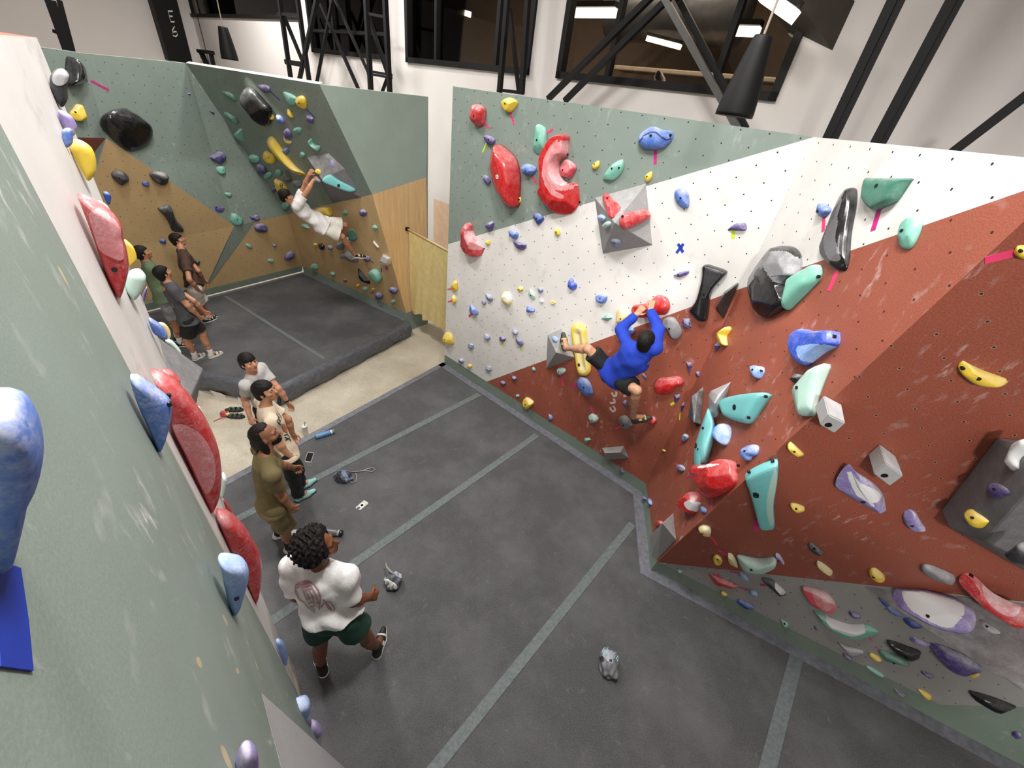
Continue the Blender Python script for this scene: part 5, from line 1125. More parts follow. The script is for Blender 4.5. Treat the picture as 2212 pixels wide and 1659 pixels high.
# curtain in the doorway
r0 = B4.hit(878, 494); r0 = r0 + B4.n * .03; zr = r0[2]; r1 = at_z(978, 547, zr); cu = empty('curtain', r0); tag(cu, 'pale yellow slit curtain hanging in the doorway', 'curtain'); bpy.context.view_layer.update()
bm = bmesh.new(); tube(bm, [r0, r1], .018, 10); under(bm_obj('rod', bm, plain('wood_rod', (222, 196, 150), .5), None, True), cu)
bm = bmesh.new(); bx(bm, (0, 0, 0), (.06, .06, .07), align(B4.n, r0 - B4.n * .01)); under(bm_obj('rod_socket', bm, STEEL), cu)
CURT = plain('curtain_cloth', (220, 200, 138), .85); dv = nrm(r1 - r0); Lc = np.linalg.norm(r1 - r0); cn = np.cross(dv, UPZ)
for k in range(3):
    a, b = .05 + k * (Lc - .05) / 3, .05 + (k + 1) * (Lc - .05) / 3; bm = bmesh.new(); G_ = []; nz = 26; nx = 14
    for j in range(nz + 1):
        t = j / nz; z = zr - .015 - (zr - .30) * t; row = []
        for i in range(nx + 1):
            u = i / nx; gap = .016 * max(0, t - .45) ** .8 * (1 if k < 2 else .4); x = a + gap + (b - a - 2 * gap) * u; w = .012 * math.sin(9 * u + 5 * k + 4 * t) * t + .02 * math.sin(3.2 * u + k * 2) * t
            row.append(bm.verts.new(tuple(r0 + dv * x + UPZ * (z - zr - .05 * math.sin(5 * u + k * 1.7) * t) + cn * w)))
        G_.append(row)
    for p, q in zip(G_, G_[1:]):
        for i in range(nx): bm.faces.new((p[i], p[i + 1], q[i + 1], q[i]))
    under(bm_obj('cloth_panel', bm, CURT, None, True), cu)
# doorway side behind the curtain, its warm light put into the colour
room_poly('door_1', [hw(s_of(938, 430), 1.985, -.3), hw(s_of(985, 430), 1.985, -.3), hw(s_of(985, 430), 1.985, on_back(945, 432, 1.985)[2]), hw(s_of(938, 430), 1.985, on_back(938, 430, 1.985)[2])], plain('door_warm_light_wall', (222, 186, 158), .7))
# ------------------------------------------------------------------ things lying on the mats
def lying(px0, py0, px1, py1, z=.04):
    return Vector(at_z(px0, py0, z)), Vector(at_z(px1, py1, z))
def bottle(a, b, r, body, cap, label, ring=None):
    root = empty('water_bottle', (a + b) / 2); tag(root, label, 'bottle'); bpy.context.view_layer.update(); L = (b - a).length; M = align(b - a, a)
    bm = bmesh.new(); lathe(bm, [(r * .5, 0), (r * .95, .004), (r, .015), (r, L * .72), (r * .93, L * .77), (r * .9, L * .79)], 24, M); under(bm_obj('body', bm, body, None, True), root)
    bm = bmesh.new(); lathe(bm, [(r * .9, L * .79), (r * .92, L * .80), (r * .92, L * .86), (r * .7, L * .88)], 24, M); under(bm_obj('collar', bm, ring or cap, None, True), root)
    bm = bmesh.new(); lathe(bm, [(r * .8, L * .87), (r * .85, L * .89), (r * .85, L * .985), (r * .7, L)], 24, M); under(bm_obj('cap', bm, cap, None, True), root)
    return root, M
a, b = lying(681, 944, 722, 931, .034); b = a + (b - a).normalized() * .26
bottle(a, b, .036, plain('blue_bottle_paint', (84, 134, 178), .4), plain('bottle_cap_grey', (120, 122, 126), .4), 'blue metal water bottle with a white collar lying on the mat', plain('bottle_collar_white', (220, 222, 224), .4))
a, b = lying(740, 1152, 700, 1148, .036); b = a + (b - a).normalized() * .26
bottle(b, a, .038, plain('smoke_bottle', (92, 93, 97), .3), plain('bottle_cap_black', (24, 24, 26), .35), 'grey water bottle with a black cap lying behind the afro', plain('bottle_band', (150, 152, 156), .35))
def slab_on(corners, t, m, name='body', r=.008):
    P = [Vector(at_z(*c, 0)) for c in corners]; c = sum(P, Vector()) / 4; bm = bmesh.new(); vs = [bm.verts.new(p - c) for p in P]; f = bm.faces.new(vs); f.normal_update()
    if f.normal.z < 0: f.normal_flip()
    q = bmesh.ops.extrude_face_region(bm, geom=[f]); [setattr(v, 'co', v.co + Vector((0, 0, t))) for v in q['geom'] if isinstance(v, bmesh.types.BMVert)]
    es = [e for e in bm.edges if abs((e.verts[0].co - e.verts[1].co).z) > t * .5]; bmesh.ops.bevel(bm, geom=es, offset=r, segments=4, affect='EDGES'); o = bm_obj(name, bm, m); o.location = c; return o, P, c
ph = empty('phone', at_z(668, 988)); tag(ph, 'phone with a black screen lying face up on the mat', 'phone', None); bpy.context.view_layer.update()
o, P, c = slab_on(((658, 998), (672, 1000), (679, 979), (665, 977)), .010, plain('phone_case_sand', (186, 178, 164), .5)); under(o, ph)
bm = bmesh.new(); Q = [c + (p - c) * .88 + Vector((0, 0, .0108)) for p in P]; bm.faces.new([bm.verts.new(q) for q in Q]); under(bm_obj('screen', bm, plain('phone_screen', (8, 8, 10), .12)), ph)
ph = empty('phone', at_z(782, 1092)); tag(ph, 'silver phone with a white ring lying face down on the mat', 'phone'); bpy.context.view_layer.update()
o, P, c = slab_on(((767, 1098), (777, 1104), (797, 1088), (787, 1081)), .010, plain('phone_case_clear', (184, 182, 178), .3)); under(o, ph)
ax = ((P[2] + P[3]) - (P[0] + P[1])).normalized()
bm = bmesh.new(); M = Matrix.Translation(c + Vector((0, 0, .0105))); lathe(bm, [(.017, 0), (.026, 0), (.026, .001), (.017, .001), (.017, 0)], 28, M); bar(bm, c + ax * .026 + Vector((0, 0, .011)), c + ax * .048 + Vector((0, 0, .011)), .006, .001); under(bm_obj('magnet_ring', bm, plain('phone_ring_white', (240, 240, 240), .4)), ph)
bm = bmesh.new(); bx(bm, tuple(c - ax * .052 + Vector((0, 0, .0115))), (.03, .03, .004), None, .004); under(bm_obj('camera_bump', bm, plain('camera_black', (14, 14, 15), .2)), ph)
def lump(c, r, m, name, seed, flat=.5, M=None):
    """soft bag: dented rounded body"""
    bm = bmesh.new(); bmesh.ops.create_icosphere(bm, subdivisions=4, radius=1.0); rnd = random.Random(seed); K = [(Vector((rnd.gauss(0, 1), rnd.gauss(0, 1), rnd.gauss(0, 1))).normalized(), rnd.uniform(3, 6), rnd.uniform(0, 6)) for _ in range(7)]
    for v in bm.verts:
        d = v.co.normalized(); k = 1 + sum(.05 * math.sin(q[1] * d.dot(q[0]) * 2 + q[2]) for q in K); p = Vector((d.x * r[0], d.y * r[1], d.z * r[2])) * k
        if p.z < -r[2] * .72: p.z = -r[2] * .72
        v.co = p + Vector((0, 0, r[2] * .72)); v.co = (M @ v.co if M else v.co)
    o = bm_obj(name, bm, m, None, True); o.location = tuple(c); return o
def star(bm, pts): bm.faces.new([bm.verts.new(p) for p in pts])
def drape(o, px, m, name, lift=.004, n=10):
    """shape given in photo points laid onto the surface of object o"""
    bpy.context.view_layer.update(); bv = BVHTree.FromPolygons([o.matrix_world @ v.co for v in o.data.vertices], [tuple(p.vertices) for p in o.data.polygons]); E = Vector(EYE); c = np.mean(px, 0); vs, fs = [], []; N = len(px); dense = []
    for i in range(N):
        for k in range(4): dense.append(np.array(px[i]) + (np.array(px[(i + 1) % N]) - np.array(px[i])) * k / 4)
    N = len(dense)
    for r in range(5):
        for q in dense:
            p = c + (q - c) * (1 - r / 4 * .98); d = Vector(ray(*p)); h = bv.ray_cast(E, d)
            vs.append(tuple(h[0] + h[1] * lift * (1 if h[1].dot(d) < 0 else -1)) if h[0] else None)
    good = [v for v in vs if v is not None]
    if len(good) < 6: return None
    g = Vector(np.mean(good, 0)); dist = (g - E).length
    for i, v in enumerate(vs):
        if v is None: q = min(good, key=lambda w: (Vector(w) - E - Vector(ray(*(c + (dense[i % N] - c) * (1 - (i // N) / 4 * .98)))) * dist).length); vs[i] = q
    for r in range(4):
        for k in range(N): fs.append((r * N + k, r * N + (k + 1) % N, (r + 1) * N + (k + 1) % N, (r + 1) * N + k))
    d = mesh(name, vs, fs, m, smooth=True); return under(d, o)
def strokes_on(o, lines, w, m, name, lift=.003):
    """drawn lines, given in photo points, lying on the surface of object o"""
    bpy.context.view_layer.update(); bv = BVHTree.FromPolygons([o.matrix_world @ v.co for v in o.data.vertices], [tuple(p.vertices) for p in o.data.polygons]); E = Vector(EYE); bm = bmesh.new()
    for L in lines:
        P = []
        for a, b in zip(L, L[1:]):
            k = max(2, int(math.hypot(b[0] - a[0], b[1] - a[1]) / 2.5))
            for i in range(k + (b is L[-1])): P.append((a[0] + (b[0] - a[0]) * i / k, a[1] + (b[1] - a[1]) * i / k))
        H = []
        for p in P:
            d = Vector(ray(*p)); h = bv.ray_cast(E, d)
            if h[0]: H.append((h[0], h[1] if h[1].dot(d) < 0 else -h[1], d))
        prev = None
        for (p, n, d), (q, n2, d2) in zip(H, H[1:]):
            t = (q - p)
            if t.length < 1e-5 or t.length > .12: prev = None; continue
            s = n.cross(t).normalized() * w / 2; u = prev or (bm.verts.new(p + n * lift - s), bm.verts.new(p + n * lift + s)); s2 = n2.cross(t).normalized() * w / 2; v = (bm.verts.new(q + n2 * lift - s2), bm.verts.new(q + n2 * lift + s2)); bm.faces.new((u[0], v[0], v[1], u[1])); prev = v
    return under(bm_obj(name, bm, m), o)
BAGD = plain('bag_dark', (44, 45, 50), .5); BAGL = plain('bag_silver', (168, 172, 184), .4); BAGB = plain('bag_blue_grey', (104, 120, 150), .45); WEB = plain('webbing_grey', (150, 146, 142), .7)
# bag with a star and a strap
c = at_z(743, 1034); bg = empty('chalk_bag', c); tag(bg, 'shiny chalk bag with a dark star and a loose grey strap', 'chalk bag'); bpy.context.view_layer.update()
b_ = under(lump(c, (.115, .09, .06), BAGB, 'pouch', 4), bg)
drape(b_, [(719, 1031), (726, 1019), (738, 1016), (737, 1024), (744, 1031), (748, 1041), (738, 1040), (730, 1044), (727, 1037), (718, 1040)], BAGD, 'star_print'); drape(b_, [(746, 1018), (757, 1016), (764, 1024), (758, 1034), (752, 1030)], BAGD, 'side_panel')
for L in ([(758, 1019, .02), (770, 1019, .012), (784, 1017, .01), (795, 1012, .012), (806, 1011, .01), (811, 1015, .01), (804, 1019, .01), (792, 1017, .01), (783, 1017, .012)], [(768, 1022, .012), (771, 1030, .012), (769, 1040, .012), (760, 1044, .012), (756, 1038, .02)]):
    bm = bmesh.new(); P = [Vector(at_z(x, y, z)) for x, y, z in L]; tube(bm, P, .007, 6); under(bm_obj('strap', bm, WEB, None, True), bg)
# grey and white bag
c = at_z(851, 1262); bg = empty('chalk_bag', c); tag(bg, 'grey and white chalk bag standing open beside the afro person', 'chalk bag'); bpy.context.view_layer.update()
b_ = under(lump(c, (.085, .085, .10), plain('bag_slate', (92, 96, 106), .5), 'pouch', 9), bg)
fl = drape(b_, [(829, 1256), (833, 1247), (856, 1262), (858, 1270), (848, 1277), (828, 1262)], plain('bag_white_flap', (222, 222, 216), .5), 'front_flap', .005)
strokes_on(b_, [((837, 1262), (840, 1258), (841, 1262), (839, 1265), (837, 1262)), ((848, 1268), (851, 1262))], .006, BAGD, 'flap_mark', .009)
drape(b_, [(845, 1229), (858, 1236), (870, 1243), (873, 1254), (866, 1250), (858, 1246)], BAGL, 'side_flap', .005)
bm = bmesh.new(); tube(bm, [at_z(833, 1216, .12), at_z(836, 1226, .16), at_z(845, 1236, .17), at_z(852, 1240, .16)], .010, 6); under(bm_obj('strap', bm, WEB, None, True), bg)
# chalk bucket
c = at_z(1311, 1438); bg = empty('chalk_bucket', c); tag(bg, 'grey slouched chalk bucket alone in the middle of the mat', 'chalk bag'); bpy.context.view_layer.update()
b_ = under(lump(c, (.085, .125, .085), plain('bucket_grey', (118, 118, 124), .45), 'pouch', 21), bg)
drape(b_, [(1304, 1394), (1316, 1397), (1333, 1394), (1331, 1412), (1322, 1434), (1312, 1428), (1302, 1418)], BAGL, 'pale_panel', .005); drape(b_, [(1289, 1445), (1296, 1440), (1307, 1462), (1312, 1470), (1298, 1458)], BAGL, 'pale_corner', .005); drape(b_, [(1295, 1420), (1303, 1418), (1306, 1428), (1299, 1430)], BAGD, 'dark_pocket', .006); drape(b_, [(1316, 1425), (1322, 1425), (1321, 1431), (1316, 1429)], BAGD, 'opening', .008)
strokes_on(b_, [((1301, 1413), (1304, 1402), (1309, 1400), (1313, 1404), (1312, 1414), (1309, 1416), (1307, 1408)), ((1330, 1424), (1333, 1417), (1335, 1422), (1331, 1429)), ((1300, 1400), (1303, 1408))], .008, plain('mint_print', (150, 214, 204), .5), 'mint_print', .008)
# cup, sandals and small bag on the concrete, papers taped to the mat side
c = at_z(661, 938, -.3); cp = empty('tumbler', c); tag(cp, 'white tumbler with a dark straw on the concrete by the mat edge', 'cup'); bpy.context.view_layer.update(); M = Matrix.Translation(Vector(c))
zt = .16; bm = bmesh.new(); lathe(bm, [(.032, 0), (.034, .004), (.042, zt), (.045, zt + .003)], 20, M); under(bm_obj('body', bm, plain('tumbler_white', (232, 232, 230), .4), None, True), cp)
bm = bmesh.new(); lathe(bm, [(.046, zt), (.046, zt + .014), (.03, zt + .02)], 20, M); under(bm_obj('lid', bm, plain('tumbler_lid', (222, 222, 222), .4), None, True), cp); bm = bmesh.new(); tube(bm, [M @ Vector((.01, 0, zt + .01)), M @ Vector((.025, .01, zt + .09))], .005, 6); under(bm_obj('straw', bm, BAGD), cp)
for i, (x, y, dx, dy) in enumerate(((505, 886, 26, 2), (508, 900, 26, 3))):
    a, b = Vector(at_z(x - dx / 2 - 6, y - dy / 2 + 2, -.3)), Vector(at_z(x + dx / 2 - 2, y + dy / 2, -.3)); d = (b - a).normalized(); s = d.cross(Vector((0, 0, 1))); b = a + d * .27; sd = empty('sandal', (a + b) / 2); tag(sd, ('dark strap sandal against the side of the raised mat', 'dark strap sandal nearer the camera, beside the small bag')[i], 'sandal', 'pair of sandals'); bpy.context.view_layer.update()
    bm = bmesh.new(); n = 20; vs = []
    for k in range(n):
        t = 2 * math.pi * k / n; vs.append(bm.verts.new((a + b) / 2 + d * math.cos(t) * .135 + s * math.sin(t) * (.045 + .008 * math.cos(t))))
    f = bm.faces.new(vs); f.normal_update(); q = bmesh.ops.extrude_face_region(bm, geom=[f]); [setattr(v, 'co', v.co + Vector((0, 0, .03))) for v in q['geom'] if isinstance(v, bmesh.types.BMVert)]; under(bm_obj('sole', bm, plain('sandal_sole', (34, 36, 34), .7)), sd)
    for t in (.32, .55, .8):
        m_ = a + d * .27 * t; bm = bmesh.new(); P = [m_ + s * .045 * math.cos(u) + Vector((0, 0, .03 + .035 * math.sin(u))) for u in np.linspace(0, math.pi, 9)]; ribbon(bm, P, .03, tuple(d.cross(s).cross(d) if False else Vector((0, 0, 1)) * .3 + d * .0 + Vector((0, 0, .7)))); under(bm_obj('strap', bm, plain('sandal_strap', (62, 72, 60), .7)), sd)
c = at_z(487, 898, -.3); sb = empty('small_bag', c); tag(sb, 'small red and yellow bag with a red cord on the concrete', 'bag'); bpy.context.view_layer.update()
b_ = under(lump(c, (.07, .05, .05), plain('small_bag_red', (176, 70, 76), .6), 'pouch', 31), sb); drape(b_, [(486, 893), (497, 889), (502, 893), (493, 900)], plain('small_bag_yellow', (206, 196, 110), .6), 'yellow_band', .004)
bm = bmesh.new(); tube(bm, [at_z(482, 901, -.26), at_z(475, 904, -.29), at_z(468, 907, -.29), at_z(461, 910, -.29)], .006, 6); under(bm_obj('cord', bm, plain('red_cord', (196, 70, 84), .6), None, True), sb)
sk = [o for o in bpy.data.objects if o.name.startswith('side_cover')]
def paper(px, label, col=(226, 222, 208)):
    P = [np.array(fB) * 0 for _ in px]; pl = vplane(fB, fD); pl = Plane(fB, fD, fB + UPZ, side=EYE); V_ = [pl.hit(x, y, .085) for x, y in px]; c = np.mean(V_, 0); bm = bmesh.new(); bm.faces.new([bm.verts.new(tuple(p - c)) for p in V_]); q = bmesh.ops.extrude_face_region(bm, geom=list(bm.faces)); [setattr(v, 'co', v.co + Vector(pl.n * .003)) for v in q['geom'] if isinstance(v, bmesh.types.BMVert)]; o = bm_obj('paper_sheet', bm, plain('paper', col, .8)); o.location = tuple(c); tag(o, label, 'paper', 'papers on the mat side'); return o
paper(((453, 843), (478, 850), (487, 855), (489, 870), (474, 866)), 'crumpled paper sheet stuck on the side of the raised mat')
paper(((514, 857), (522, 864), (523, 876), (516, 877)), 'white paper by the elbow of the light grey tee', (238, 232, 234))
def on_hold(nick, crop, lines, w, m, name='crease'):
    o = next(h['o'] for h in HOLDS if h['nick'] == nick); strokes_on(o, [[cpx(crop, *p) for p in L] for L in lines], w, m, name, .002)
on_hold('broad blue whale hold', 'A', [[(1625, 545), (1660, 490), (1720, 462), (1760, 465), (1800, 500), (1840, 525), (1880, 515)]], .012, plain('blue_groove', (30, 58, 118), .6))
on_hold('purple square hold', 'C', [[(1466, 542), (1545, 592)]], .012, plain('pale_groove', (196, 186, 206), .6))
# ------------------------------------------------------------------ writing and marks
CHALKM = plain('chalk_writing', (214, 190, 182), .9)
k = lambda x, y: (1280 + x / 11.06, 820 + y / 11.06); bm = bmesh.new()
for L in ([(462, 305), (478, 350), (510, 400), (545, 395), (572, 350), (562, 285)], [(505, 455), (525, 500), (530, 545), (470, 560), (412, 555)], [(412, 660), (440, 720), (480, 765), (530, 740), (540, 700), (505, 640), (490, 650)], [(735, 400), (790, 395), (765, 340)]):
    ribbon(bm, [WC.hit(*k(*p), .003) for p in L], .032, tuple(WC.n))
o = bm_obj('chalk_writing', bm, CHALKM); under(o, bpy.data.objects['wall_center'])
x1 = tape('A', 'C', 'blue', ((1935, 1352), (1975, 1420)), .028); x2 = tape('A', 'C', 'blue', ((1978, 1352), (1922, 1425)), .028)
cr = empty('tape_cross', WC.hit(*cpx('A', 1955, 1388))); bpy.context.view_layer.update(); TAPES[:] = TAPES[:-2]
for o in (x1, x2): o.name = 'strip'; under(o, cr)
tag(cr, 'blue tape cross on the white part of the centre wall', 'tape')
MARK = plain('logo_black', (16, 16, 18), .5); MARKW = plain('logo_white', (236, 226, 226), .5)
def logo(nick, crop, cx, cy, s, m=None, sx=1.0, sk=0):
    o = next(h['o'] for h in HOLDS if h['nick'] == nick); Z = [((-.75, .15), (-.75, -.75), (.35, -.75), (.75, -.35), (.75, .05)), ((.75, -.1), (.75, .75), (-.35, .75), (-.75, .35), (-.75, -.0)), ((-.35, .3), (.35, -.3))]
    strokes_on(o, [[cpx(crop, cx + (x * sx + sk * y) * s, cy + y * s) for x, y in L] for L in Z], .016 * (1 if s > 20 else .8), m or MARK, 'logo', .004)
logo('aqua shield hold', 'E', 915, 795, 24, None, .6); logo('long aqua fin hold', 'E', 543, 1161, 23, None, .65); logo('tall aqua tooth hold', 'F', 933, 329, 22, None, .8); logo('aqua bow-tie hold', 'I', 1296, 1110, 12, None, .9); logo('long yellow paddle hold', 'B', 1373, 1098, 16, None, .5)
logo('big red leaf hold', 'A', 495, 818, 16, MARKW, .8); logo("yellow triangle hold behind the hanging climber's head", 'I', 840, 1110, 20, None, .6)
# ------------------------------------------------------------------ people: one smooth surface per body and per garment
class Field:
    """signed distance sampled on a grid; shapes blend into one surface"""
    def __init__(s, vox, lo, hi):
        s.h = vox; s.lo = np.array(lo) - .06; n = np.ceil((np.array(hi) + .06 - s.lo) / vox).astype(int) + 1; s.F = np.full(n, .25, np.float32); s.n = n
    def sub(s, lo, hi):
        a = np.maximum(0, np.floor((np.array(lo) - s.lo) / s.h).astype(int)); b = np.minimum(s.n, np.ceil((np.array(hi) - s.lo) / s.h).astype(int) + 1)
        if np.any(b <= a): return None, None
        ax = [(np.arange(a[i], b[i]) * s.h + s.lo[i]).astype(np.float32) for i in range(3)]
        G = np.stack(np.meshgrid(*ax, indexing='ij'), -1); return tuple(slice(a[i], b[i]) for i in range(3)), G
    def put(s, sl, d, k):
        F = s.F[sl]
        if k > 0:
            h = np.maximum(k - np.abs(F - d), 0) / k; s.F[sl] = np.minimum(F, d) - h * h * k * .25
        else: s.F[sl] = np.minimum(F, d)
    def cone(s, a, b, ra, rb, k=.02, flat=0, ax=None, ratio=1.0, flat0=0, wave=None):
        """tapered limb a->b; ax/ratio flatten it along one axis; flat cuts a clean hem at b (flat0 at a)"""
        a, b = np.array(a, float), np.array(b, float); m = max(ra, rb) + k + .04; sl, G = s.sub(np.minimum(a, b) - m, np.maximum(a, b) + m)
        if sl is None: return
        P = G - a; d = b - a; L = np.linalg.norm(d); d = d / L
        if ax is not None:
            x = nrm(np.array(ax) - d * (np.array(ax) @ d)); P = P + (P @ x)[..., None] * x * (1 / ratio - 1)
        t = P @ d; tt = np.clip(t / L, 0, 1); r = ra + (rb - ra) * tt
        D = np.linalg.norm(P - (tt * L)[..., None] * d, axis=-1) - r
        if ax is not None: D = D * min(1, ratio) ** .5
        if wave: D = D + wave(G)
        if flat: D = np.maximum(D, t - L)
        if flat0: D = np.maximum(D, -t)
        s.put(sl, D.astype(np.float32), k)
    def ell(s, c, R, r, k=.02, wave=None):
        c = np.array(c, float); r = np.array(r, float); m = r.max() + k + .04; sl, G = s.sub(c - m, c + m)
        if sl is None: return
        P = (G - c) @ np.array(R).T; q = P / r; k0 = np.linalg.norm(q, axis=-1); k1 = np.linalg.norm(P / (r * r), axis=-1); D = k0 * (k0 - 1) / np.maximum(k1, 1e-6)
        if wave: D = D + wave(G)
        s.put(sl, D.astype(np.float32), k)
    def cut(s, p, n):
        """remove everything on the n side of the plane"""
        ax = [(np.arange(s.n[i]) * s.h + s.lo[i] - p[i]).astype(np.float32) for i in range(3)]
        s.F = np.maximum(s.F, ax[0][:, None, None] * n[0] + ax[1][None, :, None] * n[1] + ax[2][None, None, :] * n[2])
    def mesh(s):
        F = s.F; I = F < 0; sx, sy, sz = (int(v) - 1 for v in s.n)
        corner = [(i, j, k) for i in (0, 1) for j in (0, 1) for k in (0, 1)]; c = lambda A, o: A[o[0]:o[0] + sx, o[1]:o[1] + sy, o[2]:o[2] + sz]
        cnt = sum(c(I, o).astype(np.int8) for o in corner); act = (cnt > 0) & (cnt < 8); idx = np.full(act.shape, -1, np.int64); A = np.argwhere(act); idx[act] = np.arange(len(A))
        S = np.zeros((len(A), 3)); W = np.zeros(len(A)); val = {o: F[A[:, 0] + o[0], A[:, 1] + o[1], A[:, 2] + o[2]] for o in corner}
        for o in corner:
            for ax in range(3):
                if o[ax]: continue
                q = list(o); q[ax] = 1; q = tuple(q); v0, v1 = val[o], val[q]; m = (v0 < 0) != (v1 < 0); t = np.where(m, v0 / np.where(m, v0 - v1, 1), 0); p = np.array(o, float)[None] + np.zeros((len(A), 3)); p[:, ax] += t; S[m] += p[m]; W[m] += 1
        V = (A + S / W[:, None]) * s.h + s.lo; Q = []
        for ax in range(3):
            sl0 = [slice(1, -1)] * 3; sl0[ax] = slice(0, -1); a0 = I[tuple(sl0)]; sl1 = [slice(1, -1)] * 3; sl1[ax] = slice(1, None); a1 = I[tuple(sl1)]; E = np.argwhere(a0 != a1); off = np.array([1, 1, 1]); off[ax] = 0; E = E + off
            b, cc = [(1, 2), (2, 0), (0, 1)][ax]; e = np.zeros(3, int); e[b] = 1; g = np.zeros(3, int); g[cc] = 1
            inside = I[E[:, 0], E[:, 1], E[:, 2]]; ids = [idx[tuple((E - d).T)] for d in (e + g, g, 0 * e, e)]; q = np.stack(ids, 1); q = np.where(inside[:, None], q, q[:, ::-1]); Q.append(q)
        return V, np.concatenate(Q)
def field_obj(name, f, m, parent, origin, smooth_it=2):
    V, Q = f.mesh(); me = bpy.data.meshes.new(name); V = V - origin; me.vertices.add(len(V)); me.vertices.foreach_set('co', V.astype(np.float32).ravel()); me.loops.add(Q.size); me.loops.foreach_set('vertex_index', Q.astype(np.int32).ravel()); me.polygons.add(len(Q))
    me.polygons.foreach_set('loop_start', np.arange(0, Q.size, 4, dtype=np.int32)); me.polygons.foreach_set('use_smooth', np.ones(len(Q), bool)); me.update(calc_edges=True); me.validate(); me.materials.append(m)
    o = bpy.data.objects.new(name, me); COL.objects.link(o); o.parent = parent; return o
SKINM = {}
def skin(rgb):
    if rgb not in SKINM:
        t = NT('skin'); c = lin(rgb); dk = (c[0] * .72, c[1] * .66, c[2] * .62, 1); t.b.inputs['Subsurface Weight'].default_value = .08; t.b.inputs['Subsurface Radius'].default_value = (.02, .008, .005)
        SKINM[rgb] = t.done(t.mix(t.ramp(t.noise(22, 3), .35, .7), dk, c), .5)
    return SKINM[rgb]
def cloth(name, rgb, weave=380, r=.85):
    t = NT(name); c = lin(rgb); dk = tuple(v * .82 for v in c[:3]) + (1,); f = t.noise(weave, 1); g = t.noise(9, 3, .55, stretch=(1.6, 1.6, .8)); t.bump(g, .5, .022)
    return t.done(t.mix(t.ramp(t.math('ADD', t.math('MULTIPLY', f, .5), t.math('MULTIPLY', g, .5)), .35, .65), dk, c), r)
HAIRM = None
def hairm():
    global HAIRM
    if HAIRM is None:
        t = NT('black_hair'); f = t.noise(60, 3, .6, stretch=(1, 1, .25)); t.bump(f, .6, .01); HAIRM = t.done(t.mix(f, (.004, .0035, .003, 1), (.013, .0105, .009, 1)), .6, Specular_IOR_Level=.2)
    return HAIRM
def wrinkle(seed, amp=.006, dirv=(0, 0, 1)):
    rnd = random.Random(seed); K = [(np.array([rnd.gauss(0, 1) for _ in range(3)]), rnd.uniform(0, 6)) for _ in range(5)]; d = np.array(dirv, float)
    def w(G):
        o = 0
        for k, p in K: kk = nrm(k * .8 + d * 1.0) * 34; o = o + np.sin(G @ kk.astype(np.float32) + p + 1.3 * np.sin(G @ (nrm(k[::-1]) * 11).astype(np.float32)))
        return (o * amp / 1.7).astype(np.float32)
    return w
def hand(f, w, d, n, side, curl=.5, s=1.0, spread=.12):
    """palm and five jointed fingers; d along the hand, n out of the palm, side towards the thumb"""
    d, n = nrm(d), np.array(n, float); n = nrm(n - d * (n @ d)); x = nrm(np.cross(d, n)); x = x if x @ np.array(side) > 0 else -x
    p1 = w + d * .085 * s
    for o in (-.026, -.009, .009, .026): f.cone(w + x * o * .6 * s, p1 + x * o * s, .0145 * s, .012 * s, .012)
    for i, (o, L) in enumerate(((.029, .070), (.010, .078), (-.010, .073), (-.028, .058))):
        b = p1 + x * o * s; c = curl * (1 + .12 * i); q = b; dd = nrm(d + x * o * spread * 10)
        for j, (fr, a) in enumerate(((.45, c * .8), (.32, c * 1.7), (.25, c * 2.4))):
            v = nrm(dd * math.cos(a) + n * math.sin(a)); e = q + v * L * fr * s; f.cone(q, e, (.0092 - .0008 * j) * s, (.0086 - .0009 * j) * s, .004); q = e
    b = w + d * .025 * s + x * .024 * s; m = b + nrm(d * .7 + x * .75 + n * .35) * .042 * s; e = m + nrm(d * .85 + x * .2 + n * (.3 + curl * .5)) * .034 * s
    f.cone(b, m, .0125 * s, .0105 * s, .008); f.cone(m, e, .0102 * s, .0085 * s, .004)
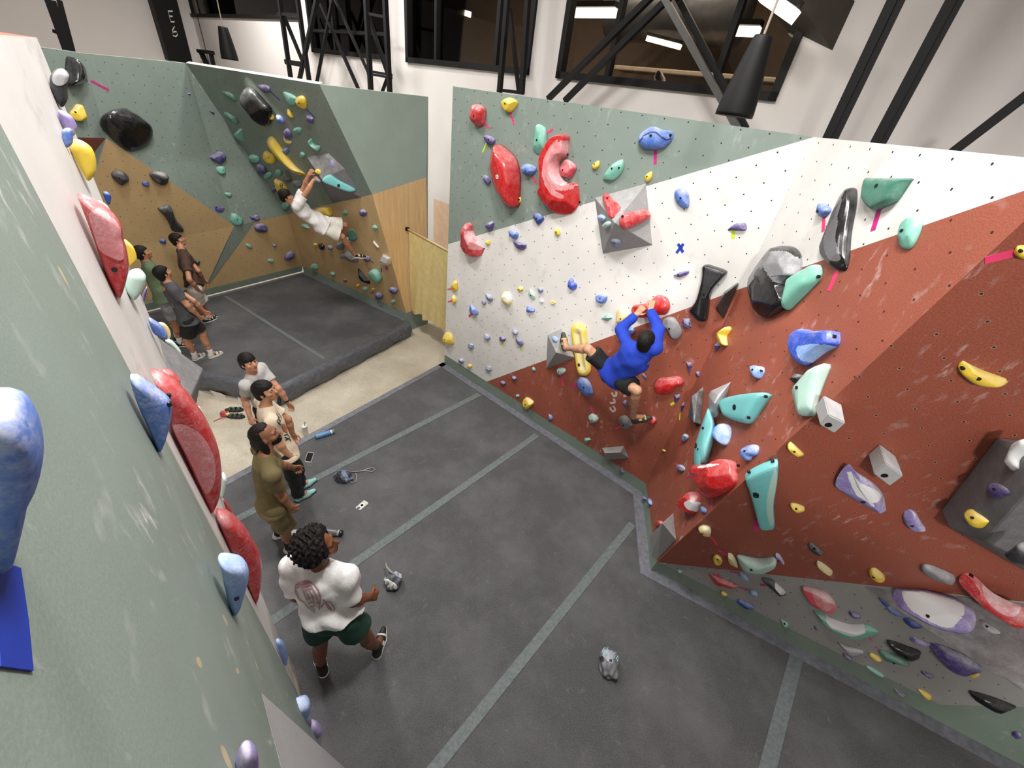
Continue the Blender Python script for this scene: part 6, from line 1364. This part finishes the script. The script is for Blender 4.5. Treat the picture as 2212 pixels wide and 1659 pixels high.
class Person:
    def __init__(s, label, J, look, heading, sk, scale=1.0, roll=None, build=1.0, seed=1):
        s.J = {k: np.array(v, float) for k, v in J.items()}; J = s.J; s.s = scale; s.seed = seed; s.b = build
        s.hip = (J['hL'] + J['hR']) / 2; s.up = nrm(J['neck'] - s.hip); s.rt = nrm(J['sR'] - J['sL']); s.fw = nrm(np.cross(s.up, s.rt)); s.hr = nrm(J['hR'] - J['hL']); s.hf = nrm(np.cross(s.up, s.hr))
        s.o = J.get('ground', s.hip * [1, 1, 0]); s.root = empty('person', s.o); tag(s.root, label, 'person'); s.look = nrm(look)
        hu = np.array([0, 0, 1.0]) if roll is None else np.array(roll); hu = nrm(hu - s.look * (hu @ s.look)); s.hu = hu; s.hx = np.cross(s.look, hu); s.sk = sk
        al = np.array(list(J.values())); s.lo, s.hi = al.min(0) - .16, al.max(0) + .16; s.HR = np.array([s.hx, s.look, hu])
    def fld(s, vox, names=None, m=.14):
        if names is None: return Field(vox, s.lo, s.hi)
        P = np.array([s.J[n] for n in names]); return Field(vox, P.min(0) - m, P.max(0) + m)
    def body(s, hands, vox=.0075, feet=True):
        J, z, b = s.J, s.s, s.b; f = s.fld(vox); up, rt = s.up, s.rt; hd = J['head']; H = s.HR; hp = lambda x, y, w: hd + (s.hx * x + s.look * y + s.hu * w) * z
        f.cone(s.hip + up * .02, s.hip + up * .2, .135 * z * b, .12 * z * b, .03, ax=s.hf, ratio=.68); f.cone(s.hip + up * .2, J['neck'] - up * .16, .125 * z * b, .15 * z * b, .04, ax=s.fw, ratio=.66)
        f.cone(J['neck'] - up * .16, J['neck'] - up * .07, .15 * z * b, .10 * z * b, .04, ax=s.fw, ratio=.66); f.cone(J['sL'], J['sR'], .058 * z * b, .058 * z * b, .05)
        f.cone(J['neck'] - up * .04, hd - s.hu * .05 * z - s.look * .015, .056 * z, .052 * z, .03)
        for q in 'LR':
            S, E, W, h, k, a = (J[c + q] for c in 'sewhka')
            f.cone(S, E, .05 * z * b, .039 * z * b, .03); f.cone(E, E + (W - E) * .35, .039 * z * b, .042 * z * b, .02); f.cone(E + (W - E) * .35, W, .042 * z * b, .026 * z, .02); f.ell(S, np.eye(3), np.array([.062] * 3) * z * b, .03)
            f.cone(h, k, .084 * z * b, .054 * z * b, .03); f.cone(k, a, .05 * z * b, .034 * z * b, .02); kb = nrm(k - h); bk = -s.hf; c0 = k + (a - k) * .3 + bk * .018 * z; f.cone(c0 - (a - k) * .12, c0 + (a - k) * .16, .05 * z * b, .044 * z * b, .03)
            if feet: f.cone(a, J['he' + q] + (J['to' + q] - J['he' + q]) * .6 + UPZ * .03, .034 * z, .03 * z, .02)
            hn = hands.get(q, {}); d = hn.get('d', W - E); hand(f, W, d, hn.get('n', -s.rt if q == 'R' else s.rt), hn.get('side', s.fw), hn.get('curl', .5), z)
        # head: skull, jaw, cheeks, brow, nose, lips, chin, ears
        f.ell(hp(0, -.012, .022), H, np.array([.073, .094, .092]) * z, .02); f.ell(hp(0, .022, -.045), H, np.array([.056, .066, .068]) * z, .03); f.ell(hp(0, .062, -.088), H, np.array([.024, .022, .018]) * z, .02)
        f.cone(hp(-.034, .070, .018), hp(.034, .070, .018), .016 * z, .016 * z, .012); f.cone(hp(0, .082, .010), hp(0, .104, -.026), .008 * z, .014 * z, .010); f.cone(hp(-.011, .092, -.032), hp(.011, .092, -.032), .008 * z, .008 * z, .006)
        for q in (-1, 1):
            f.ell(hp(.044 * q, .058, -.022), H, np.array([.022, .022, .02]) * z, .02); f.ell(hp(.074 * q, -.006, -.012), H, np.array([.009, .018, .03]) * z, .006)
        f.cone(hp(-.018, .080, -.058), hp(.018, .080, -.058), .009 * z, .009 * z, .006)
        o = field_obj('body', f, skin(s.sk), s.root, s.o); lip = Field(.004, hp(0, .09, -.058) - .03, hp(0, .09, -.058) + .03)
        lip.cone(hp(-.019, .083, -.057), hp(.019, .083, -.057), .0075 * z, .0075 * z, .004); lip.cone(hp(-.012, .087, -.064), hp(.012, .087, -.064), .0065 * z, .0065 * z, .004)
        c = s.sk; field_obj('lips', lip, skin((int(c[0] * .82), int(c[1] * .55), int(c[2] * .55))), s.root, s.o)
        for q in (-1, 1):
            e = Field(.0035, hp(.031 * q, .075, -.002) - .02, hp(.031 * q, .075, -.002) + .02); e.ell(hp(.031 * q, .073, -.001), H, np.array([.0135, .011, .0065]) * z, 0); field_obj('eye', e, EYEM, s.root, s.o)
            e = Field(.0035, hp(.031 * q, .085, .02) - .03, hp(.031 * q, .085, .02) + .03); e.cone(hp(.016 * q, .087, .017), hp(.046 * q, .076, .019), .0055 * z, .004 * z, .004); field_obj('eyebrow', e, hairm(), s.root, s.o)
        return o
    def hair(s, style='short', vox=.008):
        z = s.s; hd = s.J['head']; H = s.HR; hp = lambda x, y, w: hd + (s.hx * x + s.look * y + s.hu * w) * z; f = Field(.006 if style == 'afro' else vox, hd - .26, hd + .26); rnd = random.Random(s.seed)
        if style == 'afro':
            K = [(nrm([rnd.gauss(0, 1) for _ in range(3)]) * rnd.uniform(150, 260), rnd.uniform(0, 6)) for _ in range(9)]
            wv = lambda G: (.0034 * sum(np.sin(G @ k.astype(np.float32) + ph) for k, ph in K)).astype(np.float32)
            f.ell(hp(0, -.028, .045), H, np.array([.122, .128, .115]) * z, .02, wv); f.ell(hp(0, -.06, -.02), H, np.array([.105, .085, .09]) * z, .03, wv); f.cut(hp(0, .058, 0), s.look); 
        else:
            st = lambda G: (.0022 * np.sin((G @ (s.hx * 230).astype(np.float32)) + 3 * np.sin(G @ (s.look * 40).astype(np.float32)))).astype(np.float32)
            f.ell(hp(0, -.014, .030), H, np.array([.086, .107, .099]) * z, .01, st)
            if style in ('short', 'bowl'): f.ell(hp(0, -.058, -.03), H, np.array([.072, .058, .075]) * z, .02, st); 
            if style == 'long':
                f.ell(hp(0, -.06, -.04), H, np.array([.082, .065, .10]) * z, .02, st)
                for q in (-1, 1): f.cone(hp(.066 * q, -.03, 0), hp(.072 * q, -.05, -.15), .034 * z, .03 * z, .02, wave=st)
                f.cone(hp(0, -.09, -.05), hp(.0, -.1, -.165), .055 * z, .05 * z, .03, wave=st)
            # open the face: below the fringe line and in front of the ears
            fr = dict(short=.040, bowl=.026, long=.072)[style]
            ax = [(np.arange(f.n[i]) * f.h + f.lo[i] - hd[i]).astype(np.float32) for i in range(3)]; dot = lambda v: ax[0][:, None, None] * v[0] + ax[1][None, :, None] * v[1] + ax[2][None, None, :] * v[2]
            front = dot(s.look) - (.028 if style != 'long' else .012) * z; low = fr * z - dot(s.hu) + .25 * np.minimum(0, front); f.F = np.maximum(f.F, np.minimum(front, low).astype(np.float32))
            if style != 'long': f.F = np.maximum(f.F, (-.10 * z - dot(s.hu)))
            if style == 'long': f.F = np.maximum(f.F, np.minimum(front + .02, .095 * z - dot(s.hu)))
        return field_obj('hair', f, hairm(), s.root, s.o)
    def beard(s):
        z = s.s; hd = s.J['head']; H = s.HR; hp = lambda x, y, w: hd + (s.hx * x + s.look * y + s.hu * w) * z; f = Field(.005, hd - .17, hd + .17); f.ell(hp(0, .024, -.056), H, np.array([.0585, .0685, .064]) * z, .02); f.ell(hp(0, .062, -.088), H, np.array([.027, .025, .022]) * z, .02); f.cut(hp(0, 0, -.04), s.hu); f.cut(hp(0, .005, 0), -s.look)
        g = Field(.005, hd - .17, hd + .17); f.ell(hp(0, .087, -.044), H, np.array([.026, .012, .007]) * z, .004)
        return field_obj('beard', f, hairm(), s.root, s.o)
    def shirt(s, m, sleeve=.55, hem=-.03, loose=1.0, amp=.009, name='shirt', vox=.009, flare=.045):
        J, z, b = s.J, s.s, s.b; f = s.fld(vox); up = s.up; w = wrinkle(s.seed, amp, up); hm = s.hip + up * hem; top = J['neck'] - up * .065
        f.cone(hm, s.hip + up * .2, (.158 + flare) * z * b * loose, .142 * z * b * loose, .04, ax=s.hf, ratio=.72, wave=w, flat0=1); f.cone(s.hip + up * .2, J['neck'] - up * .17, .145 * z * b * loose, .172 * z * b, .04, ax=s.fw, ratio=.70, wave=w)
        f.cone(J['neck'] - up * .17, top, .17 * z * b, .105 * z * b, .04, ax=s.fw, ratio=.68); f.cone(J['sL'], J['sR'], .07 * z * b, .07 * z * b, .05); f.cone(J['neck'] - up * .08, J['neck'] - up * .025, .082 * z, .068 * z, .03, flat=1)
        f.cut(hm, -up)
        for q in 'LR':
            S, E, W = J['s' + q], J['e' + q], J['w' + q]; ws = wrinkle(s.seed + 3, amp * .8, E - S)
            if sleeve <= 1: f.cone(S, S + (E - S) * sleeve, .072 * z * b, .068 * z * b * loose, .035, flat=1, wave=ws)
            else: f.cone(S, E, .072 * z * b, .062 * z * b, .035, wave=ws); f.cone(E, W - (W - E) * .02, .062 * z * b, .046 * z * b, .02, flat=1, wave=wrinkle(s.seed + 9, amp * 1.1, W - E))
        return field_obj(name, f, m, s.root, s.o)
    def legs(s, m, length=.75, w=.105, name='shorts', amp=.006, vox=.009, top=.03):
        J, z, b = s.J, s.s, s.b; f = s.fld(vox, ['hL', 'hR', 'kL', 'kR', 'aL', 'aR'], .2); up = s.up; wv = wrinkle(s.seed + 5, amp, up)
        f.cone(s.hip - up * .01, s.hip + up * top, .15 * z * b, .145 * z * b, .04, ax=s.hf, ratio=.74, flat=1, wave=wv); f.cone(J['hL'], J['hR'], .098 * z * b, .098 * z * b, .03)
        for q in 'LR':
            h, k, a = J['h' + q], J['k' + q], J['a' + q]
            if length <= 1: f.cone(h, h + (k - h) * length, .096 * z * b, w * z * b, .03, flat=1, wave=wv)
            else: f.cone(h, k, .096 * z * b, .08 * z * b, .03, wave=wv); f.cone(k, a + (k - a) * .02, .08 * z * b, .075 * z * b, .03, flat=1, wave=wrinkle(s.seed + 6, amp * 1.2, a - k))
        return field_obj(name, f, m, s.root, s.o)
    def shoes(s, m, strap=None, sock=None, sole=None, vox=.0065):
        J, z = s.J, s.s
        for q in 'LR':
            he, to, a = J['he' + q], J['to' + q], J['a' + q]; d = nrm(to - he); L = np.linalg.norm(to - he); nu = nrm((a - he) - d * ((a - he) @ d)); x = np.cross(d, nu); lo, hi = np.minimum(np.minimum(he, to), a) - .09, np.maximum(np.maximum(he, to), a) + .09
            f = Field(vox, lo, hi); f.cone(he + d * .03 + nu * .028, he + d * L * .55 + nu * .022, .036 * z, .042 * z, .02); f.cone(he + d * L * .55 + nu * .022, to - d * .03 + nu * .016, .042 * z, .026 * z, .02); f.cone(he + d * .035 + nu * .03, a * .6 + (he + d * .04 + nu * .06) * .4, .037 * z, .04 * z, .02, flat=1); f.cut(he - nu * .008, -nu)
            so = field_obj('shoe', f, m, s.root, s.o)
            if strap is not None:
                for t in (.42, .62):
                    g = Field(.006, lo, hi); c = he + d * L * t + nu * .02; r = .046 * z if t < .5 else .043 * z; g.cone(c - d * .021, c + d * .021, r + .002, r, 0, flat=1, flat0=1); g.cut(c + nu * .012, -nu); st = field_obj('strap', g, strap, so, s.o); 
            if sole is not None:
                g = Field(.006, lo, hi); g.cone(he + d * .03, he + d * L * .55, .041 * z, .048 * z, .02); g.cone(he + d * L * .55, to - d * .03, .048 * z, .031 * z, .02); g.cut(he + nu * .012, nu); g.cut(he - nu * .009, -nu); field_obj('sole', g, sole, so, s.o)
            if sock is not None:
                k = J['k' + q]; g = Field(.007, np.minimum(a, he) - .1, np.maximum(a, he) + .2); g.cone(a - UPZ * .02 if s.fl else a, a + nrm(k - a) * sock[1], .041 * z, .043 * z, .01, flat=1); field_obj('sock', g, sock[0], s.root, s.o)
    fl = True
EYEM = plain('eye_dark', (24, 18, 16), .25)
def std(P, heading, s=1.0, lean=.0, z0=0.0, **px):
    """standing joints from ground point, heading and photo points (px, py, height)"""
    h = math.radians(heading); f = V3(math.cos(h), math.sin(h), 0); r = V3(math.sin(h), -math.cos(h), 0); P = V3(P[0], P[1], z0); g = lambda x, y, z: P + r * x * s + f * y * s + UPZ * z * s
    J = dict(head=g(0, lean + .03, 1.625), neck=g(0, lean, 1.45), hL=g(-.095, 0, .90), hR=g(.095, 0, .90), kL=g(-.11, .03, .49), kR=g(.11, .03, .49), aL=g(-.12, -.03, .085), aR=g(.12, -.03, .085), eL=g(-.25, .0, 1.12), eR=g(.25, .0, 1.12), wL=g(-.26, .1, .88), wR=g(.26, .1, .88))
    for k, v in px.items():
        if len(v) == 3 and abs(v[0]) > 10: J[k] = at_z(v[0], v[1], v[2])
    if 'hip' in J: c = J.pop('hip'); J['hL'], J['hR'] = c - r * .095 * s, c + r * .095 * s
    n = J['neck']; up = nrm(n - (J['hL'] + J['hR']) / 2); J['sL'], J['sR'] = n - r * .19 * s - up * .055 * s, n + r * .19 * s - up * .055 * s
    for q, sg in (('L', -1), ('R', 1)):
        a = J['a' + q]; th = J.pop('toe' + q, None); fd = nrm((th - a) * [1, 1, 0]) if th is not None else nrm(f + r * sg * .25)
        J['he' + q] = V3(a[0], a[1], z0 + .004) - fd * .055 * s; J['to' + q] = J['he' + q] + fd * .255 * s
    J['ground'] = P; return J
def show(P):
    J = P.J; print(P.root.name, ' '.join(f'{a}{b}:{np.linalg.norm(J[a]-J[b]):.2f}' for a, b in (('head', 'neck'), ('sL', 'eL'), ('eL', 'wL'), ('sR', 'eR'), ('eR', 'wR'), ('hL', 'kL'), ('kL', 'aL'), ('hR', 'kR'), ('kR', 'aR'), ('neck', 'hL'))))
WHITE_T = cloth('white_cotton', (232, 230, 230)); BLACKC = cloth('black_cloth', (20, 20, 22)); SOCKW = cloth('white_sock', (228, 228, 226)); SOCKB = cloth('black_sock', (18, 18, 20)); SHOEG = plain('shoe_grey_white', (196, 194, 188), .6); SHOEB = plain('shoe_black', (28, 28, 30), .5); SOLE = plain('shoe_rubber', (218, 214, 204), .6); TEALS = plain('shoe_pale_teal', (142, 196, 192), .6); YELS = plain('shoe_yellow_strap', (214, 196, 96), .6); PINKS = plain('shoe_pink_strap', (206, 96, 104), .6); SHOED = plain('shoe_dark_grey', (70, 70, 72), .55)
blue_target = WC.hit(1385, 745, .3); white_target = B3L.hit(650, 430, .5)
# the man in front with the afro
J = std((-1.08, 1.37), 88, 1.04, neck=(688, 1221, 1.50), head=(690, 1180, 1.69), hip=(716, 1330, .93), kL=(692, 1392, .49), kR=(789, 1374, .49), aL=(694, 1438, .09), aR=(815, 1398, .09), toeL=(684, 1400, .03), toeR=(830, 1352, .03), eL=(640, 1286, 1.17), eR=(762, 1298, 1.16), wL=(672, 1300, .98), wR=(796, 1290, 1.05))
p = Person('person with a black afro in a white printed tee and dark green shorts', J, (blue_target - J['head']) + V3(.9, -.9, .2), 88, (120, 74, 48), 1.03, build=1.0, seed=3); show(p)
p.body(dict(R=dict(curl=1.0, d=nrm(J['wR'] - J['eR'])), L=dict(curl=.8))); p.hair('afro'); sh1 = p.shirt(WHITE_T, .85, .075, 1.12, .013); p.legs(cloth('dark_green_cloth', (18, 62, 50)), .50, .125, top=.13); p.shoes(SHOEB, SHOEG, (SOCKB, .07), SOLE); P1 = p
# the man in olive
J = std((-2.1, 2.25), 44, 1.0, neck=(572, 986, 1.47), head=(574, 940, 1.64), hip=(588, 1082, .92), kR=(617, 1138, .49), kL=(603, 1118, .49), aR=(624, 1181, .09), aL=(600, 1150, .09), toeR=(655, 1186, .03), toeL=(630, 1150, .03), eR=(602, 1064, 1.14), wR=(627, 1094, .92), eL=(610, 1005, 1.14), wL=(632, 1010, .95))
p = Person('person with long dark hair and beard in an olive shirt and olive shorts', J, blue_target - J['head'] + V3(0, 0, .5), 44, (150, 104, 76), 1.0, build=.9, seed=5); show(p)
OLV = cloth('olive_terry', (108, 96, 62), 200); p.body(dict(R=dict(curl=.6), L=dict(curl=.6))); p.hair('long'); p.beard(); sh2 = p.shirt(OLV, .70, -.06, 1.08, .009); p.legs(OLV, .92, .112); p.shoes(SHOEG, SHOEB, (SOCKB, .12)); P2 = p
# the person in the cream tee
J = std((-2.33, 2.88), 46, .98, neck=(572, 878, 1.43), head=(573, 845, 1.60), hip=(611, 970, .90), kR=(632, 1028, .48), aR=(646, 1068, .09), kL=(640, 1010, .48), aL=(650, 1045, .09), toeR=(668, 1064, .03), toeL=(672, 1040, .03), eR=(597, 952, 1.14), wR=(624, 984, .93), eL=(622, 905, 1.12), wL=(632, 938, .88))
p = Person('person in a cream printed tee, black trousers and pale teal shoes', J, blue_target - J['head'] + V3(0, -.6, .3), 46, (196, 146, 112), .98, build=.9, seed=7); show(p)
p.body(dict(R=dict(curl=1.0), L=dict(curl=.7))); p.hair('short'); sh3 = p.shirt(cloth('cream_cotton', (222, 204, 180)), .72, -.09, 1.12, .006); p.legs(BLACKC, 2, name='trousers'); p.shoes(TEALS, None, None, SHOEB); P3 = p
# the person in the light grey tee, on the concrete
J = std((-3.08, 3.62), 8, 1.0, z0=-.3, neck=(545, 806, 1.16), head=(537, 783, 1.335), hip=(572, 872, .62), eR=(528, 862, .86), wR=(540, 900, .66), eL=(602, 840, .86), wL=(621, 868, .64))
p = Person('person in a light grey tee and dark trousers, standing on the concrete strip', J, blue_target - J['head'] + V3(0, -1.8, .2), 8, (204, 150, 122), 1.0, build=.93, seed=9); show(p)
p.body(dict(L=dict(curl=.4), R=dict(curl=.5))); p.hair('bowl'); p.shirt(cloth('light_grey_cotton', (186, 184, 182)), .6, -.02, .98, .005); p.legs(BLACKC, 2, name='trousers'); p.shoes(SHOED, None, None, SOLE)
wr = Field(.005, J['wL'] - .06, J['wL'] + .06); dw = nrm(J['wL'] - J['eL']); wr.cone(J['wL'] - dw * .035, J['wL'] - dw * .01, .033, .032, 0, flat=1, flat0=1); field_obj('watch', wr, BLACKC, p.root, p.o)
# the person in the dark grey tee and black shorts
J = std((-5.24, 5.27), 52, .93, neck=(364, 612, 1.38), head=(352, 590, 1.53), hip=(405, 688, .80), kR=(404, 730, .45), kL=(438, 722, .45), aR=(420, 767, .085), aL=(455, 762, .085), toeR=(442, 762, .03), toeL=(482, 758, .03), eR=(406, 660, 1.10), wR=(430, 684, .84), eL=(418, 650, 1.10), wL=(440, 672, .88))
p = Person('person in a charcoal tee with a back print and black shorts in the back bay', J, white_target - J['head'], 52, (196, 144, 112), .95, seed=11); show(p)
p.body(dict(R=dict(curl=.8), L=dict(curl=.6)), .0085); p.hair('short'); sh5 = p.shirt(cloth('charcoal_cotton', (74, 74, 80)), .6, -.06, 1.08, .006); p.legs(BLACKC, .8, .115); p.shoes(SHOEG, SHOEB, (SOCKW, .07), SOLE); P5 = p
# the person in the brown tee
J = std((-5.98, 6.45), 45, .95, neck=(394, 543, 1.38), head=(384, 518, 1.54), hip=(421, 622, .84), kR=(427, 660, .46), kL=(436, 655, .46), aR=(444, 687, .085), aL=(450, 683, .085), toeR=(470, 684, .03), toeL=(474, 676, .03), eR=(409, 604, 1.12), wR=(430, 628, .85), eL=(428, 585, 1.12), wL=(440, 606, .85))
p = Person('person in a dark brown tee and white shorts by the plywood wall', J, white_target - J['head'], 45, (186, 134, 104), .95, seed=13); show(p)
p.body(dict(R=dict(curl=.8), L=dict(curl=.7)), .0085); p.hair('bowl'); p.shirt(cloth('brown_cotton', (66, 42, 32)), .68, .03, 1.05, .008); p.legs(cloth('white_shorts_cloth', (214, 208, 200)), .8, .12); p.shoes(SHOEB, SHOEG, (SOCKW, .09), SOLE)
# the person in green, half hidden behind the near wall
J = std((-5.95, 5.65), 48, .95, neck=(318, 566, 1.42), head=(308, 546, 1.57), eR=(330, 618, 1.05), wR=(350, 600, 1.12))
p = Person('person in a green tee mostly hidden behind the charcoal tee', J, white_target - J['head'], 48, (176, 124, 96), .95, seed=15); show(p)
p.body(dict(R=dict(curl=.7), L=dict(curl=.5)), .0095); p.hair('short'); p.shirt(cloth('moss_green_cotton', (92, 108, 82)), .62, -.06, 1.05, .006); p.legs(cloth('grey_shorts_cloth', (128, 128, 130)), .85, .112); p.shoes(SHOEB, SHOEG, (SOCKW, .09), SOLE)
# the climber in blue on the centre wall
c = lambda x, y, o: WC.hit(1190 + x / 3.173, 630 + y / 3.173, o)
J = dict(head=c(655, 338, .58), neck=c(648, 408, .58), sL=c(535, 388, .54), sR=c(708, 392, .56), eL=c(476, 262, .38), eR=c(740, 262, .38), wL=c(583, 158, .25), wR=c(683, 130, .25), hL=c(385, 522, .46), hR=c(458, 596, .46), kL=c(255, 392, .58), kR=c(588, 676, .62), aL=c(105, 388, .30), aR=c(562, 855, .26))
d1 = c(92, 330, .14); J['heL'] = c(96, 405, .22); J['toL'] = J['heL'] + nrm(c(88, 325, .2) - J['heL']) * .25; J['heR'] = c(556, 890, .22); J['toR'] = J['heR'] + nrm(c(665, 868, .12) - J['heR']) * .25
J['ground'] = (J['hL'] + J['hR']) / 2
p = Person('climber in a blue long-sleeved top and black shorts hanging from the red hold', J, -WC.n + UPZ * .35, 0, (206, 158, 128), .98, seed=17, roll=nrm(J['head'] - J['neck']) + UPZ); p.fl = False; show(p)
p.body(dict(L=dict(curl=.75, d=WC.v * .9 + WC.u * .35 - WC.n * .35, n=-WC.n - WC.v * .3, side=WC.u), R=dict(curl=.75, d=WC.v * .9 - WC.u * .3 - WC.n * .35, n=-WC.n - WC.v * .3, side=-WC.u)), .0075); p.hair('short'); p.shirt(cloth('royal_blue_cotton', (22, 58, 176)), 2, -.03, 1.06, .008, 'long_sleeved_top'); p.legs(BLACKC, .78, .108); p.shoes(SHOED, YELS, None, SHOEB)
# the climber in white on the overhang
rw = lambda px, py, o: np.hypot(*B3L.hit(px, py, o)[:2]); rh, rf = rw(672, 380, .45), rw(780, 556, .12)
def c(x, y, o):
    px, py = 580 + x / 4.33, 350 + y / 4.33; return at_dist(px, py, rh + (rf - rh) * min(1, max(0, (y - 120) / 750)) - o)
J = dict(head=c(165, 318, .10), neck=c(225, 385, .09), sL=c(285, 345, -.06), sR=c(262, 415, .24), eL=c(338, 222, -.05), eR=c(368, 262, .16), wL=c(378, 118, 0.0), wR=c(418, 172, .06), hL=c(520, 560, .0), hR=c(500, 620, .16), kL=c(715, 585, -.02), kR=c(690, 695, .20), aL=c(700, 712, -.22), aR=c(805, 868, .06))
J['heL'] = c(690, 728, -.24); J['toL'] = J['heL'] + nrm(c(760, 722, -.26) - J['heL']) * .25; J['heR'] = c(795, 885, .06); J['toR'] = J['heR'] + nrm(c(905, 895, .02) - J['heR']) * .25; J['ground'] = (J['hL'] + J['hR']) / 2
p = Person('climber in a white tee and white shorts hanging from the overhang', J, c(640, 300, .2) - J['head'], 0, (196, 142, 110), .95, seed=19, roll=nrm(J['head'] - J['neck']) + UPZ * .6); p.fl = False; show(p)
p.body(dict(L=dict(curl=.9, d=J['wL'] - J['eL'] + B3L.n * -.1, n=-B3L.n, side=B3L.u), R=dict(curl=.9, d=J['wR'] - J['eR'] + B3L.n * -.1, n=-B3L.n, side=-B3L.u)), .0085); p.hair('bowl'); p.shirt(WHITE_T, .6, -.04, 1.12, .007); p.legs(cloth('off_white_shorts_cloth', (222, 218, 208)), .86, .125); p.shoes(SHOEB, SHOEG, None, SOLE)
# ------------------------------------------------------------------ prints on the shirts
PK = plain('print_dusty_pink', (176, 128, 136), .8); q = lambda x, y: (560 + x / 4.608, 1120 + y / 4.608)
strokes_on(sh1, [[q(*p) for p in L] for L in (((365, 690), (372, 655), (420, 630), (490, 620), (545, 655), (590, 710), (610, 780), (600, 900)), ((365, 690), (370, 740), (400, 800), (450, 830), (490, 880), (560, 930)), ((430, 690), (520, 665), (530, 690), (440, 715), (430, 690)), ((445, 720), (470, 790), (500, 850), (560, 905)), ((470, 705), (490, 770), (520, 830)), ((500, 700), (530, 760), (550, 850)), ((530, 690), (570, 760), (590, 850)),
    ((480, 800), (530, 780), (580, 800)), ((500, 840), (550, 825), (595, 840)), ((515, 875), (560, 860), (600, 880)), ((620, 880), (650, 830), (680, 815), (720, 840), (755, 890), (740, 920), (700, 900), (660, 840)), ((640, 800), (690, 860), (720, 900)), ((385, 670), (400, 655), (430, 650), (450, 640), (480, 640)), ((378, 690), (410, 672), (450, 660), (500, 640)))], .008, PK, 'back_print', .006)
q = lambda x, y: (400 + x / 3.95, 700 + y / 3.95); INK = plain('print_ink', (54, 48, 46), .8)
strokes_on(sh3, [[q(*p) for p in L] for L in (((775, 770), (800, 800), (780, 830), (810, 860)), ((790, 760), (820, 800), (800, 840)), ((790, 790), (805, 830)))], .010, INK, 'front_lettering', .006)
strokes_on(sh3, [[q(*p) for p in L] for L in (((840, 950), (870, 940), (890, 970), (860, 990)), ((850, 990), (880, 975), (900, 1000)), ((845, 965), (895, 985)))], .010, INK, 'front_print', .006)
drape(sh3, [q(*p) for p in ((815, 855), (840, 850), (865, 900), (870, 930), (845, 920), (825, 890))], plain('print_orange', (196, 120, 76), .8), 'orange_print', .006)
q = lambda x, y: (200 + x / 3.95, 440 + y / 3.95)
drape(sh5, [q(605 + 20 * math.cos(t), 730 + 20 * math.sin(t)) for t in np.linspace(0, 5.6, 9)], plain('print_orange_disc', (200, 120, 62), .8), 'orange_disc', .006)
strokes_on(sh5, [[q(*p) for p in L] for L in (((515, 700), (560, 705), (580, 712)), ((530, 760), (560, 810), (600, 850)), ((560, 740), (580, 800), (630, 840)), ((540, 800), (640, 800)), ((560, 850), (650, 830)), ((600, 890), (690, 880), (680, 850), (610, 860)), ((620, 880), (680, 870)))], .018, plain('print_grey', (124, 124, 130), .8), 'back_print', .006)
# necklace and chalked fingers of the man in olive
J = P2.J; bm = bmesh.new(); n0 = J['neck'] - P2.up * .03; tube(bm, [n0 + (P2.rt * math.cos(t) * .074 + P2.fw * (math.sin(t) * .07 + .01) - P2.up * .02 * math.sin(t)) for t in np.linspace(0, 2 * math.pi, 21)], .005, 6); under(bm_obj('necklace', bm, plain('shell_necklace', (216, 206, 190), .5), None, True), P2.root)
say()
